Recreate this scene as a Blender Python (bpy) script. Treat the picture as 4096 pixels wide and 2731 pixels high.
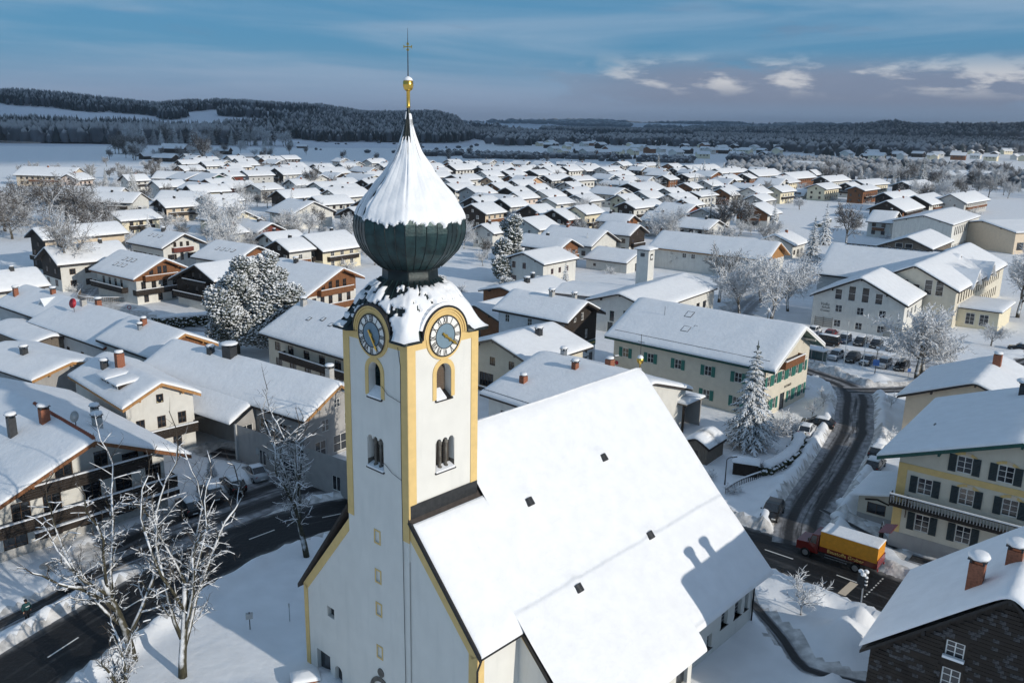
import bpy, math, random
import numpy as np
from mathutils import Vector, Matrix, noise
from mathutils.geometry import delaunay_2d_cdt

R = math.radians
sc = bpy.context.scene
COL = sc.collection
for _o in list(bpy.data.objects):
    bpy.data.objects.remove(_o)

# ------------------------------------------------------------------ camera
EYE = 36.5
_z = Vector((265.0, 13445.0, 3425.0)).normalized()          # world up seen from the camera (pitch 14 deg, slight roll)
_f = Vector((0, 0, -1)); _y = (_f - _z * _f.dot(_z)).normalized(); _x = _y.cross(_z)
cam = bpy.data.cameras.new('camera'); cam.sensor_width = 36.0; cam.lens = 36.0 * 3425 / 4096
cam.clip_start = 0.5; cam.clip_end = 60000
camo = bpy.data.objects.new('camera', cam); COL.objects.link(camo)
camo.matrix_world = Matrix.Translation((0, 0, EYE)) @ Matrix((_x, _y, _z)).to_4x4()
sc.camera = camo

# ------------------------------------------------------------------ sun, sky, exposure
SUN_AZ, SUN_EL = -38.5, 18.5                                 # degrees from +X, above the horizon
sd = Vector((math.cos(R(SUN_AZ)) * math.cos(R(SUN_EL)), math.sin(R(SUN_AZ)) * math.cos(R(SUN_EL)), math.sin(R(SUN_EL))))
sl = bpy.data.lights.new('sun', 'SUN'); sl.energy = 3.3; sl.angle = R(0.53); sl.color = (1.0, 0.93, 0.82)
so = bpy.data.objects.new('sun', sl); COL.objects.link(so)
so.rotation_euler = sd.to_track_quat('Z', 'Y').to_euler(); so.location = (200, -200, 150)
wd = bpy.data.worlds.new('World'); sc.world = wd; wd.use_nodes = True
wn, wl = wd.node_tree.nodes, wd.node_tree.links
wn.clear()
def wnode(t, **k):
    n = wn.new(t)
    for a, b in k.items():
        if a.startswith('i_'): n.inputs[int(a[2:])].default_value = b
        else: setattr(n, a, b)
    return n
w_out = wnode('ShaderNodeOutputWorld'); w_bg = wnode('ShaderNodeBackground'); w_bg.inputs[1].default_value = 0.066
w_sky = wnode('ShaderNodeTexSky', sky_type='NISHITA', sun_disc=False, sun_elevation=R(SUN_EL),
              sun_rotation=math.atan2(sd.x, sd.y), altitude=600.0, air_density=1.0, dust_density=0.25, ozone_density=4.0)
w_tc = wnode('ShaderNodeTexCoord'); w_sep = wnode('ShaderNodeSeparateXYZ'); wl.new(w_tc.outputs['Generated'], w_sep.inputs[0])
def wmath(op, a, b=None, c=None, clamp=False):
    n = wnode('ShaderNodeMath', operation=op); n.use_clamp = clamp
    for i, v in enumerate((a, b, c)):
        if v is None: continue
        if isinstance(v, (int, float)): n.inputs[i].default_value = v
        else: wl.new(v, n.inputs[i])
    return n.outputs[0]
def wramp(v, lo, hi, smooth=True):
    n = wnode('ShaderNodeMapRange', interpolation_type='SMOOTHSTEP' if smooth else 'LINEAR'); wl.new(v, n.inputs[0])
    n.inputs[1].default_value = lo; n.inputs[2].default_value = hi; return n.outputs[0]
def wnoise(sx, sz, scale, det, dist=0.0, off=0.0):
    m = wnode('ShaderNodeMapping'); wl.new(w_tc.outputs['Generated'], m.inputs[0]); m.inputs[3].default_value = (sx, sx, sz); m.inputs[1].default_value = (off, off * .7, 0)
    n = wnode('ShaderNodeTexNoise'); n.inputs['Scale'].default_value = scale; n.inputs['Detail'].default_value = det
    n.inputs['Roughness'].default_value = 0.55; n.inputs['Distortion'].default_value = dist; wl.new(m.outputs[0], n.inputs['Vector']); return n.outputs[0]
el = w_sep.outputs[2]
def wmix(fac, a, b):
    n = wnode('ShaderNodeMix', data_type='RGBA')
    for s, v in ((0, fac), (6, a), (7, b)):
        if isinstance(v, tuple): n.inputs[s].default_value = v
        elif isinstance(v, float): n.inputs[s].default_value = v
        else: wl.new(v, n.inputs[s])
    return n.outputs[2]
# thin high veil, streaked; then a bank of cumulus low over the horizon (units: sky radiance before the strength)
zen = wramp(el, .10, .75)
deep = wmix(zen, (1.15, 4.3, 7.6, 1), (3.0, 4.4, 6.4, 1))
sky_tint = wmix(.80, w_sky.outputs[0], deep)
veil = wmath('MULTIPLY', wramp(wnoise(1.0, 10.0, 2.0, 6, .6, 3.0), .40, .70), .62)
c0 = wmix(veil, sky_tint, (5.4, 7.2, 9.4, 1))
horiz = wramp(el, .085, -.01)
c1 = wmix(wmath('MULTIPLY', horiz, .85), c0, (5.2, 6.2, 8.6, 1))
cov = wramp(wmath('ADD', w_sep.outputs[0], wmath('MULTIPLY', wnoise(1.0, 1.0, 1.6, 2, 0.0, 11.3), .3)), .06, .34)   # the bank thickens towards the right of the view
cum = wnoise(3.2, 12.0, 2.3, 9, .35, 1.7)
band = wmath('MULTIPLY', wramp(el, .012, .032), wramp(el, .084, .05))
dens = wmath('MULTIPLY', wmath('MULTIPLY', wramp(wmath('ADD', cum, wmath('MULTIPLY', cov, .26)), .55, .68), band), cov)
lit = wmath('MULTIPLY', wramp(wnoise(3.2, 12.0, 4.5, 6, .2, 5.1), .46, .62), wramp(el, .028, .05))
ccol = wmix(lit, (3.6, 4.2, 5.8, 1), (11.0, 10.8, 11.0, 1))
c2 = wmix(wmath('MULTIPLY', dens, .85), c1, ccol)
wisps = wmath('MULTIPLY', wmath('MULTIPLY', wramp(wnoise(2.0, 16.0, 2.2, 6, .3, 8.8), .60, .74), wramp(el, .06, .1)), .35)
c3 = wmix(wisps, c2, (2.9, 3.9, 5.8, 1))
wl.new(c3, w_bg.inputs[0]); wl.new(w_bg.outputs[0], w_out.inputs[0])
sc.view_settings.view_transform = 'Standard'; sc.view_settings.look = 'None'; sc.view_settings.gamma = 1.0
sc.view_settings.use_curve_mapping = False; sc.view_settings.exposure = 0.0
sc.render.engine = 'CYCLES'; cy = sc.cycles
cy.max_bounces = 5; cy.diffuse_bounces = 3; cy.glossy_bounces = 2; cy.transmission_bounces = 2; cy.transparent_max_bounces = 4; cy.volume_bounces = 0
cy.caustics_reflective = False; cy.caustics_refractive = False; cy.use_denoising = True; cy.use_adaptive_sampling = True; cy.adaptive_threshold = 0.02
cy.use_fast_gi = False; sc.render.use_persistent_data = False

# ------------------------------------------------------------------ helpers
class MB:
    """collects faces for one mesh object"""
    def __init__(s): s.v = []; s.f = []; s.m = []
    def add(s, vs, fs, mi=0):
        b = len(s.v); s.v.extend(tuple(v) for v in vs); s.f.extend(tuple(i + b for i in f) for f in fs); s.m.extend([mi] * len(fs)); return s
    def box(s, c, d, mi=0, rz=0.0, tx=0.0, M=None):
        x, y, z = (q / 2 for q in d)
        vs = [Vector((i * x, j * y, k * z)) for k in (-1, 1) for j in (-1, 1) for i in (-1, 1)]
        m = Matrix.Translation(c) @ Matrix.Rotation(rz, 4, 'Z') @ Matrix.Rotation(tx, 4, 'X')
        if M is not None: m = M @ m
        return s.add([m @ v for v in vs], [(0, 2, 3, 1), (4, 5, 7, 6), (0, 1, 5, 4), (1, 3, 7, 5), (3, 2, 6, 7), (2, 0, 4, 6)], mi)
    def bx(s, x0, x1, y0, y1, z0, z1, mi=0): return s.box(((x0 + x1) / 2, (y0 + y1) / 2, (z0 + z1) / 2), (x1 - x0, y1 - y0, z1 - z0), mi)
    def prism(s, poly, vec, mi=0, mcap=None):
        n = len(poly); vec = Vector(vec); a = [Vector(p) for p in poly]; b = [p + vec for p in a]
        s.add(a + b, [(i, (i + 1) % n, (i + 1) % n + n, i + n) for i in range(n)], mi)
        s.add(a, [tuple(range(n - 1, -1, -1))], mi if mcap is None else mcap); s.add(b, [tuple(range(n))], mi if mcap is None else mcap); return s
    def tube(s, pts, rad, n=6, mi=0, cap=True, sq=1.0):
        pts = [Vector(p) for p in pts]; k = len(pts); vs = []; ref = None
        if isinstance(rad, (int, float)): rad = [rad] * k
        for i in range(k):
            d = (pts[min(i + 1, k - 1)] - pts[max(i - 1, 0)])
            d = d.normalized() if d.length > 1e-9 else Vector((0, 0, 1))
            if ref is None: ref = Vector((0, 0, 1)) if abs(d.z) < .9 else Vector((1, 0, 0))
            a = d.cross(ref); a = a.normalized() if a.length > 1e-6 else Vector((1, 0, 0)); b = a.cross(d)
            for j in range(n):
                t = 2 * math.pi * j / n; vs.append(pts[i] + a * (math.cos(t) * rad[i]) + b * (math.sin(t) * rad[i] * sq))
        fs = [(i * n + j, i * n + (j + 1) % n, (i + 1) * n + (j + 1) % n, (i + 1) * n + j) for i in range(k - 1) for j in range(n)]
        if cap: fs += [tuple(range(n - 1, -1, -1)), tuple((k - 1) * n + j for j in range(n))]
        return s.add(vs, fs, mi)
    def lathe(s, prof, n=16, mi=0, c=(0, 0, 0), a0=0.0):
        vs = [(c[0] + r * math.cos(a0 + 2 * math.pi * j / n), c[1] + r * math.sin(a0 + 2 * math.pi * j / n), c[2] + z) for r, z in prof for j in range(n)]
        k = len(prof)
        fs = [(i * n + j, i * n + (j + 1) % n, (i + 1) * n + (j + 1) % n, (i + 1) * n + j) for i in range(k - 1) for j in range(n)]
        fs += [tuple(range(n - 1, -1, -1)), tuple((k - 1) * n + j for j in range(n))]
        return s.add(vs, fs, mi)
    def panel(s, O, U, V, outline, holes=(), depth=.15, mi=0, mr=None):
        """flat wall with real openings; U x V points outwards, reveals run inwards"""
        O, U, V = Vector(O), Vector(U), Vector(V); N = U.cross(V)
        P3 = lambda p, d=0.0: O + U * p[0] + V * p[1] - N * d
        if not holes:
            s.add([P3(p) for p in outline], [tuple(range(len(outline)))], mi); return s
        pts = [Vector(p) for p in outline]; faces = [list(range(len(outline)))]
        for h in holes:
            faces.append(list(range(len(pts), len(pts) + len(h)))); pts += [Vector(p) for p in h]
        ov, _, of, _, _, off = delaunay_2d_cdt(pts, [], faces, 1, 1e-5)
        tri = [f for f, o in zip(of, off) if 0 in o and len(o) == 1]
        s.add([P3(p) for p in ov], tri, mi)
        for h in holes:
            n = len(h); s.add([P3(p) for p in h] + [P3(p, depth) for p in h], [(i, (i + 1) % n, (i + 1) % n + n, i + n) for i in range(n)], mi if mr is None else mr)
        return s
    def mesh(s, name, mats, smooth=False):
        me = bpy.data.meshes.new(name); me.from_pydata(s.v, [], s.f)
        mats = [mats] if not isinstance(mats, (list, tuple)) else mats
        for m in mats: me.materials.append(m)
        if len(mats) > 1: me.polygons.foreach_set('material_index', s.m)
        if smooth: me.polygons.foreach_set('use_smooth', [True] * len(s.f))
        return me
    def build(s, name, mats, parent=None, loc=(0, 0, 0), rz=0.0, smooth=False):
        return obj(name, s.mesh(name, mats, smooth), parent, loc, rz)
def obj(name, me, parent=None, loc=(0, 0, 0), rz=0.0, scale=None):
    o = bpy.data.objects.new(name, me); COL.objects.link(o); o.parent = parent; o.location = loc; o.rotation_euler = (0, 0, rz)
    if scale is not None: o.scale = (scale,) * 3 if isinstance(scale, (int, float)) else scale
    return o
def tag(o, label, cat, group=None, kind=None):
    if label: o['label'] = label
    if cat: o['category'] = cat
    if group: o['group'] = group
    if kind: o['kind'] = kind
    return o
def thing(name, label, cat, loc=(0, 0, 0), rz=0.0, group=None):
    return tag(obj(name, None, None, loc, rz), label, cat, group)
def struct(o): o['kind'] = 'structure'; return o
def copy_tree(o, parent=None):
    c = o.copy(); COL.objects.link(c); c.parent = parent
    for ch in [q for q in o.children]: copy_tree(ch, c)
    return c
def text(s, size, mat, parent, loc, rz, name='lettering', ext=.01, align='CENTER', shear=0.0, tilt=90.0):
    cu = bpy.data.curves.new(name, 'FONT'); cu.body = s; cu.size = size; cu.extrude = ext; cu.align_x = align; cu.align_y = 'CENTER'; cu.shear = shear
    cu.resolution_u = 2; cu.materials.append(mat); o = obj(name, cu); me = bpy.data.meshes.new_from_object(o); bpy.data.objects.remove(o); o = obj(name, me, parent, loc, 0); o.rotation_euler = (R(tilt), 0, rz); return o
def arc(cx, cz, r, a0, a1, n): return [(cx + r * math.cos(R(a0 + (a1 - a0) * i / n)), cz + r * math.sin(R(a0 + (a1 - a0) * i / n))) for i in range(n + 1)]
def rect(u, z, w, h): return [(u - w / 2, z), (u + w / 2, z), (u + w / 2, z + h), (u - w / 2, z + h)]
def arched(u, z, w, h): return [(u - w / 2, z), (u + w / 2, z)] + arc(u, z + h - w / 2, w / 2, 0, 180, 8)

# ------------------------------------------------------------------ materials
MT = {}
def mat(name, col, rough=.8, var=.12, scale=4.0, bump=0.0, bscale=20.0, metal=0.0, spec=.4, stretch=None, coat=0.0, snow=None, dirt=None):
    """procedural surface: noise-varied colour, fine relief; snow=(lo,hi) lays snow on faces that look up (or to windward)"""
    m = bpy.data.materials.new(name); m.use_nodes = True; nt = m.node_tree; n, l = nt.nodes, nt.links
    b = n['Principled BSDF']; b.inputs['Roughness'].default_value = rough; b.inputs['Metallic'].default_value = metal
    b.inputs['Specular IOR Level'].default_value = spec
    if coat: b.inputs['Coat Weight'].default_value = coat
    tc = n.new('ShaderNodeTexCoord'); mp = n.new('ShaderNodeMapping'); l.new(tc.outputs['Object'], mp.inputs[0])
    if stretch: mp.inputs[3].default_value = stretch
    nz = n.new('ShaderNodeTexNoise'); nz.inputs['Scale'].default_value = scale; nz.inputs['Detail'].default_value = 5; l.new(mp.outputs[0], nz.inputs['Vector'])
    mx = n.new('ShaderNodeMix'); mx.data_type = 'RGBA'
    mx.inputs[6].default_value = tuple(c * (1 - var) for c in col) + (1,); mx.inputs[7].default_value = tuple(min(1, c * (1 + var)) for c in col) + (1,)
    mr = n.new('ShaderNodeMapRange'); mr.inputs[1].default_value = .3; mr.inputs[2].default_value = .7; l.new(nz.outputs[0], mr.inputs[0]); l.new(mr.outputs[0], mx.inputs[0])
    out = mx.outputs[2]
    if dirt:                                                                    # streaks that run down the wall
        mp2 = n.new('ShaderNodeMapping'); mp2.inputs[3].default_value = (1.1, 1.1, .16); l.new(tc.outputs['Object'], mp2.inputs[0])
        n2 = n.new('ShaderNodeTexNoise'); n2.inputs['Scale'].default_value = 1.6; n2.inputs['Detail'].default_value = 6; l.new(mp2.outputs[0], n2.inputs['Vector'])
        r2 = n.new('ShaderNodeMapRange'); r2.inputs[1].default_value = .52; r2.inputs[2].default_value = .75; r2.inputs[4].default_value = .55; l.new(n2.outputs[0], r2.inputs[0])
        m2 = n.new('ShaderNodeMix'); m2.data_type = 'RGBA'; l.new(r2.outputs[0], m2.inputs[0]); l.new(out, m2.inputs[6]); m2.inputs[7].default_value = dirt + (1,); out = m2.outputs[2]
    if snow:
        lo, hi, wind = (snow + (0.0,))[:3]
        g = n.new('ShaderNodeNewGeometry'); dp = n.new('ShaderNodeVectorMath'); dp.operation = 'DOT_PRODUCT'; l.new(g.outputs['Normal'], dp.inputs[0])
        dp.inputs[1].default_value = Vector((-.25 * wind, -.9 * wind, 1.0)).normalized()
        n3 = n.new('ShaderNodeTexNoise'); n3.inputs['Scale'].default_value = 2.2; n3.inputs['Detail'].default_value = 4; l.new(tc.outputs['Object'], n3.inputs['Vector'])
        ad = n.new('ShaderNodeMath'); ad.operation = 'MULTIPLY_ADD'; l.new(n3.outputs[0], ad.inputs[0]); ad.inputs[1].default_value = .7; ad.inputs[2].default_value = -.35
        a2 = n.new('ShaderNodeMath'); l.new(ad.outputs[0], a2.inputs[0]); l.new(dp.outputs['Value'], a2.inputs[1])
        r3 = n.new('ShaderNodeMapRange'); r3.inputs[1].default_value = lo; r3.inputs[2].default_value = hi; l.new(a2.outputs[0], r3.inputs[0])
        m3 = n.new('ShaderNodeMix'); m3.data_type = 'RGBA'; l.new(r3.outputs[0], m3.inputs[0]); l.new(out, m3.inputs[6]); m3.inputs[7].default_value = (.84, .86, .89, 1); out = m3.outputs[2]
    l.new(out, b.inputs['Base Color'])
    if bump:
        bn = n.new('ShaderNodeTexNoise'); bn.inputs['Scale'].default_value = bscale; bn.inputs['Detail'].default_value = 6; l.new(mp.outputs[0], bn.inputs['Vector'])
        bp = n.new('ShaderNodeBump'); bp.inputs['Strength'].default_value = bump; bp.inputs['Distance'].default_value = .1; l.new(bn.outputs[0], bp.inputs['Height']); l.new(bp.outputs[0], b.inputs['Normal'])
    MT[name] = m; return m
SNOW = mat('snow', (.85, .865, .89), .75, .035, 1.0, .45, 2.2, spec=.25)
SNOWG = mat('snow_ground', (.87, .885, .91), .8, .05, .5, .5, 1.4, spec=.2)
SNOWP = mat('snow_packed', (.66, .68, .72), .7, .16, .8, .5, 4.0)
WHITE = mat('plaster_white', (.66, .65, .61), .85, .06, 1.2, .12, 30, dirt=(.52, .51, .48))
CHURCH = mat('plaster_church', (.72, .71, .665), .85, .04, .8, .10, 25, dirt=(.62, .62, .58))
YELLOW = mat('plaster_yellow', (.70, .50, .21), .85, .06, 2.0, .1, 25)
CREAM = mat('plaster_cream', (.63, .585, .485), .85, .06, 1.2, .12, 30, dirt=(.58, .53, .43))
PALEY = mat('plaster_pale_yellow', (.74, .67, .50), .85, .06, 1.2, .12, 30)
GREY = mat('plaster_grey', (.36, .35, .34), .85, .08, 1.2, .12, 30, dirt=(.28, .27, .26))
LGREY = mat('plaster_light_grey', (.48, .48, .47), .85, .06, 1.2, .12, 30, dirt=(.46, .46, .45))
BEIGE = mat('plaster_beige', (.66, .55, .42), .85, .06, 1.2, .12, 30)
ORANGE = mat('plaster_orange', (.58, .38, .24), .85, .06, 1.2, .12, 30)
PINK = mat('plaster_pink', (.75, .62, .54), .85, .06, 1.2, .12, 30)
TILEW = mat('facade_white_boards', (.70, .72, .74), .6, .05, 2.0, .1, 20)
WOODD = mat('wood_dark', (.030, .022, .017), .75, .35, 3.0, .25, 18, stretch=(5, 5, .5))
WOODB = mat('wood_brown', (.20, .085, .035), .7, .35, 3.0, .25, 18, stretch=(5, 5, .5))
WOODR = mat('wood_red', (.17, .045, .028), .7, .3, 3.0, .25, 18, stretch=(5, 5, .5))
WOODO = mat('wood_honey', (.40, .21, .08), .65, .25, 3.0, .25, 18, stretch=(5, 5, .5))
WOODG = mat('wood_weathered', (.15, .125, .10), .8, .3, 3.0, .25, 18, stretch=(5, 5, .5))
ROOFD = mat('roof_underlay', (.055, .045, .040), .8, .25, 3.0)
TILER = mat('roof_tile_red', (.26, .075, .04), .75, .3, 6.0, .2, 20)
BRICK = mat('chimney_brick', (.27, .105, .06), .85, .3, 9.0, .3, 25)
STONE = mat('stone_grey', (.13, .12, .105), .85, .35, 3.0, .3, 12)
CONC = mat('concrete', (.42, .41, .39), .85, .15, 3.0, .2, 20)
METAL = mat('metal_dark', (.06, .062, .065), .45, .2, 5.0, metal=.6)
GALV = mat('metal_galvanised', (.38, .40, .42), .4, .12, 5.0, metal=.8)
BLACK = mat('black_flashing', (.012, .012, .013), .5, .3, 4.0)
GLASS = mat('window_glass', (.018, .022, .028), .08, .3, 1.5, spec=.9)
GLASSG = mat('window_glass_green', (.05, .10, .10), .1, .3, 1.5, spec=.9)
FRW = mat('frame_white', (.75, .74, .71), .5, .04)
FRB = mat('frame_brown', (.08, .045, .025), .6, .2)
SHG = mat('shutter_teal', (.045, .20, .165), .6, .12, 6.0, .15, 30, stretch=(1, 1, 8))
SHD = mat('shutter_slate', (.035, .05, .055), .6, .12, 6.0, .15, 30, stretch=(1, 1, 8))
GREEN = mat('paint_dark_green', (.012, .075, .06), .55, .15)
COPPER = mat('copper_patina', (.012, .034, .037), .40, .6, 1.6, .15, 9, metal=.35, spec=.5, dirt=(.045, .095, .09))
COPPERD = mat('copper_dark', (.012, .020, .022), .45, .4, 2.0, .1, 9, metal=.35)
GOLD = mat('gilding', (.72, .46, .10), .28, .15, 4.0, metal=1.0)
CLOCKC = mat('clock_blue', (.17, .25, .31), .6, .06)
CLOCKW = mat('clock_white', (.80, .79, .75), .6, .03)
BARK = mat('bark', (.085, .072, .052), .9, .4, 5.0, .6, 9, stretch=(3, 3, .6), snow=(.30, .62, .55))
BARKG = mat('bark_mossy', (.060, .055, .034), .9, .5, 4.0, .7, 9, stretch=(3, 3, .6), snow=(.34, .66, .6))
TWIG = mat('twig_frosted', (.16, .145, .13), .9, .3, 2.0, snow=(-.10, .45))
TWIGF = mat('twig_hoarfrost', (.30, .295, .29), .9, .3, 1.2, snow=(-.55, .30))
TWIGD = mat('twig_bare', (.085, .072, .062), .9, .35, 2.0, snow=(.22, .80))
TWIGK = mat('twig_dark', (.040, .033, .026), .9, .35, 2.0, snow=(.62, .95))
SNOWD = mat('snow_dirty', (.60, .59, .58), .85, .42, 1.3, .8, 3.0)
NEEDLE = mat('needles', (.018, .032, .022), .85, .45, 2.5, .4, 14, snow=(.34, .66))
NEEDLES = mat('needles_snowy', (.040, .050, .034), .85, .4, 2.5, .4, 14, snow=(-.02, .34))
FOREST = mat('forest_needles', (.014, .024, .028), .95, .4, .03, snow=(.75, 1.6))
FORESTF = mat('forest_frosted', (.085, .095, .110), .95, .45, .03, snow=(.6, 1.5))
HEDGE = mat('hedge_leaves', (.045, .05, .022), .9, .5, 4.0, .6, 14, snow=(.35, .65))
RUBBER = mat('rubber', (.012, .012, .012), .8, .2)
def paint(name, c): return mat(name, c, .28, .05, 2.0, spec=.5, coat=.5, dirt=None)
P_BLACK = paint('car_paint_black', (.008, .008, .009)); P_BLUE = paint('car_paint_blue', (.02, .04, .085)); P_RED = paint('car_paint_red', (.22, .008, .01))
P_SILV = paint('car_paint_silver', (.38, .40, .42)); P_WHITE = paint('car_paint_white', (.72, .73, .74)); P_GREY = paint('car_paint_grey', (.06, .065, .07))
TARP = mat('tarpaulin_orange', (.72, .30, .02), .55, .10, 3.0, .15, 6); TRED = paint('truck_red', (.16, .008, .006))
LAMPR = mat('tail_light', (.35, .01, .01), .3, .1); LAMPW = mat('head_light', (.6, .6, .58), .2, .1)
SIGNR = mat('sign_red', (.45, .03, .05), .5, .05); SIGNW = mat('sign_white', (.75, .75, .72), .5, .03); SIGNB = mat('sign_blue', (.03, .10, .32), .5, .05)
SIGNY = mat('sign_yellow', (.7, .55, .06), .5, .05); INK = mat('ink_dark', (.05, .045, .04), .7, .1); LETY = mat('lettering_yellow', (.75, .55, .16), .5, .05)
CLOTHT = mat('cloth_teal', (.012, .055, .06), .9, .2); CLOTHK = mat('cloth_black', (.008, .008, .011), .9, .2); SKIN = mat('skin', (.52, .31, .22), .6, .05)
CLOTHY = mat('cloth_pale_yellow', (.68, .60, .34), .9, .08); HAIR = mat('hair_grey', (.12, .12, .11), .8, .2)
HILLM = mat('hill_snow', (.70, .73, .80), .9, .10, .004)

# ------------------------------------------------------------------ ground and roads
def road_mat(name, asphalt, slush, edge, tracks, cov):
    """wet asphalt under slush: UV.x runs across (-1..1), UV.y along in metres"""
    m = bpy.data.materials.new(name); m.use_nodes = True; nt = m.node_tree; n, l = nt.nodes, nt.links; b = n['Principled BSDF']
    uv = n.new('ShaderNodeUVMap'); sp = n.new('ShaderNodeSeparateXYZ'); l.new(uv.outputs[0], sp.inputs[0])
    def mth(op, a, c=None):
        q = n.new('ShaderNodeMath'); q.operation = op
        for i, v in enumerate((a, c)):
            if v is None: continue
            if isinstance(v, (int, float)): q.inputs[i].default_value = v
            else: l.new(v, q.inputs[i])
        return q.outputs[0]
    def rng(v, lo, hi, o0=0.0, o1=1.0):
        q = n.new('ShaderNodeMapRange'); q.interpolation_type = 'SMOOTHSTEP'; l.new(v, q.inputs[0])
        for i, x in zip((1, 2, 3, 4), (lo, hi, o0, o1)): q.inputs[i].default_value = x
        return q.outputs[0]
    def nse(scale, st, det=5):
        mp = n.new('ShaderNodeMapping'); mp.inputs[3].default_value = st; l.new(uv.outputs[0], mp.inputs[0])
        q = n.new('ShaderNodeTexNoise'); q.inputs['Scale'].default_value = scale; q.inputs['Detail'].default_value = det; l.new(mp.outputs[0], q.inputs['Vector']); return q.outputs[0]
    au = mth('ABSOLUTE', sp.outputs[0])
    e = rng(mth('ADD', au, mth('MULTIPLY', mth('SUBTRACT', nse(1.0, (2, .5, 1)), .5), .5)), edge - .12, edge + .12)
    fac = e
    streak = rng(nse(1.0, (6.0, .12, 1), 7), .62 - cov * .3, .80 - cov * .3)
    if tracks:
        t = rng(mth('ABSOLUTE', mth('SUBTRACT', au, .42)), .10, .30)
        streak = mth('MULTIPLY', streak, t)
    fac = mth('MAXIMUM', e, mth('MULTIPLY', streak, cov))
    cl = rng(nse(1.0, (4, 1.2, 1), 6), .35, .65)
    mx = n.new('ShaderNodeMix'); mx.data_type = 'RGBA'; l.new(cl, mx.inputs[0]); mx.inputs[6].default_value = tuple(c * .72 for c in slush) + (1,); mx.inputs[7].default_value = tuple(min(.85, c * 1.25) for c in slush) + (1,)
    m2 = n.new('ShaderNodeMix'); m2.data_type = 'RGBA'; l.new(fac, m2.inputs[0]); m2.inputs[6].default_value = asphalt + (1,); l.new(mx.outputs[2], m2.inputs[7])
    l.new(m2.outputs[2], b.inputs['Base Color']); l.new(rng(fac, 0, 1, .62, .9), b.inputs['Roughness']); b.inputs['Specular IOR Level'].default_value = .25
    bn = n.new('ShaderNodeTexNoise'); bn.inputs['Scale'].default_value = 3.0; bn.inputs['Detail'].default_value = 8; tc = n.new('ShaderNodeTexCoord'); l.new(tc.outputs['Object'], bn.inputs['Vector'])
    bp = n.new('ShaderNodeBump'); bp.inputs['Strength'].default_value = .5; bp.inputs['Distance'].default_value = .15; l.new(bn.outputs[0], bp.inputs['Height']); l.new(bp.outputs[0], b.inputs['Normal'])
    return m
ASPH = road_mat('asphalt_wet', (.015, .016, .018), (.17, .17, .17), .90, False, .30)
SLUSH = road_mat('asphalt_slush', (.034, .033, .034), (.30, .30, .31), .70, True, .85)
TRACK = road_mat('street_snowy', (.30, .31, .33), (.62, .64, .68), .75, True, .9)
PATHM = road_mat('path_cleared', (.035, .035, .036), (.30, .31, .33), .72, False, .35)

def spline(pts, step=1.0):
    p = [Vector(q) for q in pts]; p = [p[0] * 2 - p[1]] + p + [p[-1] * 2 - p[-2]]; out = []
    for i in range(1, len(p) - 2):
        k = max(2, int((p[i + 1] - p[i]).length / step))
        for j in range(k):
            t = j / k; a, b, c, d = p[i - 1], p[i], p[i + 1], p[i + 2]
            out.append(.5 * (2 * b + (c - a) * t + (2 * a - 5 * b + 4 * c - d) * t * t + (3 * b - a - 3 * c + d) * t ** 3))
    out.append(p[-2]); return out
ROADS = [  # name, centre line, half width, material, height, bank height
    ('main_road', [(-40, 33), (-34.6, 44), (-31.3, 53.2), (-27.4, 62), (-23.9, 68.7), (-20.6, 72.2), (-16.5, 75), (-9, 78.3), (0, 79.6), (9, 77.6), (16, 74.6), (22.4, 70.2), (28.8, 64.6), (36, 57.5), (46, 48)], 3.3, ASPH, .02, .75),
    ('side_road', [(26.3, 70.5), (28.2, 75.5), (31.2, 81.0), (35.6, 88.2), (39.6, 95.2), (43.0, 101.5), (45.6, 108), (48.4, 115), (49.3, 121), (46.0, 127.5), (41.5, 136), (36, 146), (33, 158)], 2.4, SLUSH, .024, 1.0),
    ('car_park_lane', [(48.6, 118.5), (53, 118.6), (58.5, 119.6), (66, 123), (76, 130), (90, 141), (105, 154)], 1.7, SLUSH, .028, .5),
    ('car_park', [(49.5, 141.5), (56, 138.5), (62, 135.6), (69, 132.2)], 3.0, TRACK, .016, .15),
    ('forecourt', [(-33.5, 66.5), (-30.2, 71.8), (-26.0, 77.0), (-21.5, 81.6), (-15.5, 84)], 3.6, SLUSH, .012, .25),
    ('shop_yard', [(-22, 84.5), (-27, 88.0), (-33.5, 90.4)], 1.6, SLUSH, .008, .2),
    ('pavement_strip', [(-37.5, 55.5), (-35.4, 59.4), (-34.0, 63.2), (-31.5, 66.8)], .8, PATHM, .03, .25),
    ('church_path', [(18.6, 62.6), (19.5, 60.6), (19.9, 58.6), (20.4, 56.2), (20.55, 54.4), (21.0, 52.4), (23.2, 51.2), (27, 50)], .48, PATHM, .03, .15),
    ('inn_path', [(31.0, 78.3), (32.2, 76.0), (33.4, 73.6), (35.0, 70.4)], .35, PATHM, .03, .12),
    ('inn_pavement', [(35.6, 68.8), (38.4, 66.6), (41.5, 64.1), (46, 60.4)], .9, PATHM, .03, .12),
    ('village_street', [(-100, 250), (-98.5, 215), (-93, 190), (-84.5, 166), (-73.5, 155), (-62.5, 149.5), (-48, 146), (-36, 140), (-28, 132)], 2.8, TRACK, .016, .35),
    ('station_street', [(17, 120), (20.5, 127), (24.5, 133), (30, 140), (34.5, 149), (40, 158), (46, 170), (54, 186), (66, 206)], 2.7, TRACK, .012, .35),
]
road_lines = []
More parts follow.
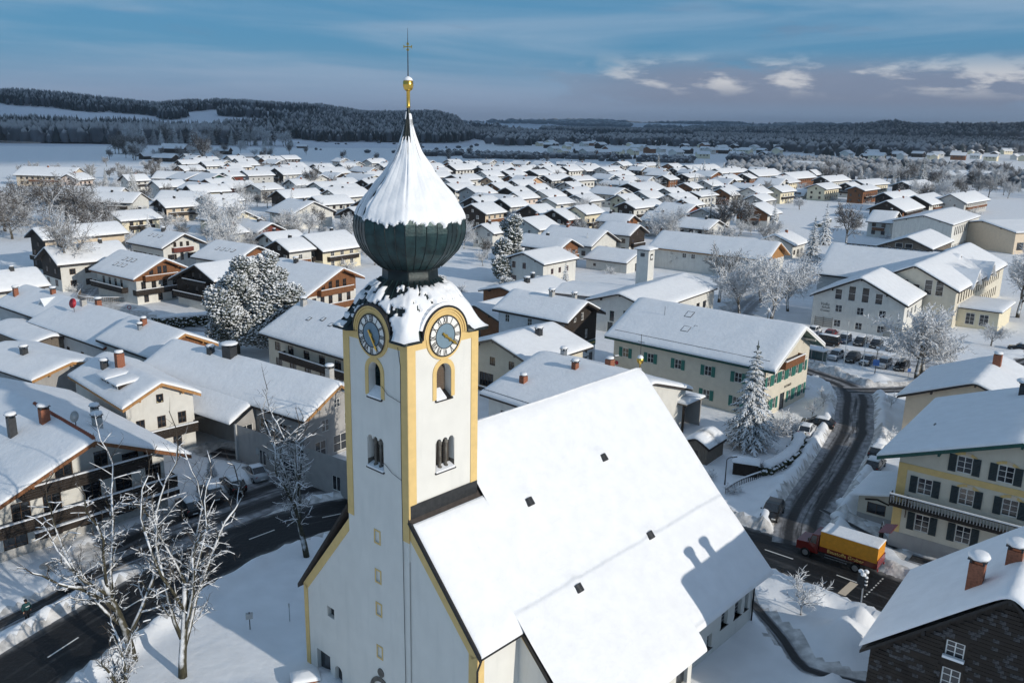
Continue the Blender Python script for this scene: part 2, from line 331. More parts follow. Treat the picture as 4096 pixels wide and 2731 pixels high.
for nm, pts, hw, m, z, bank in ROADS:
    c = spline([p + (0,) for p in pts]); road_lines.append((np.array([(p.x, p.y) for p in c]), hw, bank))
    vs, fs, uvs = [], [], []; dist = 0.0
    for i, p in enumerate(c):
        d = (c[min(i + 1, len(c) - 1)] - c[max(i - 1, 0)]).normalized(); nrm = Vector((-d.y, d.x, 0))
        if i: dist += (p - c[i - 1]).length
        for s in (-1, -.5, 0, .5, 1): vs.append(p + nrm * (s * hw) + Vector((0, 0, z))); uvs.append((s, dist))
    for i in range(len(c) - 1):
        for j in range(4): a = i * 5 + j; fs.append((a, a + 1, a + 6, a + 5))
    me = bpy.data.meshes.new(nm); me.from_pydata(vs, [], fs); me.materials.append(m); ul = me.uv_layers.new(name='UVMap')
    li = np.empty(len(me.loops), dtype=np.int32); me.loops.foreach_get('vertex_index', li); ul.data.foreach_set('uv', np.array(uvs, dtype=np.float32)[li].ravel())
    ro = struct(obj(nm, me))
    if nm == 'main_road':                                                        # broken centre line
        mm = MB().box((0, 0, 0), (1, .13, .004)).mesh('centre_line_dash', SIGNW); L = 0.0; k = 0
        for i in range(1, len(c)):
            L += (c[i] - c[i - 1]).length
            if L > 6.0 and -36 < c[i].x < 32:
                L = 0; d = (c[i] - c[i - 1]).normalized(); obj('centre_line_dash', mm, ro, (c[i].x, c[i].y, z + .006), math.atan2(d.y, d.x), (2.6, 1, 1))
        for k in range(9):                                                       # crossing marks by the traffic light
            obj('crossing_mark', mm, ro, (28.9 + k * .33, 62.1 + k * .36, z + .007), R(47), (.22, .9, 1))
        obj('stop_line', MB().box((0, 0, 0), (1, .13, .004)).mesh('stop_line', BEIGE), ro, (28.0, 63.3, z + .008), R(47), (2.6, 5.0, 1))

def smooth_noise(x, y, s, seed):
    rs = np.random.RandomState(seed); g = rs.rand(64, 64); u, v = x / s, y / s
    i, j = np.floor(u).astype(int), np.floor(v).astype(int); a, b = u - i, v - j; a = a * a * (3 - 2 * a); b = b * b * (3 - 2 * b)
    q = lambda ii, jj: g[ii % 64, jj % 64]
    return (q(i, j) * (1 - a) + q(i + 1, j) * a) * (1 - b) + (q(i, j + 1) * (1 - a) + q(i + 1, j + 1) * a) * b - .5
def grow_axis(lo, hi, step, far):
    a = list(np.arange(lo, hi + step / 2, step)); s = step
    while a[-1] < far: s *= 1.16; a.append(a[-1] + s)
    s = step; b = []
    x = lo
    while x > -far: s *= 1.16; x -= s; b.append(x)
    return np.array(b[::-1] + a)
gx = grow_axis(-48, 66, .5, 15000); gy = grow_axis(40, 146, .5, 15000); gy = gy[gy > -60]
X, Y = np.meshgrid(gx, gy)
Z = .10 + .10 * smooth_noise(X, Y, 5.0, 1) + .05 * smooth_noise(X, Y, 1.7, 2) + .25 * smooth_noise(X, Y, 17.0, 3)
near = (np.abs(X) < 140) & (Y < 260)
lump = .5 + 1.0 * np.abs(smooth_noise(X, Y, 1.3, 4)) + .9 * np.abs(smooth_noise(X, Y, 3.1, 5)) + .5 * smooth_noise(X, Y, .8, 6)
inroad = np.full(X.shape, 9e9); bankz = np.zeros(X.shape)
for line, hw, bank in road_lines:
    x0, y0 = line.min(0) - 9; x1, y1 = line.max(0) + 9
    iy = np.where((gy > y0) & (gy < y1))[0]; ix = np.where((gx > x0) & (gx < x1))[0]
    if not len(iy) or not len(ix): continue
    sl_ = np.ix_(iy, ix); d = np.full((len(iy), len(ix)), 9e9); xs, ys = X[sl_], Y[sl_]
    for a, b in zip(line[:-1], line[1:]):
        v = b - a; t = np.clip(((xs - a[0]) * v[0] + (ys - a[1]) * v[1]) / (v @ v), 0, 1)
        d = np.minimum(d, np.hypot(xs - a[0] - t * v[0], ys - a[1] - t * v[1]))
    d -= hw; inroad[sl_] = np.minimum(inroad[sl_], d)
    bankz[sl_] = np.maximum(bankz[sl_], bank * np.exp(-((d - .95) / .75) ** 2) * lump[sl_])
# ploughed heaps: (x, y, radius, height)
for hx, hy, hr_, hh in ((24.9, 55.6, 3.2, 1.7), (26.6, 57.6, 2.0, 1.6), (22.3, 50.2, 2.6, 1.0), (24.3, 61.0, 1.7, .8), (31.0, 76.8, 1.8, .9), (30.9, 79.6, 2.0, .8), (33.4, 78.6, 1.4, .6), (42.2, 110.6, 2.6, 1.3), (44.2, 113.2, 2.2, 1.2), (46.5, 116.4, 1.5, .9),
                        (26.0, 78.6, 1.8, .8), (29.2, 84.6, 1.8, .8), (-33.5, 57.8, 1.2, .6), (-27.2, 84.4, 2.4, .9), (-23.5, 80.6, 1.0, .4), (-12.2, 49.8, 1.6, .5), (-16.5, 47.6, 2.2, .5), (-21.5, 46.5, 2.4, .4), (55.5, 124.6, 2.2, .7), (60.5, 121.8, 2.0, .7)):
    bankz = np.maximum(bankz, hh * np.exp(-((X - hx) ** 2 + (Y - hy) ** 2) / (hr_ * .62) ** 2) * (.6 + .5 * lump))
Z = np.where(near, Z + bankz, Z)
Z = np.where(inroad < 0, -.10, np.where(inroad < .5, np.maximum(-.10, Z * np.clip(inroad / .5, 0, 1)), Z))
nx, ny = len(gx), len(gy)
idx = np.arange(nx * ny).reshape(ny, nx)
gf = np.stack([idx[:-1, :-1], idx[:-1, 1:], idx[1:, 1:], idx[1:, :-1]], -1).reshape(-1, 4)
def np_mesh(name, V, F, mats, smooth=True, mi=None):
    me = bpy.data.meshes.new(name); V = np.asarray(V, dtype=np.float32); F = np.asarray(F, dtype=np.int32); k = F.shape[1]
    me.vertices.add(len(V)); me.vertices.foreach_set('co', V.ravel()); me.loops.add(F.size); me.loops.foreach_set('vertex_index', F.ravel())
    me.polygons.add(len(F)); me.polygons.foreach_set('loop_start', np.arange(0, F.size, k, dtype=np.int32)); me.polygons.foreach_set('loop_total', np.full(len(F), k, dtype=np.int32))
    for m in (mats if isinstance(mats, (list, tuple)) else [mats]): me.materials.append(m)
    if mi is not None: me.polygons.foreach_set('material_index', np.asarray(mi, dtype=np.int32))
    if smooth: me.polygons.foreach_set('use_smooth', np.ones(len(F), dtype=bool))
    me.update(calc_edges=True); return me
dr_ = (inroad + .8 * smooth_noise(X, Y, 1.1, 71) + 1.1 * smooth_noise(X, Y, 3.3, 72)); dr_ = dr_[:-1, :-1].ravel()
ground = struct(obj('ground', np_mesh('ground', np.stack([X.ravel(), Y.ravel(), Z.ravel()], 1), gf, [SNOWG, SNOWD], True, (dr_ < .55).astype(int))))
def gz(x, y):
    j = min(max(np.searchsorted(gx, x) - 1, 0), nx - 2); i = min(max(np.searchsorted(gy, y) - 1, 0), ny - 2)
    return float(Z[i:i + 2, j:j + 2].mean())

# ------------------------------------------------------------------ church (local x runs along the west front, y along the nave)
church = thing('church', 'white village church with yellow trim, clock tower and snowy onion dome', 'church', (-13.71, 51.95, 0), R(-42.5))
TX0, TX1, TY1 = 5.36, 11.03, 5.3                              # tower plan
def snow_grid(name, xs, ys, zf, th, parent, mat_=SNOW, edge=.75, lip=.25, seed=0, amp=.05, drop=.04, loc=(0, 0, 0), rim_=(1, 1, 1, 1)):
    """pillow of snow over a roof surface zf(x,y): full thickness inside, rounded towards the rim"""
    xs, ys = np.asarray(xs, float), np.asarray(ys, float); XX, YY = np.meshgrid(xs, ys)
    zb = zf(XX, YY); d = np.minimum(np.minimum(XX - xs[0] + (0 if rim_[0] else 9), xs[-1] - XX + (0 if rim_[1] else 9)), np.minimum(YY - ys[0] + (0 if rim_[2] else 9), ys[-1] - YY + (0 if rim_[3] else 9)))
    t = th * (lip + (1 - lip) * np.sqrt(np.clip(d / edge, 0, 1))) + amp * (smooth_noise(XX + seed * 7.3, YY, 2.3, seed % 97) + .5 * smooth_noise(XX, YY + seed * 3.1, .9, (seed + 5) % 97)) * np.clip(d / .3, 0, 1)
    V = np.stack([XX, YY, zb + t], -1).reshape(-1, 3); k, n = len(ys), len(xs); id_ = np.arange(k * n).reshape(k, n)
    F = [np.stack([id_[:-1, :-1], id_[:-1, 1:], id_[1:, 1:], id_[1:, :-1]], -1).reshape(-1, 4)]
    B = V.copy(); B[:, 2] = zb.reshape(-1) - drop; o = len(V); zr_ = []
    for fl_, e_ in zip(rim_, (id_[::-1, 0], id_[:, -1], id_[0, :], id_[-1, ::-1])):
        if fl_: F.append(np.stack([e_[:-1], o + e_[:-1], o + e_[1:], e_[1:]], -1))
    VV = np.concatenate([V, B]); FF = np.concatenate(F); used = np.unique(FF); mp_ = np.zeros(len(VV), int); mp_[used] = np.arange(len(used))
    return obj(name, np_mesh(name, VV[used], mp_[FF], mat_), parent, loc)
def axis_pts(a, b, step, pin=()):
    e = [0, .06, .18, .4, .75]; n = max(2, int((b - a - 1.5) / step)); mid = list(np.linspace(a + .75, b - .75, n + 1))
    return np.array(sorted(set([round(a + q, 4) for q in e] + [round(v, 4) for v in mid] + [round(b - q, 4) for q in e] + [p for p in pin if a < p < b])))
# facade and nave walls
w = MB()
w.panel((0, 0, 0), (1, 0, 0), (0, 0, 1), [(0, -.3), (16.5, -.3), (16.5, 8.55), (TX1, 14.2), (TX0, 12.9), (0, 6.3)],
        [rect(2.97, 4.85, .75, .75), rect(1.95, -.2, 1.5, 2.0), arched(3.6, -.2, .8, 1.7)], .35)
w.panel((16.5, 0, 0), (0, 1, 0), (0, 0, 1), [(0, -.3), (3.5, -.3), (3.5, 8.4), (0, 8.4)])
w.panel((16.4, 3.4, 0), (1, 0, 0), (0, 0, 1), [(0, -.3), (4.5, -.3), (4.5, 4.6), (0, 8.9)])
w.panel((20.9, 3.4, 0), (0, 1, 0), (0, 0, 1), [(0, -.3), (12.2, -.3), (12.2, 4.9), (0, 4.9)], [arched(3 + 4 * i, 1.2, 1.4, 2.8) for i in range(3)], .3)
w.panel((20.9, 15.6, 0), (-1, 0, 0), (0, 0, 1), [(0, -.3), (1.3, -.3), (1.3, 5.6), (0, 4.7)])
w.panel((19.6, 15.6, 0), (0, 1, 0), (0, 0, 1), [(0, -.3), (10.8, -.3), (10.8, 5.6), (0, 5.6)], [rect(2.2, 1.3, 1.3, 3.0), rect(4.6, .6, .7, 1.2), rect(6.6, 1.5, .95, 1.3), rect(8.6, 1.4, 1.0, 2.9), rect(9.9, 1.4, .55, 2.3)], .35)
w.panel((19.6, 26.4, 0), (-1, 0, 0), (0, 0, 1), [(0, -.3), (19.6, -.3), (19.6, 6.2), (11.3, 17.3), (0, 5.6)])
w.panel((0, 26.4, 0), (0, -1, 0), (0, 0, 1), [(0, -.3), (26.4, -.3), (26.4, 6.3), (0, 6.3)])
w.build('nave_wall', CHURCH, church)
for q_ in ((1.2, 2.7, -.2, 1.8), (3.2, 4.0, -.2, 1.6), (2.6, 3.35, 4.8, 5.7)): MB().bx(q_[0], q_[1], .3, .34, q_[2], q_[3]).build('dark_opening', GLASS, church)
for i in range(3): MB().bx(-.7, .7, -.02, .02, 1.2, 4.0).build('aisle_window', GLASS, church, (20.62, 6.4 + 4 * i, 0), R(90))
for y, z, ww, hh in ((17.8, 1.3, 1.3, 3.0), (20.2, .6, .7, 1.2), (22.2, 1.5, .95, 1.3), (24.2, 1.4, 1.0, 2.9), (25.5, 1.4, .55, 2.3)):
    b = MB(); b.bx(-ww / 2, ww / 2, -.02, .02, z, z + hh); g = b.build('choir_window', GLASS, church, (19.3, y, 0), R(90))
    b = MB(); k = int(hh / .3)
    for i in range(1, k): b.bx(-ww / 2, ww / 2, -.045, -.02, z + i * hh / k - .015, z + i * hh / k + .015)
    b.bx(-.02, .02, -.05, -.02, z, z + hh); b.build('window_bars', LGREY, g)
    MB().bx(-ww / 2 - .1, ww / 2 + .1, -.35, .0, z - .06, z).build('sill', STONE, g, (0, 0, 0))
# yellow trim strips on the front (a polyline ribbon of given width, just proud of the plaster)
def ribbon(name, pts, wdt, y, parent, mat_=YELLOW, t=.05, side=1):
    b = MB()
    for (x0, z0), (x1, z1) in zip(pts[:-1], pts[1:]):
        dx, dz = x1 - x0, z1 - z0; L = math.hypot(dx, dz); nx_, nz_ = -dz / L * wdt * side, dx / L * wdt * side
        b.prism([(x0, y, z0), (x1, y, z1), (x1 + nx_, y, z1 + nz_), (x0 + nx_, y, z0 + nz_)], (0, -t, 0))
    return b.build(name, mat_, parent)
ribbon('corner_band', [(0, -.3), (0, 6.25)], .42, 0, church, side=-1); ribbon('corner_band', [(16.5, 8.35), (16.5, -.3)], .62, 0, church, side=-1)
ribbon('gable_band', [(0, 6.25), (TX0, 12.85)], .5, 0.0, church, side=-1); ribbon('gable_band', [(TX1, 14.15), (16.5, 8.45)], .5, 0.0, church, side=-1)
b = MB(); b.bx(16.5, 16.55, -.05, .5, -.3, 8.4); b.build('corner_band', YELLOW, church)
b = MB(); b.prism([(16.42, 3.38, 8.95), (20.95, 3.38, 4.62), (20.95, 3.38, 4.2), (16.42, 3.38, 8.4)], (0, -.05, 0)); b.build('gable_band', YELLOW, church)
# tower shaft
TZ = 25.0; t = MB(); H1 = [rect(8.13, zc - .36, .42, .72) for zc in (12.55, 9.95, 7.72, 4.77)]
bell = lambda u: arched(u, 21.3, 1.12, 2.05)
def triple(u):
    pts = [(u - .72, 16.95), (u + .72, 16.95)]
    for c in (.48, 0, -.48): pts += arc(u + c, 18.68, .21, 0, 180, 5)
    return pts
t.panel((TX0, -.07, 0), (1, 0, 0), (0, 0, 1), [(0, -.3), (TX1 - TX0, -.3), (TX1 - TX0, TZ), (0, TZ)],
        [[(x - TX0, z) for x, z in h] for h in H1] + [[(x - TX0, z) for x, z in bell(8.2)], [(x - TX0, z) for x, z in triple(8.13)], [(x - TX0, z) for x, z in arched(8.2, -.2, 1.5, 2.9)]], .5)
t.panel((TX1, -.07, 0), (0, 1, 0), (0, 0, 1), [(0, 12), (TY1 + .07, 12), (TY1 + .07, TZ), (0, TZ)], [[(x + .07, z) for x, z in bell(2.58)], [(x + .07, z) for x, z in triple(2.7)]], .5)
t.panel((TX1, TY1, 0), (-1, 0, 0), (0, 0, 1), [(0, 12), (TX1 - TX0, 12), (TX1 - TX0, TZ), (0, TZ)]); t.panel((TX0, TY1, 0), (0, -1, 0), (0, 0, 1), [(0, 12), (TY1 + .07, 12), (TY1 + .07, TZ), (0, TZ)])
tower = t.build('tower', CHURCH, church)
def on_face(face, b, name, mats, smooth=False):
    """tower details are drawn with x along the face, -y outwards; face 0 = front, 1 = right side"""
    return b.build(name, mats, church, (TX0, -.07, 0) if face == 0 else (TX1, -.07, 0), 0 if face == 0 else R(90), smooth)
for face, Wd, uc, ut, ub in ((0, TX1 - TX0, 8.16 - TX0, 8.13 - TX0, 8.2 - TX0), (1, TY1 + .07, 2.66, 2.77, 2.65)):
    z0 = 13.2 if face == 0 else 14.6
    b = MB()
    b.bx(0 if face == 0 else -.052, .55, -.05, 0, z0 if face == 0 else z0, TZ); b.bx(Wd - .55, Wd + (.05 if face == 0 else 0), -.05, 0, z0, TZ); on_face(face, b, 'corner_band', YELLOW)
    b = MB(); b.bx(.55, uc - 1.3, -.05, 0, 24.45, TZ); b.bx(uc + 1.3, Wd - .55, -.05, 0, 24.45, TZ); on_face(face, b, 'frieze', YELLOW)
    # clock gable: yellow half round that carries the dial
    ring = arc(uc, 24.95, 1.62, 0, 180, 20) + arc(uc, 24.95, 1.36, 180, 360, 20)
    b = MB(); b.prism([(x, 0, z) for x, z in ring], (0, -.10, 0)); b.prism([(x, 1.6, z) for x, z in arc(uc, 24.95, 1.62, 0, 180, 20)], (0, -1.6, 0)); on_face(face, b, 'clock_gable', YELLOW)
    for rr, dp in ((1.62, .16), (1.48, .13)):
        b = MB(); a = arc(uc, 24.95, rr, 0, 180, 20); c = arc(uc, 24.95, rr - .09, 0, 180, 20)
        for i in range(20): b.prism([(a[i][0], -.02, a[i][1]), (a[i + 1][0], -.02, a[i + 1][1]), (c[i + 1][0], -.02, c[i + 1][1]), (c[i][0], -.02, c[i][1])], (0, -dp, 0))
        on_face(face, b, 'arch_moulding', YELLOW)
    b = MB(); a = arc(uc, 24.95, 1.74, 0, 180, 20); c = arc(uc, 24.95, 1.63, 0, 180, 20)
    for i in range(20): b.prism([(a[i][0], 1.9, a[i][1]), (a[i + 1][0], 1.9, a[i + 1][1]), (c[i + 1][0], 1.9, c[i + 1][1]), (c[i][0], 1.9, c[i][1])], (0, -2.10, 0))
    on_face(face, b, 'arch_roof', BLACK)
    if face == 1:
        b = MB(); a = arc(uc, 24.95, 1.92, 20, 172, 16); c = arc(uc, 24.95, 1.73, 20, 172, 16)
        for i in range(16): b.prism([(a[i][0], 2.0, a[i][1]), (a[i + 1][0], 2.0, a[i + 1][1]), (c[i + 1][0], 2.0, c[i + 1][1]), (c[i][0], 2.0, c[i][1])], (0, -2.12 if 3 < i < 15 else -1.9, 0))
        on_face(face, b, 'arch_snow', SNOW, True)
    # dial
    root = obj('clock', MB().prism([(x, 0, z) for x, z in arc(0, 0, 1.17, 0, 360, 40)[:-1]], (0, -.03, 0)).mesh('clock', CLOCKW), church, (TX0 + uc, -.185, 24.95) if face == 0 else (TX1 + .115, -.07 + uc, 24.95), 0 if face == 0 else R(90))
    MB().prism([(x, -.031, z) for x, z in arc(0, 0, .70, 0, 360, 36)[:-1]], (0, -.01, 0)).build('dial_centre', CLOCKC, root)
    for r1, r0 in ((1.19, 1.12), (.74, .70)):
        b = MB(); a = arc(0, 0, r1, 0, 360, 40); c = arc(0, 0, r0, 0, 360, 40)
        for i in range(40): b.prism([(a[i][0], -.03, a[i][1]), (a[i + 1][0], -.03, a[i + 1][1]), (c[i + 1][0], -.03, c[i + 1][1]), (c[i][0], -.03, c[i][1])], (0, -.03, 0))
        b.build('dial_ring', BLACK, root)
    for i, s in enumerate(('XII', 'I', 'II', 'III', 'IIII', 'V', 'VI', 'VII', 'VIII', 'IX', 'X', 'XI')):
        th = R(90 - 30 * i); b = MB(); xs = 0.0; L = []
        for ch in s:
            if ch == 'I': L.append((xs + .03, xs + .03)); xs += .075
            elif ch == 'V': L.append((xs, xs + .075)); L.append((xs + .15, xs + .075)); xs += .19
            else: L.append((xs, xs + .15)); L.append((xs + .15, xs)); xs += .19
        xs -= .04
        for a, c in L: b.tube([(a - xs / 2, 0, .17), (c - xs / 2, 0, -.17)], .021, 4)
        n = b.build('numeral', BLACK, root, (.93 * math.cos(th), -.045, .93 * math.sin(th))); n.rotation_euler = (0, R(90) - th, 0)
    for nm, ang, ln, wd in (('hour_hand', -55 if face == 0 else -38, .55, .07), ('minute_hand', -57 if face == 0 else -36, 1.0, .055)):
        c, s_ = math.cos(R(ang)), math.sin(R(ang)); b = MB()
        b.prism([(x * c - z * s_, 0, x * s_ + z * c) for x, z in ((-.3, -wd), (-.3, wd), (ln * .7, wd * .8), (ln * .75, wd * 1.9), (ln, 0), (ln * .75, -wd * 1.9), (ln * .7, -wd * .8))], (0, -.03, 0)); b.build(nm, GOLD, root, (0, -.07 - .05 * (nm[0] == 'm'), 0))
    MB().lathe([(.0, 0), (.12, .02), (.1, .08), (.0, .1)], 10).build('hand_boss', GOLD, root, (0, -.06, 0)).rotation_euler = (R(90), 0, 0)
    # belfry opening with yellow surround, louvres, leaded sill
    b = MB(); o_ = arc(0, 1.49, .84, 0, 180, 14); i_ = arc(0, 1.49, .562, 0, 180, 14); o_ = [(.84, 0)] + o_ + [(-.84, 0)]; i_ = [(.562, 0)] + i_ + [(-.562, 0)]
    for k in range(len(o_) - 1): b.prism([(ub + o_[k][0], 0, 21.3 + o_[k][1]), (ub + o_[k + 1][0], 0, 21.3 + o_[k + 1][1]), (ub + i_[k + 1][0], 0, 21.3 + i_[k + 1][1]), (ub + i_[k][0], 0, 21.3 + i_[k][1])], (0, -.05, 0))
    on_face(face, b, 'belfry_surround', YELLOW)
    lv = on_face(face, MB().bx(ub - .6, ub + .6, .55, .58, 21.2, 23.5), 'louvre_panel', COPPERD if face == 0 else WOODB)
    for k in range(16): MB().box((ub, .50, 21.45 + .12 * k), (1.14, .09, .035), 0, 0, R(35)).build('louvre', COPPER if face == 0 else WOODG, lv)
    sl = on_face(face, MB().prism([(ub - .66, .48, 21.62), (ub - .66, -.12, 21.22), (ub - .66, -.12, 21.16), (ub - .66, .48, 21.3)], (1.32, 0, 0)), 'belfry_sill', BLACK)
    MB().prism([(ub - .6, .46, 21.80), (ub - .6, -.10, 21.34), (ub - .6, -.10, 21.24), (ub - .6, .46, 21.62)], (1.2 if face == 0 else .75, 0, 0)).build('sill_snow', SNOW, sl)
    # three-light window with stone columns
    tw = on_face(face, MB().bx(ut - .8, ut + .8, .5, .53, 16.9, 19.0), 'louvre_panel', BLACK)
    for k in range(14): MB().box((ut, .45, 17.1 + .13 * k), (1.5, .07, .03), 0, 0, R(35)).build('louvre', WOODG, tw)
    for sx in (-.24, .24): MB().lathe([(.14, 0), (.14, .12), (.085, .16), (.085, 1.42), (.14, 1.5), (.14, 1.75)], 10, 0, (ut + sx, .2, 16.98)).build('stone_column', STONE, tw)
    b = MB()
    for sx in (-.725, .725): b.bx(ut + sx - .012, ut + sx + .012, -.004, .45, 16.95, 18.7)
    b.build('reveal_stone', STONE, tw); sl = on_face(face, MB().prism([(ut - .8, .4, 17.05), (ut - .8, -.10, 16.86), (ut - .8, -.10, 16.80), (ut - .8, .4, 16.9)], (1.6, 0, 0)), 'window_sill', BLACK)
    MB().prism([(ut - .74, .38, 17.14), (ut - .74, -.08, 16.97), (ut - .74, -.08, 16.87), (ut - .74, .38, 17.05)], (1.48, 0, 0)).build('sill_snow', SNOW, sl)
for zc in (12.55, 9.95, 7.72, 4.77):
    b = MB(); u = 8.13 - TX0
    for x0, x1, za, zb in ((u - .3, u - .21, zc - .46, zc + .46), (u + .21, u + .3, zc - .46, zc + .46), (u - .21, u + .21, zc + .36, zc + .46), (u - .21, u + .21, zc - .46, zc - .36)): b.bx(x0, x1, -.03, 0, za, zb)
    on_face(0, b, 'slit_surround', YELLOW); on_face(0, MB().bx(u - .22, u + .22, .35, .38, zc - .38, zc + .38), 'slit_shutter', WOODB)
on_face(0, MB().bx(2.0, 3.7, .45, .5, -.3, 2.9), 'portal_door', WOODD)
b = MB(); a = arc(2.84, 1.95, 1.05, 0, 180, 14); c = arc(2.84, 1.95, .76, 0, 180, 14)
for i in range(14): b.prism([(a[i][0], 0, a[i][1]), (a[i + 1][0], 0, a[i + 1][1]), (c[i + 1][0], 0, c[i + 1][1]), (c[i][0], 0, c[i][1])], (0, -.06, 0))
on_face(0, b, 'portal_arch', STONE); on_face(0, MB().prism([(x, 0, z) for x, z in arc(2.84, 3.35, .3, 0, 360, 14)[:-1]], (0, -.05, 0)), 'portal_niche', STONE)
on_face(0, MB().tube([(4.95, -.06, 24.6), (5.15, -.06, 23.6), (5.12, -.06, 18), (5.2, -.06, 10), (5.3, -.06, 0)], .018, 5), 'lightning_cable', BLACK)
on_face(0, MB().tube([(3.5, -.06, 22.1), (4.0, -.06, 21.7), (5.13, -.06, 21.5)], .014, 5), 'cable', BLACK); on_face(0, MB().tube([(3.6, -.06, 17.5), (4.3, -.06, 17.1), (5.13, -.06, 16.9)], .014, 5), 'cable', BLACK)
# ---- roofs
RX, RZ = 8.3, 17.62
def nave_z(x, y=None): return np.where(x < RX, RZ - (RX - x) * 1.33, np.where(x < 15.8, RZ - (x - RX) * 1.065, RZ - 7.5 * 1.065 - (x - 15.8) * .985))
rf = MB(); zf = lambda x: float(nave_z(np.array(x)))
for x0, x1, ya, yb in ((-.45, TX0, -.15, 26.5), (TX0, RX, TY1, 26.5), (RX, TX1, TY1, 26.5), (TX1, 15.8, -.15, 26.5), (15.8, 16.85, -.15, 3.3), (15.8, 20.75, 3.3, 26.5), (20.75, 21.65, 3.3, 15.75)):
    if x1:
        rf.add([(x0, ya, zf(x0)), (x1, ya, zf(x1)), (x1, yb, zf(x1)), (x0, yb, zf(x0)), (x0, ya, zf(x0) - .22), (x1, ya, zf(x1) - .22), (x1, yb, zf(x1) - .22), (x0, yb, zf(x0) - .22)],
               [(0, 1, 2, 3), (7, 6, 5, 4), (0, 4, 5, 1), (1, 5, 6, 2), (2, 6, 7, 3), (3, 7, 4, 0)])
roof = rf.build('nave_roof', ROOFD, church)
for poly, dy in (([(TX1 + .25, -.22, zf(TX1 + .25) + .12), (16.9, -.22, zf(16.9) + .12), (16.9, -.22, zf(16.9) - .22), (TX1 + .0, -.22, zf(TX1) - .22)], .14), ([(-.5, -.2, zf(-.5) + .1), (TX0, -.2, zf(TX0) + .1), (TX0, -.2, zf(TX0) - .2), (-.5, -.2, zf(-.5) - .2)], .14), ([(16.35, 3.2, zf(16.35) + .1), (21.7, 3.2, zf(21.7) + .1), (21.7, 3.2, zf(21.7) - .3), (16.35, 3.2, zf(16.35) - .3)], .16)):
    MB().prism(poly, (0, dy, 0)).build('verge_flashing', BLACK, roof)
fl = MB(); fl.prism([(TX1 + .01, 0, zf(TX1) + .75), (TX1 + .01, TY1, zf(TX1) + .75), (TX1 + .01, TY1, zf(TX1) - .1), (TX1 + .01, 0, zf(TX1) - .1)], (.05, 0, 0)); fl.build('tower_flashing', METAL, roof)
gut = MB(); gut.tube([(-.55, -.1, zf(-.45) - .05), (-.55, 26.4, zf(-.45) - .05)], .09, 8); gut.tube([(16.9, -.1, zf(16.85) - .1), (16.9, 3.2, zf(16.85) - .1)], .09, 8); gut.tube([(16.9, -.05, zf(16.85) - .1), (16.62, -.1, 7.6), (16.62, -.1, 0)], .06, 8); gut.build('gutter', BLACK, roof)
gut = MB(); gut.tube([(20.8, 15.9, zf(20.75) - .1), (20.8, 26.4, zf(20.75) - .1)], .08, 8); gut.tube([(20.8, 26.3, zf(20.75) - .1), (19.72, 26.35, 3.9), (19.72, 26.35, 0)], .07, 8); gut.build('downpipe', BLACK, roof)
def bumps(x, y):
    z = nave_z(x)
    for vx, vy in VENTS: z = z + .30 * np.exp(-(((x - vx + .25) / .42) ** 2 + ((y - vy) / .38) ** 2))
    return z
VENTS = ((12.25, 16.8), (12.7, 8.5), (16.45, 16.8), (16.85, 8.5))
pins = [v[1] + q for v in VENTS[:2] for q in (-.5, -.25, 0, .25, .5)]; pinx = [v[0] + q for v in VENTS for q in (-.7, -.4, -.15, .1)]
cz = lambda x, y: bumps(x, y) + .10 * smooth_noise(x, y, 4.5, 33) + .05 * smooth_noise(x * 2, y, 1.6, 34) - .035 * np.exp(-((x - 15.6 - .05 * y) / .5) ** 2)
XA = sorted(set(list(np.arange(RX - .1, 20.95, .45)) + [20.3, 20.6, 20.8, 20.9, 20.95] + [p for p in pinx]))
snow_grid('roof_snow', [x for x in XA], [15.75] + list(np.arange(16.2, 26.0, .45)) + [26.2, 26.4, 26.55, 26.62, 26.65], cz, .34, roof, seed=3, edge=.5, lip=.2, rim_=(0, 1, 0, 1))
snow_grid('roof_snow', [x for x in XA if x < 20.5] + [20.9, 21.3, 21.55, 21.7, 21.78, 21.8], [5.45] + list(np.arange(5.9, 15.5, .45)) + [15.78], cz, .34, roof, seed=3, edge=.5, lip=.2, rim_=(0, 1, 0, 0))
snow_grid('roof_snow', [TX1 + .3, TX1 + .36, TX1 + .5, TX1 + .75] + [x for x in XA if 12 < x < 20.5] + [20.9, 21.3, 21.55, 21.7, 21.78, 21.8], [3.18, 3.24, 3.4, 3.7, 4.2, 4.7, 5.1, 5.5], cz, .34, roof, seed=3, edge=.5, lip=.2, rim_=(1, 1, 0, 0))
snow_grid('roof_snow', [TX1 + .3, TX1 + .36, TX1 + .5, TX1 + .75] + [x for x in XA if 12 < x < 16.1] + [16.4, 16.7, 16.85, 16.93, 16.95], [-.1, -.04, .1, .35, .8, 1.3, 1.8, 2.3, 2.8, 3.25], cz, .34, roof, seed=3, edge=.5, lip=.2, rim_=(1, 1, 1, 0))
snow_grid('roof_snow', axis_pts(-.5, RX + .05, .7), axis_pts(.6, 26.65, .8), lambda x, y: nave_z(x), .28, roof, seed=10, rim_=(1, 0, 1, 1))
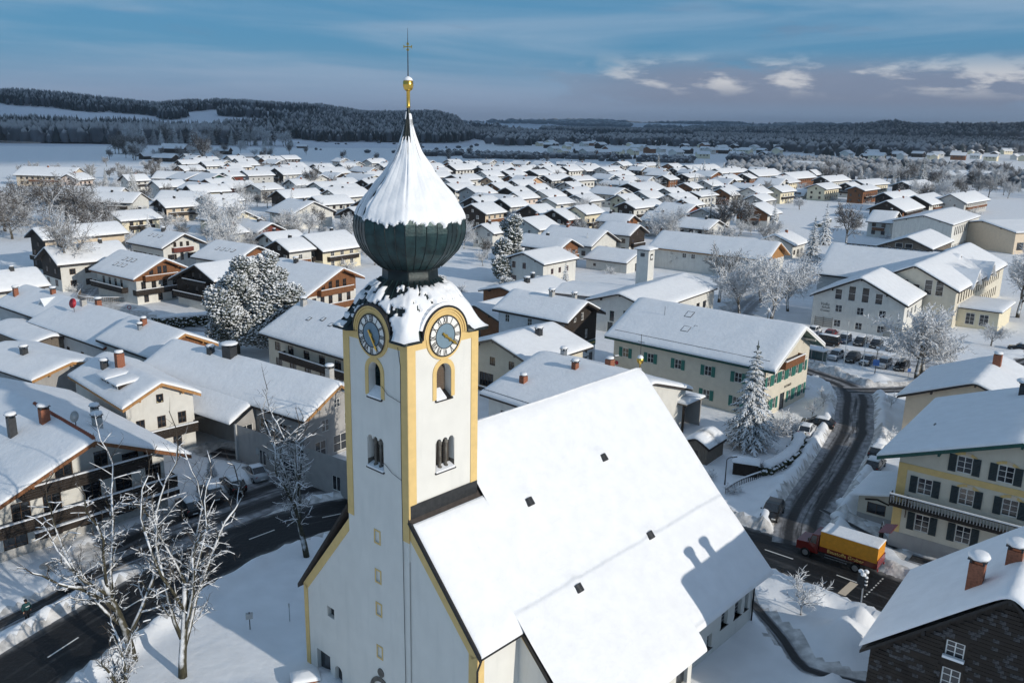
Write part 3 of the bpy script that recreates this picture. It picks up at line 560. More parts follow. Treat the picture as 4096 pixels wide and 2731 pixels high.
for vx, vy in VENTS:
    v = MB(); zc = zf(vx) + .30; dn = Vector((1, 0, -1.06)).normalized(); up = Vector((1.06, 0, 1)).normalized()
    pts = [Vector((vx, vy, zc)) + up * (.30 * math.sin(R(a)) - .02) + Vector((0, 1, 0)) * (.36 * math.cos(R(a))) for a in range(0, 181, 20)]
    v.prism(pts, -dn * .5); vo = v.build('roof_vent', METAL, roof); v = MB(); v.prism([p + dn * .02 for p in [Vector((vx, vy, zc)) + up * (.24 * math.sin(R(a)) - .01) + Vector((0, 1, 0)) * (.29 * math.cos(R(a))) for a in range(0, 181, 20)]], -dn * .03); v.build('vent_grille', BLACK, vo)
# ---- bell roof and onion dome
dome = obj('onion_dome', None, church, ((TX0 + TX1) / 2, TY1 / 2 - .03, 0))
def in_arch(a, z, q):
    t_ = q * min(abs(math.sin(a)), abs(math.cos(a))); return z < 26.75 and t_ < 1.80 and z < 24.95 + math.sqrt(max(0, 1.80 ** 2 - t_ * t_))
def cut(a, z, q): return min(q, 2.72 / max(abs(math.cos(a)), abs(math.sin(a)))) if in_arch(a, z, q) else q
def ring_pts(r, z, k, n=8):
    """k=0 octagon (corner towards the viewer), k=1 square aligned with the tower; 8 facets, n points each"""
    out = []
    for i in range(8 * n):
        a = 2 * math.pi * i / (8 * n) + R(22.5); c, s_ = math.cos(a), math.sin(a)
        ro = r * math.cos(R(22.5)) / math.cos((a % R(45)) - R(22.5))
        rs = r * .80 / max(abs(c), abs(s_)); q = cut(a, z, ro * (1 - k) + rs * k); out.append((q * c, q * s_, z))
    return out
NB = 16
def loft(prof, name, mats, parent, smooth=True, off=0.0):
    b = MB(); vs = []
    for r, z, k in prof: vs += ring_pts(r + off, z, k, NB)
    m = 8 * NB; b.add(vs, [(i * m + j, i * m + (j + 1) % m, (i + 1) * m + (j + 1) % m, (i + 1) * m + j) for i in range(len(prof) - 1) for j in range(m)]); return b.build(name, mats, parent, smooth=smooth)
BELL = [(3.98, 24.9, 1.0), (3.98, 25.02, 1.0), (3.80, 25.12, .97), (3.62, 25.3, .92), (3.48, 25.5, .85), (3.37, 25.75, .73), (3.26, 26.0, .6), (3.14, 26.25, .48), (3.02, 26.5, .35), (2.88, 26.75, .24), (2.70, 27.0, .12), (2.25, 27.45, .0), (1.80, 27.78, 0), (1.60, 27.95, 0), (1.58, 28.45, 0)]
loft(BELL, 'bell_roof', COPPERD, dome)
ONION = [(1.72, 28.42), (1.78, 28.55), (2.15, 28.86), (2.72, 29.45), (3.02, 30.0), (3.16, 30.6), (3.13, 31.2), (2.90, 31.8), (2.50, 32.4), (2.0, 32.97), (1.42, 33.65), (1.0, 34.33), (.73, 34.8), (.54, 35.25), (.36, 35.8), (.22, 36.35), (.16, 36.8), (.10, 37.3)]
loft([(r, z, 0) for r, z in ONION], 'onion_core', COPPERD, dome, off=-.03)
oz = np.array([z for r, z in ONION]); orr = np.array([r for r, z in ONION]); onr = lambda z: float(np.interp(z, oz, orr))
prs = random.Random(4)
def oct_pt(z, j, off=0.0, NF=4):      # j counts panel edges round the dome, 4 per facet
    f, q = divmod(j, NF); a0, a1 = R(45 * f + 45 - 22.5 + 22.5), R(45 * f + 45 + 22.5 + 22.5); r = onr(z) + off
    p0 = Vector((math.cos(a0) * r, math.sin(a0) * r, z)); p1 = Vector((math.cos(a1) * r, math.sin(a1) * r, z)); return p0.lerp(p1, q / NF)
zrows = [28.55, 29.15, 29.75, 30.35, 30.95, 31.5, 32.1]
for j in range(32):
    sh = prs.uniform(-.25, .25)
    for a, c in zip(zrows[:-1], zrows[1:]):
        a2 = a + (sh if a > 28.6 else 0); c2 = c + sh; b = MB(); k = 3; of = prs.uniform(.0, .018); vs = []
        for i in range(k + 1):
            z = a2 + (c2 - a2) * i / k; p0, p1 = oct_pt(z, j, of), oct_pt(z, j + 1, of); g = (p1 - p0) * .04; vs += [p0 + g, p1 - g]
        b.add(vs, [(2 * i, 2 * i + 1, 2 * i + 3, 2 * i + 2) for i in range(k)]); b.build('copper_panel', COPPER, dome)
    b = MB(); b.tube([oct_pt(z, j, .012) for z in np.linspace(28.5, 36.6, 26)], [.028 if onr(z) > .6 else .012 for z in np.linspace(28.5, 36.6, 26)], 4); b.build('standing_seam', COPPERD, dome)
def shell(name, zs, jn, rfun, mask, thick, parent, seed):
    """snow skin over a turned roof, kept only where mask(angle, z) is true"""
    rs = random.Random(seed); A = [2 * math.pi * j / jn for j in range(jn)]; V = []; ok = {}
    for i, z in enumerate(zs):
        for j, a in enumerate(A):
            c, s_ = math.cos(a), math.sin(a); r = rfun(a, z); m = mask(a, z); nse = noise.noise(Vector((c * 3, s_ * 3, z * 1.7 + seed)))
            tk = thick * (1 + .55 * nse) * min(1, r / 1.3) * (1 - .6 * math.exp(-(((a + R(22.5)) % R(45) - R(22.5)) / R(1.6)) ** 2)) * (1 - .10 * math.exp(-(((a + R(5.6)) % R(11.25) - R(5.6)) / R(1.5)) ** 2))
            V.append(Vector((c * r, s_ * r, z)) + Vector((c, s_, .45)) * (tk if m > 0 else -.06)); ok[i, j] = m > 0
    F = [(i * jn + j, i * jn + (j + 1) % jn, (i + 1) * jn + (j + 1) % jn, (i + 1) * jn + j) for i in range(len(zs) - 1) for j in range(jn) if ok[i, j] or ok[i + 1, j] or ok[i, (j + 1) % jn] or ok[i + 1, (j + 1) % jn]]
    b = MB(); b.add(V, F); return b.build(name, SNOW, parent, smooth=True)
def r_onion(a, z): return onr(z) * math.cos(R(22.5)) / math.cos((a % R(45)) - R(22.5))
def m_onion(a, z):
    d = math.degrees(a) % 360                                              # local angles; the camera looks from about 275, the weather came from 300
    d = (d - 322 + 180) % 360 - 180
    n = noise.noise(Vector((math.cos(a) * 4, math.sin(a) * 4, z * 2.2)))
    n2 = noise.noise(Vector((math.cos(a) * 11, math.sin(a) * 11, 3.3)))
    if d > 122: return -1
    if d < -56 + 6 * n: return 1 if (z > 31.4 and n2 > .18 and d > -100) else -1
    n4 = noise.noise(Vector((math.cos(a) * 26, math.sin(a) * 26, 7.7))); lo = 31.20 + .26 * n2 + .14 * n + .16 * n4
    if d < -38: lo += .06
    if z < lo: return -1
    return -1 if z > (35.5 + .3 * n if d < 12 else 36.9) else 1
shell('dome_snow', list(np.linspace(30.8, 32.2, 24)) + list(np.linspace(32.3, 37.0, 28)), 288, r_onion, m_onion, .115, dome, 2)
bz = np.array([p[1] for p in BELL]); br = np.array([p[0] for p in BELL]); bk = np.array([p[2] for p in BELL])
def r_bell(a, z):
    r, k = float(np.interp(z, bz, br)), float(np.interp(z, bz, bk)); ro = r * math.cos(R(22.5)) / math.cos((a % R(45)) - R(22.5)); rs = r * .80 / max(abs(math.cos(a)), abs(math.sin(a))); return cut(a, z, ro * (1 - k) + rs * k)
def m_bell(a, z):
    if in_arch(a, z, 3.2): return -1
    d = (math.degrees(a) - 322 + 180) % 360 - 180; n = noise.noise(Vector((math.cos(a) * 5, math.sin(a) * 5, z * 1.5 + 9))); n2 = noise.noise(Vector((math.cos(a) * 14, math.sin(a) * 14, z * 3 + 2)))
    if d < -62 + 8 * n: return 1 if n + n2 > .28 else -1
    if d > 120: return -1
    if z > 27.62 + .3 * n2: return -1
    if d < -5: return 1 if n * .9 + n2 * .5 + (26.5 - z) * .22 > -.20 else -1
    return 1 if (z < 26.5 + .3 * n or n2 * .8 + n > -.55) else -1
shell('bell_roof_snow', list(np.linspace(25.03, 27.7, 40)), 176, r_bell, m_bell, .15, dome, 5)
for j in range(32):
    a = 2 * math.pi * j / 32 + .02; b = MB(); b.tube([(math.cos(a) * (r_bell(a, z) + .03), math.sin(a) * (r_bell(a, z) + .03), z) for z in np.linspace(25.1, 27.9, 14)], .03, 4); b.build('standing_seam', COPPER, dome)
MB().lathe([(.12, 37.2), (.10, 37.3), (.10, 38.05), (.13, 38.1)], 12).build('finial_shaft', GOLD, dome, smooth=True)
MB().lathe([(.10, 38.06), (.22, 38.14), (.27, 38.28), (.285, 38.39), (.29, 38.41), (.29, 38.43), (.285, 38.45), (.27, 38.58), (.2, 38.7), (.06, 38.78)], 20).build('finial_ball', GOLD, dome, smooth=True)
MB().lathe([(.27, 38.62), (.2, 38.75), (.05, 38.84)], 16).build('finial_snow', SNOW, dome, smooth=True)
MB().tube([(0, 0, 38.7), (0, 0, 40.2), (0, 0, 41.3)], [.035, .025, .008], 6).build('finial_rod', METAL, dome)
b = MB(); b.box((0, 0, 40.35), (.42, .03, .06)); b.box((-.21, 0, 40.35), (.04, .03, .18)); b.box((.21, 0, 40.35), (.04, .03, .18)); b.box((0, 0, 40.5), (.12, .03, .12), 0, 0, 0); b.box((0, 0, 40.2), (.14, .03, .1)); b.build('finial_cross', GOLD, dome, (0, 0, 0), R(40))
# small gilt cross ball on the far end of the ridge
g = MB(); g.lathe([(.05, 0), (.05, .25), (.24, .4), (.3, .62), (.22, .85), (.05, .95)], 12, 0, (RX, 26.4, RZ + .2)); g.build('ridge_ball', GOLD, roof, smooth=True)
MB().lathe([(.26, .78), (.18, .95), (.03, 1.02)], 10, 0, (RX, 26.4, RZ + .2)).build('ridge_ball_snow', SNOW, roof)
g = MB(); g.tube([(RX, 26.4, RZ + 1.1), (RX, 26.4, RZ + 2.9)], .022, 5); g.tube([(RX - .3, 26.4, RZ + 2.3), (RX + .3, 26.4, RZ + 2.3)], .022, 5); g.tube([(RX - .18, 26.4, RZ + 2.0), (RX + .18, 26.4, RZ + 2.0)], .015, 5); g.build('ridge_cross', METAL, roof)

# ------------------------------------------------------------------ building kit
WCACHE = {}
def win_mesh(w, h, nx_, ny_, fm, far=False):
    """frame with glazing bars, drawn facing -y with its sill at z=0"""
    k = (w, h, nx_, ny_, fm.name, far)
    if k in WCACHE: return WCACHE[k]
    b = MB(); f = .07 if not far else .12; y0, y1 = -.045, .03
    for x0, x1, z0, z1 in ((-w / 2, -w / 2 + f, 0, h), (w / 2 - f, w / 2, 0, h), (-w / 2 + f, w / 2 - f, h - f, h), (-w / 2 + f, w / 2 - f, 0, f)): b.bx(x0, x1, y0, y1, z0, z1)
    for i in range(1, nx_): x = -w / 2 + w * i / nx_; b.bx(x - .03, x + .03, y0 + .008, y1, f, h - f)
    for i in range(1, ny_): z = h * i / ny_; b.bx(-w / 2 + f, w / 2 - f, y0 + .012, y1, z - .02, z + .02)
    if far: b.bx(-w / 2 + f, w / 2 - f, -.015, .0, f, h - f, 1)
    a = b.mesh('window', [fm, GLASS] if far else fm); p = MB().bx(-w / 2 + .03, w / 2 - .03, -.012, .012, .03, h - .03).mesh('pane', GLASS)
    WCACHE[k] = (a, p); return WCACHE[k]
SHC = {}
def window(parent, loc, rz, w, h, nx_=2, ny_=2, fm=FRW, shutter=None, far=False, snow=False, glass=None, name='window'):
    a, p = win_mesh(w, h, nx_, ny_, fm, far); o = obj(name, a, parent, loc, rz)
    if far: return o
    pn = obj('pane', p, o)
    if glass: pn.data = MB().bx(-w / 2 + .03, w / 2 - .03, -.012, .012, .03, h - .03).mesh('pane', glass)
    if shutter:
        k = (w, h, shutter.name)
        if k not in SHC:
            b = MB(); sw = w * .5; b.bx(-sw / 2, sw / 2, -.03, .03, -.02, h + .02)
            for i in range(int(h / .14)): b.box((0, -.035, .1 + i * .14), (sw - .14, .03, .1), 0, 0, R(30))
            SHC[k] = b.mesh('shutter', shutter)
        for s in (-1, 1): obj('shutter', SHC[k], o, (s * (w / 2 + w * .25 + .02), -.14, 0))
    if snow: MB().bx(-w / 2, w / 2, -.2, -.02, -.03, .07).build('sill_snow', SNOW, o)
    return o
def flank(mesh_w, side, a0, a1, y0, y1):
    """(origin, direction, rz, outward) of a wall of a house whose walls span x a0..a1, y y0..y1"""
    return {'g0': ((a0, (y0 + y1) / 2), (0, -1), R(270)), 'g1': ((a1, (y0 + y1) / 2), (0, 1), R(90)), 'e0': (((a0 + a1) / 2, y0), (1, 0), 0.0), 'e1': (((a0 + a1) / 2, y1), (-1, 0), R(180))}[side]
def chimney(parent, x, y, z, w=.6, h=1.3, m=BRICK, cap=True, d=None, snow=.28):
    d = d or w; b = MB(); b.bx(-w / 2, w / 2, -d / 2, d / 2, -1.2, h)
    if cap:
        for sx in (-1, 1):
            for sy in (-1, 1): b.bx(sx * (w / 2 - .06) - .05, sx * (w / 2 - .06) + .05, sy * (d / 2 - .06) - .05, sy * (d / 2 - .06) + .05, h, h + .22, 1)
        b.bx(-w / 2 - .1, w / 2 + .1, -d / 2 - .1, d / 2 + .1, h + .22, h + .28, 1)
    else: b.bx(-w / 2 + .1, w / 2 - .1, -d / 2 + .1, d / 2 - .1, h, h + .12, 1)
    c = b.build('chimney', [m, METAL], parent, (x, y, z))
    if snow:
        zt = h + (.28 if cap else .12); b = MB(); k = .1 if cap else 0
        for s_, z_ in ((1.0, zt), (1.06, zt + snow * .4), (.92, zt + snow * .8), (.5, zt + snow)): pass
        b.lathe([((w / 2 + k) * 1.12, zt), ((w / 2 + k) * 1.2, zt + snow * .45), ((w / 2 + k) * 1.0, zt + snow * .85), ((w / 2 + k) * .45, zt + snow)], 10, 0, (0, 0, 0), R(18)); b.build('chimney_snow', SNOW, c, smooth=True)
    return c
def balcony(parent, x, y, z, rz, L, dpt=1.2, h=1.0, m=WOODB, post=True, slats=0, snow=True, pm=None):
    """boarded balcony along local x, projecting towards -y"""
    b = MB(); b.bx(-L / 2, L / 2, -dpt, 0, -.16, 0); o = b.build('balcony', m, parent, (x, y, z), rz); b = MB()
    if slats:
        b.bx(-L / 2, L / 2, -dpt - .04, -dpt + .04, h - .1, h); b.bx(-L / 2, L / 2, -dpt - .02, -dpt + .02, .08, .16)
        sm = MB().bx(-.045, .045, -.02, .02, .16, h - .1).mesh('baluster', pm or m)
        for i in range(slats): obj('baluster', sm, o, (-L / 2 + L * (i + .5) / slats, -dpt, 0))
    else:
        for i in range(4): b.bx(-L / 2, L / 2, -dpt - .03, -dpt + .02, .06 + i * h * .235, .04 + (i + .93) * h * .235)
        b.bx(-L / 2, L / 2, -dpt - .07, -dpt + .06, h - .06, h)
    for s in (-1, 1): b.bx(s * L / 2 - .03, s * L / 2 + .03, -dpt, 0, .06, h)
    b.build('railing', m, o)
    if snow:
        b = MB(); b.bx(-L / 2 - .03, L / 2 + .03, -dpt - .1, -dpt + .1, h, h + .11); b.build('rail_snow', SNOW, o)
    return o
def snow_roof(parent, x0, x1, y0, y1, hr, t, th=.36, seed=1, fine=True, ridge=0.0, extra=None):
    st = .7 if fine else 2.2
    if fine: xs, ys = axis_pts(x0, x1, st), axis_pts(y0, y1, st, (-.45, -.2, 0.0, .2, .45))
    else:
        q = [0, .25, .8]; xs = np.array([x0 + v for v in q] + list(np.linspace(x0 + 2.5, x1 - 2.5, 4)) + [x1 - v for v in q[::-1]])
        ys = np.array(sorted([y0 + v for v in q] + [y0 * .5, -.3, 0.0, .3, y1 * .5] + [y1 - v for v in q]))
    zf_ = lambda x, y: hr - (np.sqrt(y * y + .16) - .4 * 1) * t - .0 + (extra(x, y) if extra else 0)
    return snow_grid('roof_snow', xs, ys, zf_, th, parent, seed=seed, edge=.7 if fine else .8, lip=.3, amp=.07 if fine else .03)
def house(name, label, cat, A, az, L, y0, y1, hr, pitch, wall=WHITE, gable=None, ov=(.9, .9), roofm=ROOFD, wins=(), fm=FRW, far=False, chim=(), group=None, gz0=2.7, base=None,
          verge=None, th=.36, seed=1, fine=True, extra=None, sh=None, grow=0.0, hip=False):
    """gabled house: A = ridge end of the front gable on plan, az = direction the ridge runs from there"""
    u = Vector((math.cos(R(az)), math.sin(R(az)))); cx, cy_ = A[0] + u.x * L / 2, A[1] + u.y * L / 2; t = math.tan(R(pitch))
    r = thing(name, label, cat, (cx, cy_, 0), R(az), group); a0, a1 = -L / 2 + ov[0], L / 2 - ov[0] * .6; wy0, wy1 = y0 + ov[1], y1 - ov[1]; hu = hr - .24
    zr = lambda y: hu - abs(y) * t
    holes = {s: [] for s in ('g0', 'g1', 'e0', 'e1')}
    for wn_ in wins: holes[wn_[0]].append(rect(*wn_[1:5]))
    b = MB(); H = {}
    for s in ('g0', 'g1', 'e0', 'e1'):
        (ox, oy), (dx, dy), rz = flank(None, s, a0, a1, wy0, wy1); hw = (wy1 - wy0) / 2 if s[0] == 'g' else (a1 - a0) / 2; yc = (wy0 + wy1) / 2
        if s == 'g0': out = [(-hw, -.3), (hw, -.3), (hw, zr(wy0)), (yc, hu), (-hw, zr(wy1))]
        elif s == 'g1': out = [(-hw, -.3), (hw, -.3), (hw, zr(wy1)), (-yc, hu), (-hw, zr(wy0))]
        else: zt = zr(wy0 if s == 'e0' else wy1); out = [(-hw, -.3), (hw, -.3), (hw, zt), (-hw, zt)]
        b.panel((ox, oy, 0), (dx, dy, 0), (0, 0, 1), out, () if far else holes[s], .14, 0)
        if gable is not None and s[0] == 'g':
            g = MB(); o2 = [(-hw, gz0), (hw, gz0), out[2], out[3], out[4]]; nx__ = Vector((dx, dy, 0)).cross(Vector((0, 0, 1)))
            hs = [h for h in holes[s] if h[0][1] > gz0 + .02 and h[2][1] < hu]
            g.panel(Vector((ox, oy, 0)) + nx__ * .05, (dx, dy, 0), (0, 0, 1), o2, () if far else hs, .19); g.prism([Vector((ox, oy, 0)) + nx__ * .05 + Vector((dx, dy, 0)) * q for q in (-hw, hw)] + [Vector((ox, oy, 0)) + Vector((dx, dy, 0)) * q for q in (hw, -hw)], (0, 0, .001)) if False else None
            if s == 'g0' or not far: g.build('gable_boarding', gable, r)
    b.build('wall', wall, r)
    if base:
        b = MB(); e = .04; b.bx(a0 - e, a1 + e, wy0 - e, wy0, -.3, base[1]); b.bx(a0 - e, a1 + e, wy1, wy1 + e, -.3, base[1]); b.bx(a0 - e, a0, wy0, wy1, -.3, base[1]); b.bx(a1, a1 + e, wy0, wy1, -.3, base[1]); b.build('plinth', base[0], r)
    b = MB(); zt = lambda y: hr - abs(y) * t; tk = .2
    for ya, yb in ((y0, 0), (0, y1)):
        b.add([(-L / 2, ya, zt(ya)), (L / 2, ya, zt(ya)), (L / 2, yb, zt(yb)), (-L / 2, yb, zt(yb)), (-L / 2, ya, zt(ya) - tk), (L / 2, ya, zt(ya) - tk), (L / 2, yb, zt(yb) - tk), (-L / 2, yb, zt(yb) - tk)], [(0, 1, 2, 3), (7, 6, 5, 4), (0, 4, 5, 1), (1, 5, 6, 2), (2, 6, 7, 3), (3, 7, 4, 0)])
    ro = b.build('roof', roofm, r)
    if verge is not None:
        for x in (-L / 2 - .05, L / 2):
            for ya in (y0, y1): MB().prism([(x, ya, zt(ya) + .1), (x, 0, zt(0) + .1), (x, 0, zt(0) - .24), (x, ya, zt(ya) - .24)], (.05, 0, 0)).build('verge_board', verge, ro)
    if fine:                                                                   # purlin ends under the verge
        for yy in (0, y0 * .55, y1 * .55): MB().bx(-L / 2 + .1, a0, yy - .09, yy + .09, zt(yy) - .5, zt(yy) - .2 - (0 if yy == 0 else .02)).build('purlin', roofm if verge is None else verge, ro)
    snow_roof(ro, -L / 2 - .04, L / 2 + .04, y0 - .05, y1 + .05, hr, t, th, seed, fine, extra=extra)
    for c in chim: chimney(ro, c[0], c[1], hr - abs(c[1]) * t + .25, *c[2:])
    for wn_ in wins:
        s, u_, z_, w_, h_ = wn_[:5]; k = wn_[5] if len(wn_) > 5 else {}
        (ox, oy), (dx, dy), rz = flank(None, s, a0, a1, wy0, wy1); q = k.pop('proud', 0) if k else 0
        out_ = Vector((dx, dy, 0)).cross(Vector((0, 0, 1))); in_ = .05 if (gable is not None and s[0] == 'g' and z_ > gz0) else 0
        p = Vector((ox + dx * u_, oy + dy * u_, z_)) + out_ * ((in_ + .02) if far else -.09 + in_)
        kk = dict(fm=fm, far=far, shutter=sh); kk.update(k)
        window(r, p, rz, w_, h_, **kk)
    r['_a0'] = a0; r['_a1'] = a1; r['_y0'] = wy0; r['_y1'] = wy1
    return r
def wall_pt(r, s, u_, z_, out=0.0):
    (ox, oy), (dx, dy), rz = flank(None, s, r['_a0'], r['_a1'], r['_y0'], r['_y1']); n_ = Vector((dx, dy, 0)).cross(Vector((0, 0, 1)))
    return Vector((ox + dx * u_, oy + dy * u_, z_)) + n_ * out, rz
def row(s, us, z, w=1.0, h=1.25, **k): return [(s, u_, z, w, h, dict(k)) for u_ in us]
def skylight(r, x, y, hr, pitch, w=.9, h=1.2):
    ro = [c for c in r.children if c.name.startswith('roof')][0]; t = math.tan(R(pitch)); sg = -1 if y < 0 else 1
    b = MB().bx(-w / 2, w / 2, -h / 2, h / 2, 0, .45); b.bx(-w / 2 + .1, w / 2 - .1, -h / 2 + .1, h / 2 - .1, .45, .47, 1); o = b.build('skylight', [METAL, SNOW], ro, (x, y, hr - abs(y) * t)); o.rotation_euler = (-sg * R(pitch), 0, 0)

# ------------------------------------------------------------------ the buildings round the church
# butcher's house at the lower left edge
hA = house('gabled_house', 'large chalet with stacked wooden balconies and brown ridge tiles behind the two pollarded trees', 'house', (-35.8, 69.2), 138.5, 27, -8.6, 9.4, 9.2, 23.5, WHITE, None, (2.1, 1.7), WOODB,
           [('g0', 1.6, 6.0, 1.2, 1.5), ('g0', -1.6, 6.0, 1.5, 2.0), ('g0', 4.2, 5.6, 1.5, 1.0)] + row('g0', (-5.3, -2.8, .6, 3.4, 6.2), 3.1, 1.5, 1.7, fm=FRB) + row('g0', (-6.0, -3.2, .2, 3.2, 5.8), .4, 1.9, 1.6, fm=FRB) + row('e0', (-8, -5, -2, 2, 5, 8), 3.1), FRB,
           chim=((-5.4, 1.0, .75, 1.5, BRICK, True), (-8.4, -2.4, .7, 1.2, CONC, True), (-4.0, -4.0, .6, 1.3, CONC, True), (-4.2, 3.4, .65, 2.0, METAL, True)), verge=WOODB, seed=11, base=(CONC, .9))
hA_ro = [c for c in hA.children if c.name.startswith('roof')][0]
for i in range(42): MB().tube([(-13.4 + i * .44, 0, 9.52), (-13.0 + i * .44, 0, 9.60)], [.15, .17], 8).build('ridge_tile', TILER, hA_ro) if i < 30 else None
for z, L_, dp in ((2.75, 15.5, 1.5), (5.5, 11.0, 1.5)):
    p, rz = wall_pt(hA, 'g0', 0, z); balcony(hA, p.x, p.y, z, rz, L_, dp, .95, WOODD)
p, rz = wall_pt(hA, 'g0', 1.4, 2.1, 1.62); sb = MB().bx(-6.4, 6.4, -.06, .0, -.32, .32).build('shop_sign', WOODD, hA, p, rz); text('Metzgerei', .55, SIGNW, sb, (2.6, -.07, 0), 0); MB().bx(-6.4, 6.4, -.2, .1, .32, .42).build('sign_snow', SNOW, sb)
dish = MB().lathe([(.02, 0), (.3, .06), (.5, .18), (.52, .2)], 16).build('satellite_dish', LGREY, hA_ro, (-9.0, -.4, 10.3), smooth=True); dish.rotation_euler = (R(70), 0, R(200)); MB().tube([(-9.0, -.3, 9.3), (-9.0, -.3, 10.3)], .04, 6).build('dish_mast', METAL, hA_ro)

hB = house('gabled_house', 'white gabled house with dormers, low wooden balcony and a person at its attic window', 'house', (-37.8, 88.4), 135, 16.5, -4.3, 4.3, 8.5, 26, WHITE, None, (.8, .6), WOODO,
           [('g0', .0, 6.15, .8, 1.0, dict(nx_=1, ny_=1))] + row('g0', (-2.3, 0, 2.3), 3.3, .95, 1.35, fm=FRB) + row('g0', (-1.9, 1.6), .6, 1.0, 1.5, fm=FRB) + row('e1', (-5.5, -3, 0, 3), 3.4, .8, 1.0), FRB,
           chim=((.8, .9, .85, 1.9, BRICK, False), (3.2, 1.8, .7, .9, METAL, True)), verge=WOODO, seed=12)
p, rz = wall_pt(hB, 'g0', .3, 2.45); balcony(hB, p.x, p.y, 2.45, rz, 6.6, 1.0, .9, WOODD)
roB = [c for c in hB.children if c.name.startswith('roof')][0]
for x in (-3.4, -.2):                                                            # shed dormers
    dm = MB(); dm.bx(-1.1, 1.1, 1.5, 3.1, 6.6, 8.15); o = dm.build('dormer', WOODD, roB, (x, 0, 0)); window(o, (0, 3.12, 7.2), R(180), 1.5, .7, 2, 1, FRW)
    snow_grid('dormer_snow', axis_pts(-1.45, 1.45, .5), axis_pts(.6, 3.5, .5), lambda X_, Y_: 8.42 - (Y_ - .6) * .1, .3, o, seed=21)
# person looking out of the attic window (one continuous body, leaning on the sill)
def skinned(name, pts, edges, rad, mats, parent, loc, rz, sub=2):
    me = bpy.data.meshes.new(name); me.from_pydata(pts, edges, []); me.materials.append(mats); o = obj(name, me, parent, loc, rz); m = o.modifiers.new('skin', 'SKIN')
    for v, q in zip(me.skin_vertices[0].data, rad): v.radius = (q, q) if not isinstance(q, tuple) else q
    me.skin_vertices[0].data[0].use_root = True; s = o.modifiers.new('sub', 'SUBSURF'); s.levels = sub; s.render_levels = sub; return o
p, rz = wall_pt(hB, 'g0', 0, 6.12, -.14); m4 = Matrix.Translation(hB.location) @ Matrix.Rotation(hB.rotation_euler.z, 4, 'Z'); wp = m4 @ p
pw = thing('person', 'person in a pale yellow top leaning out of the attic window', 'person', wp, hB.rotation_euler.z + rz)
skinned('body', [(0, .25, -.1), (0, .18, .15), (0, .06, .36), (0, .02, .46), (0, -.04, .56), (-.2, .08, .38), (-.27, -.02, .18), (-.18, -.1, .05), (.2, .08, .38), (.27, -.02, .18), (.18, -.1, .05)], [(0, 1), (1, 2), (2, 3), (3, 4), (2, 5), (5, 6), (6, 7), (2, 8), (8, 9), (9, 10)], [(.17, .11), (.17, .11), (.14, .1), .06, .10, .07, .055, .04, .07, .055, .04], CLOTHY, pw, (0, 0, 0), 0)
skinned('head', [(0, -.04, .50), (0, -.07, .58), (0, -.08, .64)], [(0, 1), (1, 2)], [.07, .092, .075], SKIN, pw, (0, 0, 0), 0); MB().lathe([(.09, .60), (.1, .66), (.07, .72), (.02, .74)], 10, 0, (0, -.05, 0)).build('hair', HAIR, pw, smooth=True)

hC = house('long_building', 'long grey building with deep snow roof, recessed shops and beige sunlit gable', 'building', (-18.67, 89.6), 145, 31, -5.6, 5.3, 8.3, 28, GREY, None, (.8, .5), ROOFD,
           [('g0', -1.8, 3.3, 1.1, 1.4), ('g0', 1.6, 3.3, 1.1, 1.4), ('g0', 0, 5.6, .9, 1.0), ('g0', -2.6, .4, 1.6, 2.0), ('g0', .4, .4, 2.2, 2.0), ('g0', 3.2, .4, 1.4, 2.0)] + row('e1', (11.5, 8.4), 3.1, 1.4, 1.2) + row('e1', (12.8, 9.8, 7.6), .3, 1.5, 1.9), FRW,
           chim=((3.0, .5, 1.6, 1.5, METAL, True, 1.0), (6.3, .8, .7, .9, METAL, True), (-12.2, -1.5, .7, 1.6, CONC, True)), verge=WOODO, seed=13, th=.42)
b = MB(); b.bx(hC['_a0'] - .05, hC['_a0'], hC['_y0'], hC['_y1'], -.3, 5.2); b = MB(); roC = [c for c in hC.children if c.name.startswith('roof')][0]
b.panel((-7.0, 7.6, 0), (-1, 0, 0), (0, 0, 1), [(0, -.3), (21.8, -.3), (21.8, 4.1), (0, 4.1)], [rect(4.2, .4, 1.1, 1.7), rect(10.2, 2.6, 1.2, 1.1), rect(8.5, .3, 2.4, 1.6), rect(15.5, .5, 1.2, 1.6)], .14); b.panel((-7.0, 5.0, 0), (0, 1, 0), (0, 0, 1), [(0, -.3), (2.6, -.3), (2.6, 4.1), (0, 5.4)], [rect(1.3, 2.7, 1.6, 1.0)], .14); b.build('wing_wall', GREY, hC)
for x, z, w_, h_ in ((-11.2, .4, 1.1, 1.7), (-17.2, 2.6, 1.2, 1.1), (-15.5, .3, 2.4, 1.6), (-22.5, .5, 1.2, 1.6)): window(hC, (x, 7.5, z), R(180), w_, h_, 2, 1)
window(hC, (-7.1, 6.3, 2.7), R(90), 1.6, 1.0, 2, 1); MB().bx(-.14, .14, -.14, .14, -.3, 4.1).build('corner_pilaster', LGREY, hC, (-7.0, 7.62, 0))
tC = math.tan(R(28)); b = MB(); b.add([(-7.0, 5.0, 8.3 - 5.0 * tC + .02), (15.5, 5.0, 8.3 - 5.0 * tC + .02), (15.5, 8.1, 8.3 - 8.1 * tC + .3), (-6.6, 8.1, 8.3 - 8.1 * tC + .3)], [(0, 1, 2, 3)]); b.build('wing_roof', ROOFD, hC)
snow_grid('wing_roof_snow', axis_pts(-6.7, 15.6, .8), axis_pts(4.6, 8.2, .6), lambda X_, Y_: 8.3 - Y_ * tC + .06 * (Y_ - 4.6), .4, roC, seed=14, edge=.5)
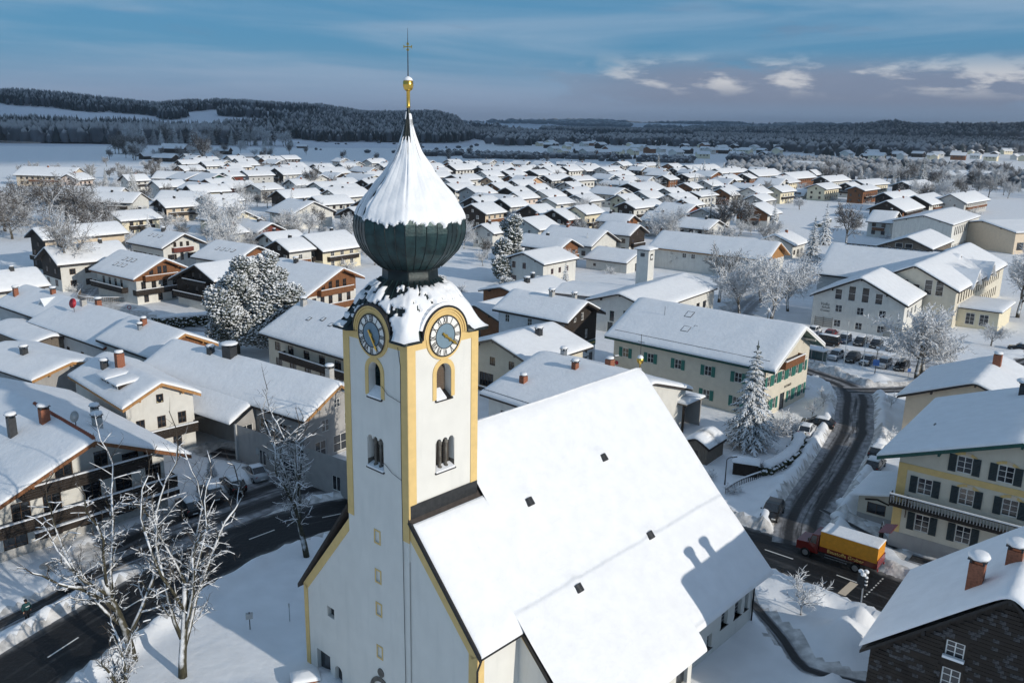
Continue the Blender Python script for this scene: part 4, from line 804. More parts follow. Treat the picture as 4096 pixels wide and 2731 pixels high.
b = MB(); b.prism([(-13.5, 5.0, 2.6), (-13.5, 6.8, 2.3), (-13.5, 6.8, 2.42), (-13.5, 5.0, 2.72)], (5.2, 0, 0)); b.build('canopy', WOODD, hC)

hD = house('low_house', 'low house with red painted verge, red satellite dish and white roof', 'house', (-53.95, 121.9), 141.7, 24, -6.0, 6.3, 7.4, 25.5, LGREY, None, (.5, .7), ROOFD, row('e1', (-8.5, -6.8, -2.5, -.5, 4), .8, 1.0, 1.6) + [('g0', 2.6, .7, 1.2, 1.5)], FRB,
           chim=((2.2, -.4, .75, 1.0, BRICK, True), (4.6, .8, .8, 1.1, CONC, False, None, 0)), verge=MT['roof_tile_red'], seed=15)
rD = [c for c in hD.children if c.name.startswith('roof')][0]; o = MB().lathe([(.03, 0), (.45, .08), (.75, .24), (.78, .26)], 20).build('satellite_dish', SIGNR, rD, (4.2, 2.4, 8.1), smooth=True); o.rotation_euler = (R(75), 0, R(195)); MB().tube([(4.2, 2.5, 6.4), (4.2, 2.5, 8.0)], .05, 6).build('dish_mast', METAL, rD)
hD2 = house('low_house', 'low barn-like house with brick chimney and cream dormer beyond the red dish', 'house', (-71.8, 136), 141.7, 17, -5.2, 5.2, 7.4, 26, LGREY, None, (.4, .6), ROOFD, row('e1', (-5, 0, 5), .8), FRB, chim=((5.2, 2.8, .7, 1.5, BRICK, True), (-3.2, .3, .7, .9, BRICK, True)), seed=16)
dm = MB(); dm.prism([(-1.7, 1.0, 5.6), (1.7, 1.0, 5.6), (0, 1.0, 7.1)], (0, 1.9, 0)); dmo = dm.build('dormer', PALEY, [c for c in hD2.children if c.name.startswith('roof')][0], (-5.0, 0, 0))
b = MB(); b.prism([(-2.0, .6, 5.5), (0, .6, 7.3), (2.0, .6, 5.5), (2.0, .6, 5.7), (0, .6, 7.55), (-2.0, .6, 5.7)], (0, 2.6, 0)); b.build('dormer_roof', SNOW, dmo)
hE = house('low_house', 'low house with shallow snow roof and dark gable left of the white dormer house', 'house', (-53.2, 99.6), 147, 16, -4.4, 5.0, 7.4, 13, GREY, None, (.6, .6), ROOFD, [('g0', -1, 2.9, 1.2, 1.2)] + row('e1', (-4, 0, 4), 3.0), FRB, chim=((0, 1.5, .7, .9, METAL, True),), verge=WOODO, seed=17)
hF = house('gabled_house', 'small wooden gabled house tucked between red-verged house and long grey building', 'house', (-44.3, 112.4), 141, 15, -4.9, 5.2, 8.0, 26, WHITE, WOODB, (.8, .7), ROOFD, [('g0', 1.6, 5.0, .9, 1.0), ('g0', -1.4, 3.2, .9, 1.2)], FRW, chim=((1.5, 1.0, .7, 1.1, BRICK, False), (1.0, 1.9, .5, .8, GALV, True)), verge=WOODO, seed=18, gz0=2.9)
hG = house('low_annex', 'low dark annex with flat snowy roof at the left picture edge', 'shed', (-69.0, 124.5), 141.5, 16, -3.2, 3.4, 4.2, 12, WOODG, None, (.4, .5), ROOFD, [], FRB, seed=19, fine=True)

hH1 = house('chalet', 'brown timber chalet with wraparound balcony and two rows of skylights', 'chalet', (-69.6, 169.4), 142.6, 17.4, -5.3, 6.9, 8.8, 26, WHITE, WOODB, (1.4, 1.2), WOODB, row('g0', (-1.6, .2, 1.4), 5.9, .9, 1.5, fm=FRB) + row('g0', (-3.4, -1.2, 1.2, 3.4), 3.1, 1.0, 1.6, fm=FRB) + row('e1', (-5.0, -2.6, -.3, 2.0), 3.1, .9, 1.5, fm=FRB) + row('g0', (-3, 0, 3), .5, 1.0, 1.6, fm=FRB), FRB, verge=WOODB, seed=22, gz0=4.9)
p, rz = wall_pt(hH1, 'g0', 0, 2.4); balcony(hH1, p.x, p.y, 2.4, rz, 11.4, 1.3, .95, WOODD, slats=0); p, rz = wall_pt(hH1, 'e1', -2, 2.4); balcony(hH1, p.x, p.y, 2.4, rz, 12.5, 1.2, .95, WOODD); p, rz = wall_pt(hH1, 'g0', 0, 5.0); balcony(hH1, p.x, p.y, 5.0, rz, 7.0, 1.2, .9, WOODB)
for i in range(3): skylight(hH1, -1.5 + 1.7 * i, 2.4, 8.9, 26); skylight(hH1, -1.0 + 1.7 * i, 4.2, 8.9, 26)
hH2 = house('chalet', 'dark chalet with gable balconies facing the yard left of the snowy pine', 'chalet', (-61, 161.8), 54, 14, -6.0, 9.0, 9.0, 23, WHITE, WOODD, (1.2, 1.0), WOODD, row('g0', (-3, 0, 3), 3.2, 1.0, 1.5, fm=FRB) + row('g0', (-1, 1.4), 6.0, .9, 1.3, fm=FRB) + [('g0', 4.2, .1, 2.6, 2.2)] + row('e0', (-3, 0, 3), 3.2), FRB, verge=WOODD, seed=23, gz0=2.5)
p, rz = wall_pt(hH2, 'g0', -1.5, 2.3); balcony(hH2, p.x, p.y, 2.3, rz, 9.5, 1.2, .95, WOODD); p, rz = wall_pt(hH2, 'g0', .8, 5.1); balcony(hH2, p.x, p.y, 5.1, rz, 7.5, 1.1, .9, WOODD)
hH3 = house('chalet', 'reddish timber chalet with two carved balconies right of the snowy pine', 'chalet', (-31.6, 157.7), 145, 18, -5.4, 9.2, 9.6, 24, WHITE, WOODB, (1.3, 1.2), WOODB, row('g0', (-2.2, -.4, 1.4, 3.2), 6.0, .9, 1.5, fm=FRB) + row('g0', (-4.4, -2.4, -.4, 2.0, 4.2), 3.1, 1.0, 1.7, fm=FRB), FRB, verge=WOODB, seed=24, gz0=5.2, chim=((3, 1.0, .7, .9, METAL, True),))
p, rz = wall_pt(hH3, 'g0', 0, 2.5); balcony(hH3, p.x, p.y, 2.5, rz, 12, 1.3, 1.0, WOODB); p, rz = wall_pt(hH3, 'g0', .4, 5.3); balcony(hH3, p.x, p.y, 5.3, rz, 8.2, 1.2, .95, WOODB)
hH4 = house('gabled_house', 'white chalet with dark red balcony and three attic windows', 'house', (-79.4, 206.1), 142, 16.5, -5.6, 6.2, 9.0, 26, WHITE, None, (1.4, 1.1), WOODD, row('g0', (-1.7, 0, 1.7), 6.0, .8, 1.15, fm=FRB) + row('g0', (-2.6, 2.6), 3.0, 1.1, 1.3, shutter=WOODD) + [('g0', 0, 2.7, .9, 2.0)] + row('e1', (-5.5, -3.5, -1.5, 1.5, 4.5), 3.0, .8, 1.1, shutter=WOODD), FRB, verge=WOODD, seed=25, chim=((0, .8, .7, .9, METAL, True),))
p, rz = wall_pt(hH4, 'g0', 0, 5.0); balcony(hH4, p.x, p.y, 5.0, rz, 5.2, 1.1, .95, WOODR)
for i in range(3): skylight(hH4, -2.0 + 2.2 * i, 2.6, 9.1, 26)
hH6 = house('gabled_house', 'broad house with plain snow roof directly behind the snowy pine', 'house', (-57.5, 191.5), 146, 15, -6.0, 7.0, 8.5, 24, WHITE, WOODB, (1.0, .9), ROOFD, row('g0', (-2, 2), 5.0) + row('e1', (-4, 0, 4), 3.0), FRB, seed=26)
for i in range(4): skylight(hH6, -3.0 + 1.8 * i, 3.2, 8.6, 24)
hH7 = house('long_building', 'cream house with arcade and long dark balcony left of the church tower', 'building', (-32.3, 129.6), -41, 25, -8.1, 7.0, 9.4, 26, CREAM, None, (.8, 1.0), ROOFD, row('e0', (-9.5, -6.2, -2.4, 1.2, 4.8), 3.3, 1.4, 1.3, fm=FRB) + row('e0', (-9.3, -5.8, -2.2, 1.4, 5.0), .2, 1.6, 2.0, fm=FRB), FRB, seed=27, chim=((-10.4, -1.5, .75, 1.1, CONC, True),))
p, rz = wall_pt(hH7, 'e0', 1.4, 2.7); balcony(hH7, p.x, p.y, 2.7, rz, 18, 1.1, .95, WOODD)
for i in range(3): skylight(hH7, -6.0 + 2.6 * i, -3.6 + .6 * (i % 2), 9.5, 26, .7, .8)
hP = house('low_house', 'house with two brick chimneys on a wide snow slope just behind the nave', 'house', (3.5, 107.2), -43.7, 18, -10.6, 8.5, 7.7, 17, WHITE, None, (.7, .9), ROOFD, row('e0', (-5.6, -2.0), 1.6, 1.6, 1.3, fm=FRB, shutter=None) + row('g0', (-4, 0, 4), 1.4, 1.2, 1.3), FRB, seed=28, chim=((-5.1, -7.0, .75, 1.1, BRICK, False), (-1.3, -1.9, .65, 1.0, BRICK, True), (-5.8, 1.2, .6, .9, GALV, True), (-1.7, 5.6, .9, 1.1, BRICK, False)), th=.45)
b = MB()
for i in range(22): b.bx(-8.6 + i * .8, -8.56 + i * .8, -10.25, -10.2, 4.75, 5.15)
b.bx(-8.8, 8.8, -10.24, -10.21, 5.1, 5.15); b.build('snow_guard', METAL, [c for c in hP.children if c.name.startswith('roof')][0])
hQ = house('gabled_house', 'cream gabled house with dark balconies right behind the tower', 'house', (-2.8, 113.4), 50, 14, -7.2, 6.6, 7.8, 18, CREAM, None, (1.6, 1.1), WOODD, row('g0', (-1.5, 2.0), 3.6, 1.0, 1.2, fm=FRB) + [('g0', -2.6, .3, 2.6, 2.0, dict(nx_=5, ny_=1, fm=FRB)), ('g0', 2.4, 1.4, .8, 1.3)], FRB, verge=WOODG, seed=29, chim=((.6, -2.2, .8, 1.0, METAL, True),))
p, rz = wall_pt(hQ, 'g0', -.5, 2.4, .0); balcony(hQ, p.x, p.y, -.35, rz, 10, 1.2, .95, WOODD)
# photo studio
hPA = house('photo_studio', 'three storey white boarded house with black timber gable and shop sign', 'building', (11.3, 126.4), 141.8, 14.4, -5.2, 5.1, 10.5, 25, TILEW, WOODD, (1.2, .8), WOODD, row('e1', (-4.6, -.2, 4.2), 6.4, .85, 1.25) + row('e1', (-4.6, -.2, 4.2), 3.4, .85, 1.25, fm=FRB) + [('g0', -1.6, 7.6, .7, 1.2), ('g0', .4, 7.6, .7, 1.2), ('g0', -2.2, 4.6, .7, 1.4), ('g0', 1.6, 4.6, .7, 1.4), ('g0', 1.8, 1.2, .8, 1.6, dict(fm=GREEN)), ('g0', -.2, 1.6, .5, .9), ('g0', 3.2, -.1, 1.0, 2.1, dict(fm=FRB, nx_=1, ny_=1))], FRW,
            verge=WOODD, seed=30, gz0=4.1, chim=((-.8, .4, .7, .9, CONC, True), (-4.4, -.5, .6, .8, CONC, True)))
for k in range(14):                                                              # boards of the long wall
    zz = .5 + k * .6; p, rz = wall_pt(hPA, 'e1', 0, zz, .0)
    for j in range(3): MB().bx(-2.15, 2.15, -.012, 0, .0, .56).build('facade_board', TILEW, hPA, wall_pt(hPA, 'e1', -4.6 + 4.4 * j - (2.2 if False else 0), zz, .0)[0], rz) if abs(zz - 6.9) > 2 and not (2.9 < zz < 4.9) else None
p, rz = wall_pt(hPA, 'g0', .6, 3.55, .12); sg = MB().bx(-3.6, 3.6, -.05, .05, -.42, .42).build('shop_sign', GREEN, hPA, p, rz); text('PHOTO-ATELIER  NORMANN', .52, LETY, sg, (0, -.06, 0), 0)
p, rz = wall_pt(hPA, 'g0', -3.9, 0, .5)
for i, s in enumerate(('FOTO', 'Studio', 'FILM')):
    q = MB().bx(-.55, .55, -.06, .06, 2.6 + i * .85, 3.3 + i * .85).build('light_box_sign', SIGNW, hPA, p, rz); MB().bx(-.35, .1 + .1 * i, -.075, -.06, 2.9 + i * .85, 3.02 + i * .85).build('lettering_band', INK, q)
p, rz = wall_pt(hPA, 'g0', -2.0, 2.3); cn = MB().prism([(-2.4, 0, .25), (-2.4, -1.5, -.1), (-2.4, -1.5, 0), (-2.4, 0, .4)], (4.8, 0, 0)).build('canopy', WOODD, hPA, p, rz); MB().prism([(-2.4, 0, .4), (-2.4, -1.5, .0), (-2.4, -1.5, .2), (-2.4, 0, .62)], (4.8, 0, 0)).build('canopy_snow', SNOW, cn)
# fire station hall, flat wing and hose tower
hI = house('fire_station_hall', 'white hall with low gable, tall narrow windows and sunlit snow roof', 'hall', (18.8, 149.4), 54.3, 28, -6.9, 6.9, 7.5, 17, WHITE, None, (.7, .5), WOODD, [('g0', -1.6, 2.2, .9, 1.9, dict(fm=GREEN, nx_=1)), ('g0', 1.0, 1.3, .62, 3.2, dict(fm=GREEN, nx_=1, ny_=3)), ('g0', 2.2, 1.3, .62, 3.2, dict(fm=GREEN, nx_=1, ny_=3)), ('g0', -1.9, -.1, 1.1, 2.1, dict(fm=GREEN))] + row('e0', (-8, -5.5, -3, 0, 3, 6, 9), 2.2, 1.5, 1.4, fm=FRB), FRW, seed=31)
hI2 = house('flat_wing', 'low flat-roofed wing between the hose tower and the photo studio', 'building', (9.5, 170), -24, 18, -6.5, 6.5, 5.3, 5, LGREY, None, (.4, .4), ROOFD, row('e0', (-6, -2, 2, 6), .3, 2.2, 2.2, fm=GREEN), FRW, seed=32)
tw = thing('hose_tower', 'square white tower with a small clock and overhanging snow cap', 'tower', (26.4, 170.3, 0), R(54))
b = MB(); b.panel((-1.3, -1.3, 0), (1, 0, 0), (0, 0, 1), [(0, 0), (2.6, 0), (2.6, 12.6), (0, 12.6)]); b.panel((1.3, -1.3, 0), (0, 1, 0), (0, 0, 1), [(0, 0), (2.6, 0), (2.6, 12.6), (0, 12.6)]); b.panel((1.3, 1.3, 0), (-1, 0, 0), (0, 0, 1), [(0, 0), (2.6, 0), (2.6, 12.6), (0, 12.6)]); b.panel((-1.3, 1.3, 0), (0, -1, 0), (0, 0, 1), [(0, 0), (2.6, 0), (2.6, 12.6), (0, 12.6)]); b.build('shaft', WHITE, tw)
MB().bx(-1.75, 1.75, -1.75, 1.75, 12.6, 12.75).build('roof', WOODD, tw); snow_grid('roof_snow', axis_pts(-1.8, 1.8, .4), axis_pts(-1.8, 1.8, .4), lambda X_, Y_: 12.75 + .25 * np.clip(1 - np.hypot(X_, Y_) / 2, 0, 1), .4, tw, seed=33)
for i in range(4): MB().bx(-.08, .08, -.03, .03, 11.3, 12.0).build('louvre_slit', BLACK, tw, (-1.33, -.35 + .24 * i, 0), R(90))
q = MB().bx(-.5, .5, -.03, .03, 10.6, 11.8).build('clock', GLASS, tw, (0, -1.33, 0)); MB().prism([(x, -.04, 11.2 + z) for x, z in arc(0, 0, .38, 0, 360, 16)[:-1]], (0, -.02, 0)).build('dial', SIGNW, q)
hJ = house('long_hall', 'long hall with plain snow roof and open honey timber gable', 'hall', (66, 211.4), 142.2, 33, -7.1, 7.2, 9.0, 27, WHITE, WOODO, (1.3, .8), WOODO, row('e1', (-6, -3.5, 5.5, 8.5, 11.5), 3.6, 1.1, 1.2) + row('e1', (9, 13), .1, 3.2, 2.3, fm=LGREY, nx_=1, ny_=4), FRW, seed=34, gz0=5.0, verge=WOODO)
p, rz = wall_pt(hJ, 'e1', 11, 2.9, .05); text('Bayerisches Rotes Kreuz', .42, INK, hJ, p, rz); p, rz = wall_pt(hJ, 'e1', 8.0, 2.9, .05); b = MB(); b.bx(-.12, .12, -.02, 0, -.35, .35); b.bx(-.35, .35, -.025, 0, -.12, .12); b.build('cross_emblem', INK, hJ, p, rz)
# town hall with green shutters
hK = house('town_hall', 'cream town hall with teal shutters and long snow roof with snow guard', 'town hall', (38.5, 109.2), 138.8, 26, -7.1, 8.5, 11.25, 27, CREAM, None, (1.7, 1.0), GREEN,
           row('e1', (8.0, 3.6, -1.0, -5.4, -9.6), 4.3, 1.05, 1.35) + row('e1', (3.6, -1.0, -9.6, 8.0), 1.0, 1.05, 1.35) + row('g0', (-5.6, -3.5, -1.3, .9, 3.1, 5.2), 4.2, 1.0, 1.4) + row('g0', (-5.6, -3.4, 1.4, 3.5, 5.5), .8, 1.0, 1.5) + [('g0', -.9, -.1, 1.4, 2.5, dict(fm=WOODD, nx_=1, ny_=1, shutter=None))], FRW, sh=SHG, seed=35, verge=SIGNW, th=.42)
rK = [c for c in hK.children if c.name.startswith('roof')][0]; tK = math.tan(R(27))
b = MB(); zz = 11.25 - 7.6 * tK
for k in range(4): b.bx(-11.8, 11.8, 7.55, 7.6, zz + .25 + k * .13, zz + .28 + k * .13)
for k in range(60): b.bx(-11.8 + k * .4, -11.77 + k * .4, 7.56, 7.6, zz, zz + .68)
b.build('snow_guard', FRB, rK); skylight(hK, 3.2, 1.8, 11.35, 27, 1.1, 1.3)
for x, y in ((2.0, 4.6), (.6, 4.2)): skylight(hK, x, y, 11.35, 27, 1.2, 1.2)
MB().tube([(6.6, 3.0, 9.4), (6.6, 3.0, 11.6)], .03, 5).build('aerial', METAL, rK)
p, rz = wall_pt(hK, 'g0', 0, 6.3); balcony(hK, p.x, p.y, 6.3, rz, 6.0, 1.0, .9, WOODB)
p, rz = wall_pt(hK, 'g0', .6, 3.1, .03); text('RATHAUS', .5, INK, hK, p, rz); p, rz = wall_pt(hK, 'g0', 0, 6.0, .0); MB().bx(-6.2, 6.2, -.06, 0, -.12, .12).build('cornice', LGREY, hK, p, rz)
p, rz = wall_pt(hK, 'e1', -11.0, 3.2, .03); MB().prism([(x, 0, z) for x, z in arc(0, 0, .3, 0, 360, 14)[:-1]], (0, -.04, 0)).build('wall_plaque', SIGNR, hK, p, rz)
for x in (hK['_a0'], ): MB().tube([(x - .08, hK['_y1'] + .1, 6.5), (x - .08, hK['_y1'] + .1, 0)], .06, 6).build('downpipe', METAL, hK)
for i in range(9): MB().tube([(0, 0, 0), (0, 0, -.25 - .45 * ((i * 37) % 10) / 10)], [.035, .006], 5).build('icicle', GLASSG, rK, (-13.02, -1.0 - i * .7, 11.0 - (1.0 + i * .7) * tK))
# school
hL1 = house('school_wing', 'school wing with four tall gable windows and painted script, facing the car park', 'school', (63.7, 155.0), 53.5, 15, -8.5, 9.0, 10.2, 26, WHITE, None, (.5, .6), WOODD,
            row('g0', (-3.3, .6, 4.5), .5, 1.25, 1.35) + row('g0', (-3.3, .6, 4.5), 3.3, 1.25, 1.4) + [('g0', -3.6, 5.7, 1.3, 2.0, dict(nx_=1)), ('g0', -1.2, 5.7, 1.3, 2.8, dict(nx_=1)), ('g0', 1.2, 5.7, 1.3, 2.8, dict(nx_=1)), ('g0', 3.6, 5.7, 1.3, 2.0, dict(nx_=1))] + row('e0', (-4, -1, 2), 3.4, 1.3, 1.5), FRW, seed=36)
for s, z, sz, u_ in (('Volks', 4.5, .75, -6.3), ('Schule', 3.9, .6, -6.1), ('Grassau', 3.3, .55, -6.2)): p, rz = wall_pt(hL1, 'g0', u_ + .4, z, .02); text(s, sz, INK, hL1, p, rz, shear=.3)
for u_, n_ in ((-5.8, 3.2), (7.0, 3.6)):
    p, rz = wall_pt(hL1, 'g0', u_, 0, .15); b = MB()
    for k in range(5): b.bx(-n_ / 2, n_ / 2, -.03, .03, .3 + k * .36, .38 + k * .36)
    for k in range(3): b.bx(-n_ / 2 + k * n_ / 2 - .03, -n_ / 2 + k * n_ / 2 + .03, -.02, .05, 0, 2.1)
    b.build('trellis', WOODG, hL1, p, rz)
hL2 = house('school_block', 'larger school block with stepped gable windows, behind the wing with script', 'school', (77.4, 164.0), 51, 46, -8.4, 9.6, 11.3, 26, CREAM, None, (.5, .6), WOODD, [('g0', 1.2, 6.3, 1.3, 1.5, dict(nx_=1)), ('g0', 3.4, 6.0, 1.4, 2.9, dict(nx_=1, ny_=3)), ('g0', 5.4, 6.0, 1.4, 2.9, dict(nx_=1, ny_=3)), ('g0', -.9, 6.3, 1.3, 2.2, dict(nx_=1))] + row('e0', [-20 + 2.2 * i for i in range(18)], 4.6, .9, 2.0, fm=FRB) + row('e0', [-10 + 2.2 * i for i in range(13)], 1.2, .9, 2.0, fm=FRB), FRW, seed=37, th=.42)
rL2 = [c for c in hL2.children if c.name.startswith('roof')][0]
for x in (-9.5, 4.5):                                                            # cross gables on the sunny side
    b = MB(); b.prism([(-3.2, -8.2, 6.6), (3.2, -8.2, 6.6), (0, -8.2, 9.4)], (0, 8.0, 0)); o = b.build('cross_gable', CREAM, rL2, (x, 0, 0)); b = MB(); b.prism([(-3.7, -8.9, 6.5), (0, -8.9, 9.65), (3.7, -8.9, 6.5), (3.7, -8.9, 6.9), (0, -8.9, 10.1), (-3.7, -8.9, 6.9)], (0, 9.2, 0)); b.build('cross_gable_snow', SNOW, o)
MB().bx(-.7, .7, -.5, .5, 8.2, 9.6).build('roof_vent_box', METAL, rL2, (-14.0, 3.2, 0)); MB().bx(-2.6, 2.6, -1.2, 1.2, 9.6, 11.0).build('plant_box', METAL, rL2, (6.0, 2.6, 0))
hL3 = house('school_block', 'school block with big shaded roof and bare dark ridge behind the spruces', 'school', (73.2, 197.2), -35, 27, -10.4, 9.0, 11.0, 29, LGREY, None, (.4, .6), BLACK, row('e0', (-10, -6, -2, 2), 1.0, 1.4, 1.6), FRW, seed=38)
rL3 = [c for c in hL3.children if c.name.startswith('roof')][0]; b = MB()
for i in range(60): b.bx(-10 + i * .3, -9.78 + i * .3, -.5 - .25 * math.sin(i * 1.7), .1, 11.3, 11.46)
b.build('bare_ridge', BLACK, rL3)
hL4 = house('school_block', 'school block with dark gable and four sloping windows below the big hall', 'school', (101.0, 220.2), 52, 24, -6.4, 9.0, 10.0, 22, WOODG, None, (.5, .5), WOODD, [('g0', -3.4, 6.0, 1.6, 1.2, dict(nx_=1)), ('g0', -.6, 6.0, 1.8, 2.4, dict(nx_=1)), ('g0', 1.8, 6.0, 1.8, 2.4, dict(nx_=1)), ('g0', 4.4, 6.0, 1.6, 1.2, dict(nx_=1))], FRW, seed=39)
hL5 = house('sports_hall', 'tall white sports hall with a row of upright windows on its sunny side', 'hall', (127.8, 269.6), 51.4, 39, -8.9, 9.0, 11.0, 14.5, WHITE, None, (.3, .3), WOODD, row('e0', [-15 + 2.6 * i for i in range(10)], 5.2, 1.2, 2.6, fm=FRB, ny_=1, nx_=1) + row('e0', [-15 + 2.0 * i for i in range(13)], 1.0, .9, 1.2, fm=FRB, ny_=1, nx_=1), FRW, seed=40)
for k in range(9): p, rz = wall_pt(hL5, 'g0', -8 + 2 * k, 0, .01); MB().bx(-.03, .03, -.03, 0, 0, 8.3).build('panel_joint', LGREY, hL5, p, rz)
hL6 = house('low_hall', 'wide low hall with timber front and glazed strip at the right picture edge', 'hall', (150, 276.5), 20, 46, -13, 13, 9.0, 10, BEIGE, None, (.5, .5), WOODD, row('e0', [-20 + 3.0 * i for i in range(14)], 1.2, 2.8, 2.4, fm=FRB), FRB, seed=41)
hL8 = thing('school_annex', 'small flat-roofed pale yellow annex in front of the school', 'annex', (92.4, 164.5, 0), R(51)); MB().bx(-6, 6, -3.6, 3.6, -.3, 3.7).build('wall', PALEY, hL8); MB().bx(-6.5, 6.5, -4.1, 4.1, 3.7, 3.95).build('roof', WOODD, hL8); snow_grid('roof_snow', axis_pts(-6.6, 6.6, .7), axis_pts(-4.2, 4.2, .7), lambda X_, Y_: 3.95 + 0 * X_, .45, hL8, seed=42)
for y in (-1.2, 1.2): window(hL8, (-6.03, y, .8), R(270), 1.6, 2.2, 2, 3, FRW)
# inn
hM = house('inn', 'cream inn with yellow corner band, slate shutters and a long balustered balcony', 'inn', (41.2, 64.85), 52, 21, -10.8, 10.8, 12.3, 20, CREAM, None, (.9, 1.7), GREEN,
           row('g0', (6.4, 3.1, -.2, -3.5, -6.8), 5.6, 1.2, 1.5, ny_=3) + row('g0', (6.6, 3.3, -3.3, -6.6), 2.1, 1.2, 1.6, ny_=3) + row('g0', (2.4, -.9, -4.0), 8.4, 1.2, 1.5, ny_=3) + [('g0', 5.4, 8.2, .75, .65, dict(shutter=None, fm=BLACK)), ('g0', .2, -.1, 2.6, 2.6, dict(shutter=None, fm=WOODD))] + row('e1', (-7, -3.5, 0, 3.5, 7), 5.4, 1.0, 1.4) + row('e1', (0, 3.5, 7), 2.0, 1.0, 1.4), FRW, sh=SHD, seed=43, verge=GREEN, base=(MT['plaster_grey'], 1.5), th=.42, chim=((6.5, 2.4, 1.0, 1.2, METAL, True, .6),))
for k in hM.children: pass
hw_ = (hM['_y1'] - hM['_y0']) / 2; p, rz = wall_pt(hM, 'g0', 0, 0); fb = MB(); fb.bx(-hw_, -hw_ + .75, -.05, 0, 1.5, 8.1); fb.bx(-hw_ + .75, hw_, -.05, 0, 7.55, 8.1); fb.build('yellow_band', YELLOW, hM, p, rz)
for u_, z_ in [(q, 5.6) for q in (6.4, 3.1, -.2, -3.5)] + [(q, 2.1) for q in (6.6, 3.3)] + [(q, 8.4) for q in (2.4, -.9, -4.0)]:
    for k in range(5):
        th_ = R(128 - 19 * k); p, rz = wall_pt(hM, 'g0', -u_ if False else u_, 0, .0); b = MB(); c0 = (0, z_ + .55)
        a = [(c0[0] + r_ * math.cos(t_), c0[1] + r_ * math.sin(t_)) for r_, t_ in ((1.12, th_), (1.36, th_), (1.36, th_ - R(17.5)), (1.12, th_ - R(17.5)))]; b.prism([(x, 0, z) for x, z in a], (0, -.05, 0)); b.build('arch_stone', YELLOW if k != 2 else BEIGE, hM, p, rz)
p, rz = wall_pt(hM, 'g0', -1.4, 4.35); balcony(hM, p.x, p.y, 4.35, rz, 15.8, .95, .95, WOODD, slats=64, pm=GREY)
for u_ in (-6, -2, 2, 5.5): p, rz = wall_pt(hM, 'g0', u_, 3.9); MB().prism([(-.08, 0, 0), (-.08, -.8, .25), (-.08, -.8, .32), (-.08, 0, .32)], (.16, 0, 0)).build('bracket', WOODD, hM, p, rz)
p, rz = wall_pt(hM, 'g0', hw_ - .4 - 17.6 + .2, 3.0, .12); MB().tube([(0, 0, .9), (0, 0, -1.1)], .05, 5).build('crucifix', FRB, hM, wall_pt(hM, 'g0', -hw_ + 1.1, 4.2, .12)[0], rz); b = MB(); b.box((0, 0, 0), (.9, .06, .06)); b.prism([(-.55, 0, .35), (0, 0, .75), (.55, 0, .35), (0, 0, .55)], (0, -.25, 0)); b.build('crucifix_arms', WOODD, hM, wall_pt(hM, 'g0', -hw_ + 1.1, 4.5, .14)[0], rz)
p, rz = wall_pt(hM, 'g0', -.9, 2.2, .06); MB().bx(-.35, .35, -.04, 0, -.3, .3).build('notice_board', SIGNY, hM, wall_pt(hM, 'g0', 1.9, 1.9, .02)[0], rz)
p, rz = wall_pt(hM, 'g0', .2, 2.75, .1); sgn = MB().bx(-1.6, 1.6, -.08, 0, -.25, .25).build('inn_sign', WOODD, hM, p, rz); text('Gasthof', .34, LETY, sgn, (0, -.09, 0), 0)
rM = [c for c in hM.children if c.name.startswith('roof')][0]; MB().bx(-.5, .5, -.3, .3, 9.2, 9.75).build('roof_hatch', METAL, rM, (-1.4, 7.3, 0)); snow_grid('hatch_snow', axis_pts(-2.4, -.5, .4), axis_pts(6.7, 8.0, .4), lambda X_, Y_: 9.78 + 0 * X_, .3, rM, seed=44)
for x in (-2.8, -2.4): MB().tube([(x, 8.0, 9.2), (x, 8.0, 10.0)], .08, 8).build('vent_pipe', METAL, rM)
an = thing('inn_annex', 'low lean-to annex with snow roof and pub window beside the inn', 'annex', (37.0, 77.8, 0), R(52)); b = MB(); b.panel((-2.9, 1.8, 0), (0, -1, 0), (0, 0, 1), [(0, -.3), (3.6, -.3), (3.6, 3.3), (0, 2.6)], [rect(1.7, .9, 1.7, 1.1)], .12); b.panel((3.6, 1.8, 0), (-1, 0, 0), (0, 0, 1), [(0, -.3), (6.5, -.3), (6.5, 2.6), (0, 2.6)]); b.build('wall', GREY if False else CREAM, an)
b = MB(); b.add([(-3.5, 2.5, 2.45), (3.8, 2.5, 2.45), (3.8, -1.8, 3.5), (-3.5, -1.8, 3.5)], [(0, 1, 2, 3)]); b.build('roof', WOODD, an); snow_grid('roof_snow', axis_pts(-3.55, 3.8, .6), axis_pts(-1.8, 2.55, .6), lambda X_, Y_: 3.06 - Y_ * .244, .32, an, seed=45)
window(an, (-2.85, .1, .9), R(270), 1.7, 1.1, 2, 1, FRB); MB().bx(-2.95, -2.88, -1.8, 1.8, -.3, .7).build('plinth', GREY, an); MB().prism([(-2.98, -1.0, 2.1), (-2.98, .1, 2.35), (-2.98, 1.2, 2.1), (-2.98, 1.2, 2.25), (-2.98, .1, 2.5), (-2.98, -1.0, 2.25)], (.06, 0, 0)).build('window_hood', WOODD, an)
hN = house('gabled_house', 'house with brick chimney and snow roof peeping out behind the inn', 'house', (53.6, 94.9), 52, 16, -7.0, 8.2, 8.4, 22, BEIGE, None, (.6, .9), ROOFD, row('g0', (3, 6), 3.4) + row('e1', (-4, 0, 4), 3.2), FRB, seed=46, chim=((2.0, -.5, .9, 1.5, BRICK, False),))
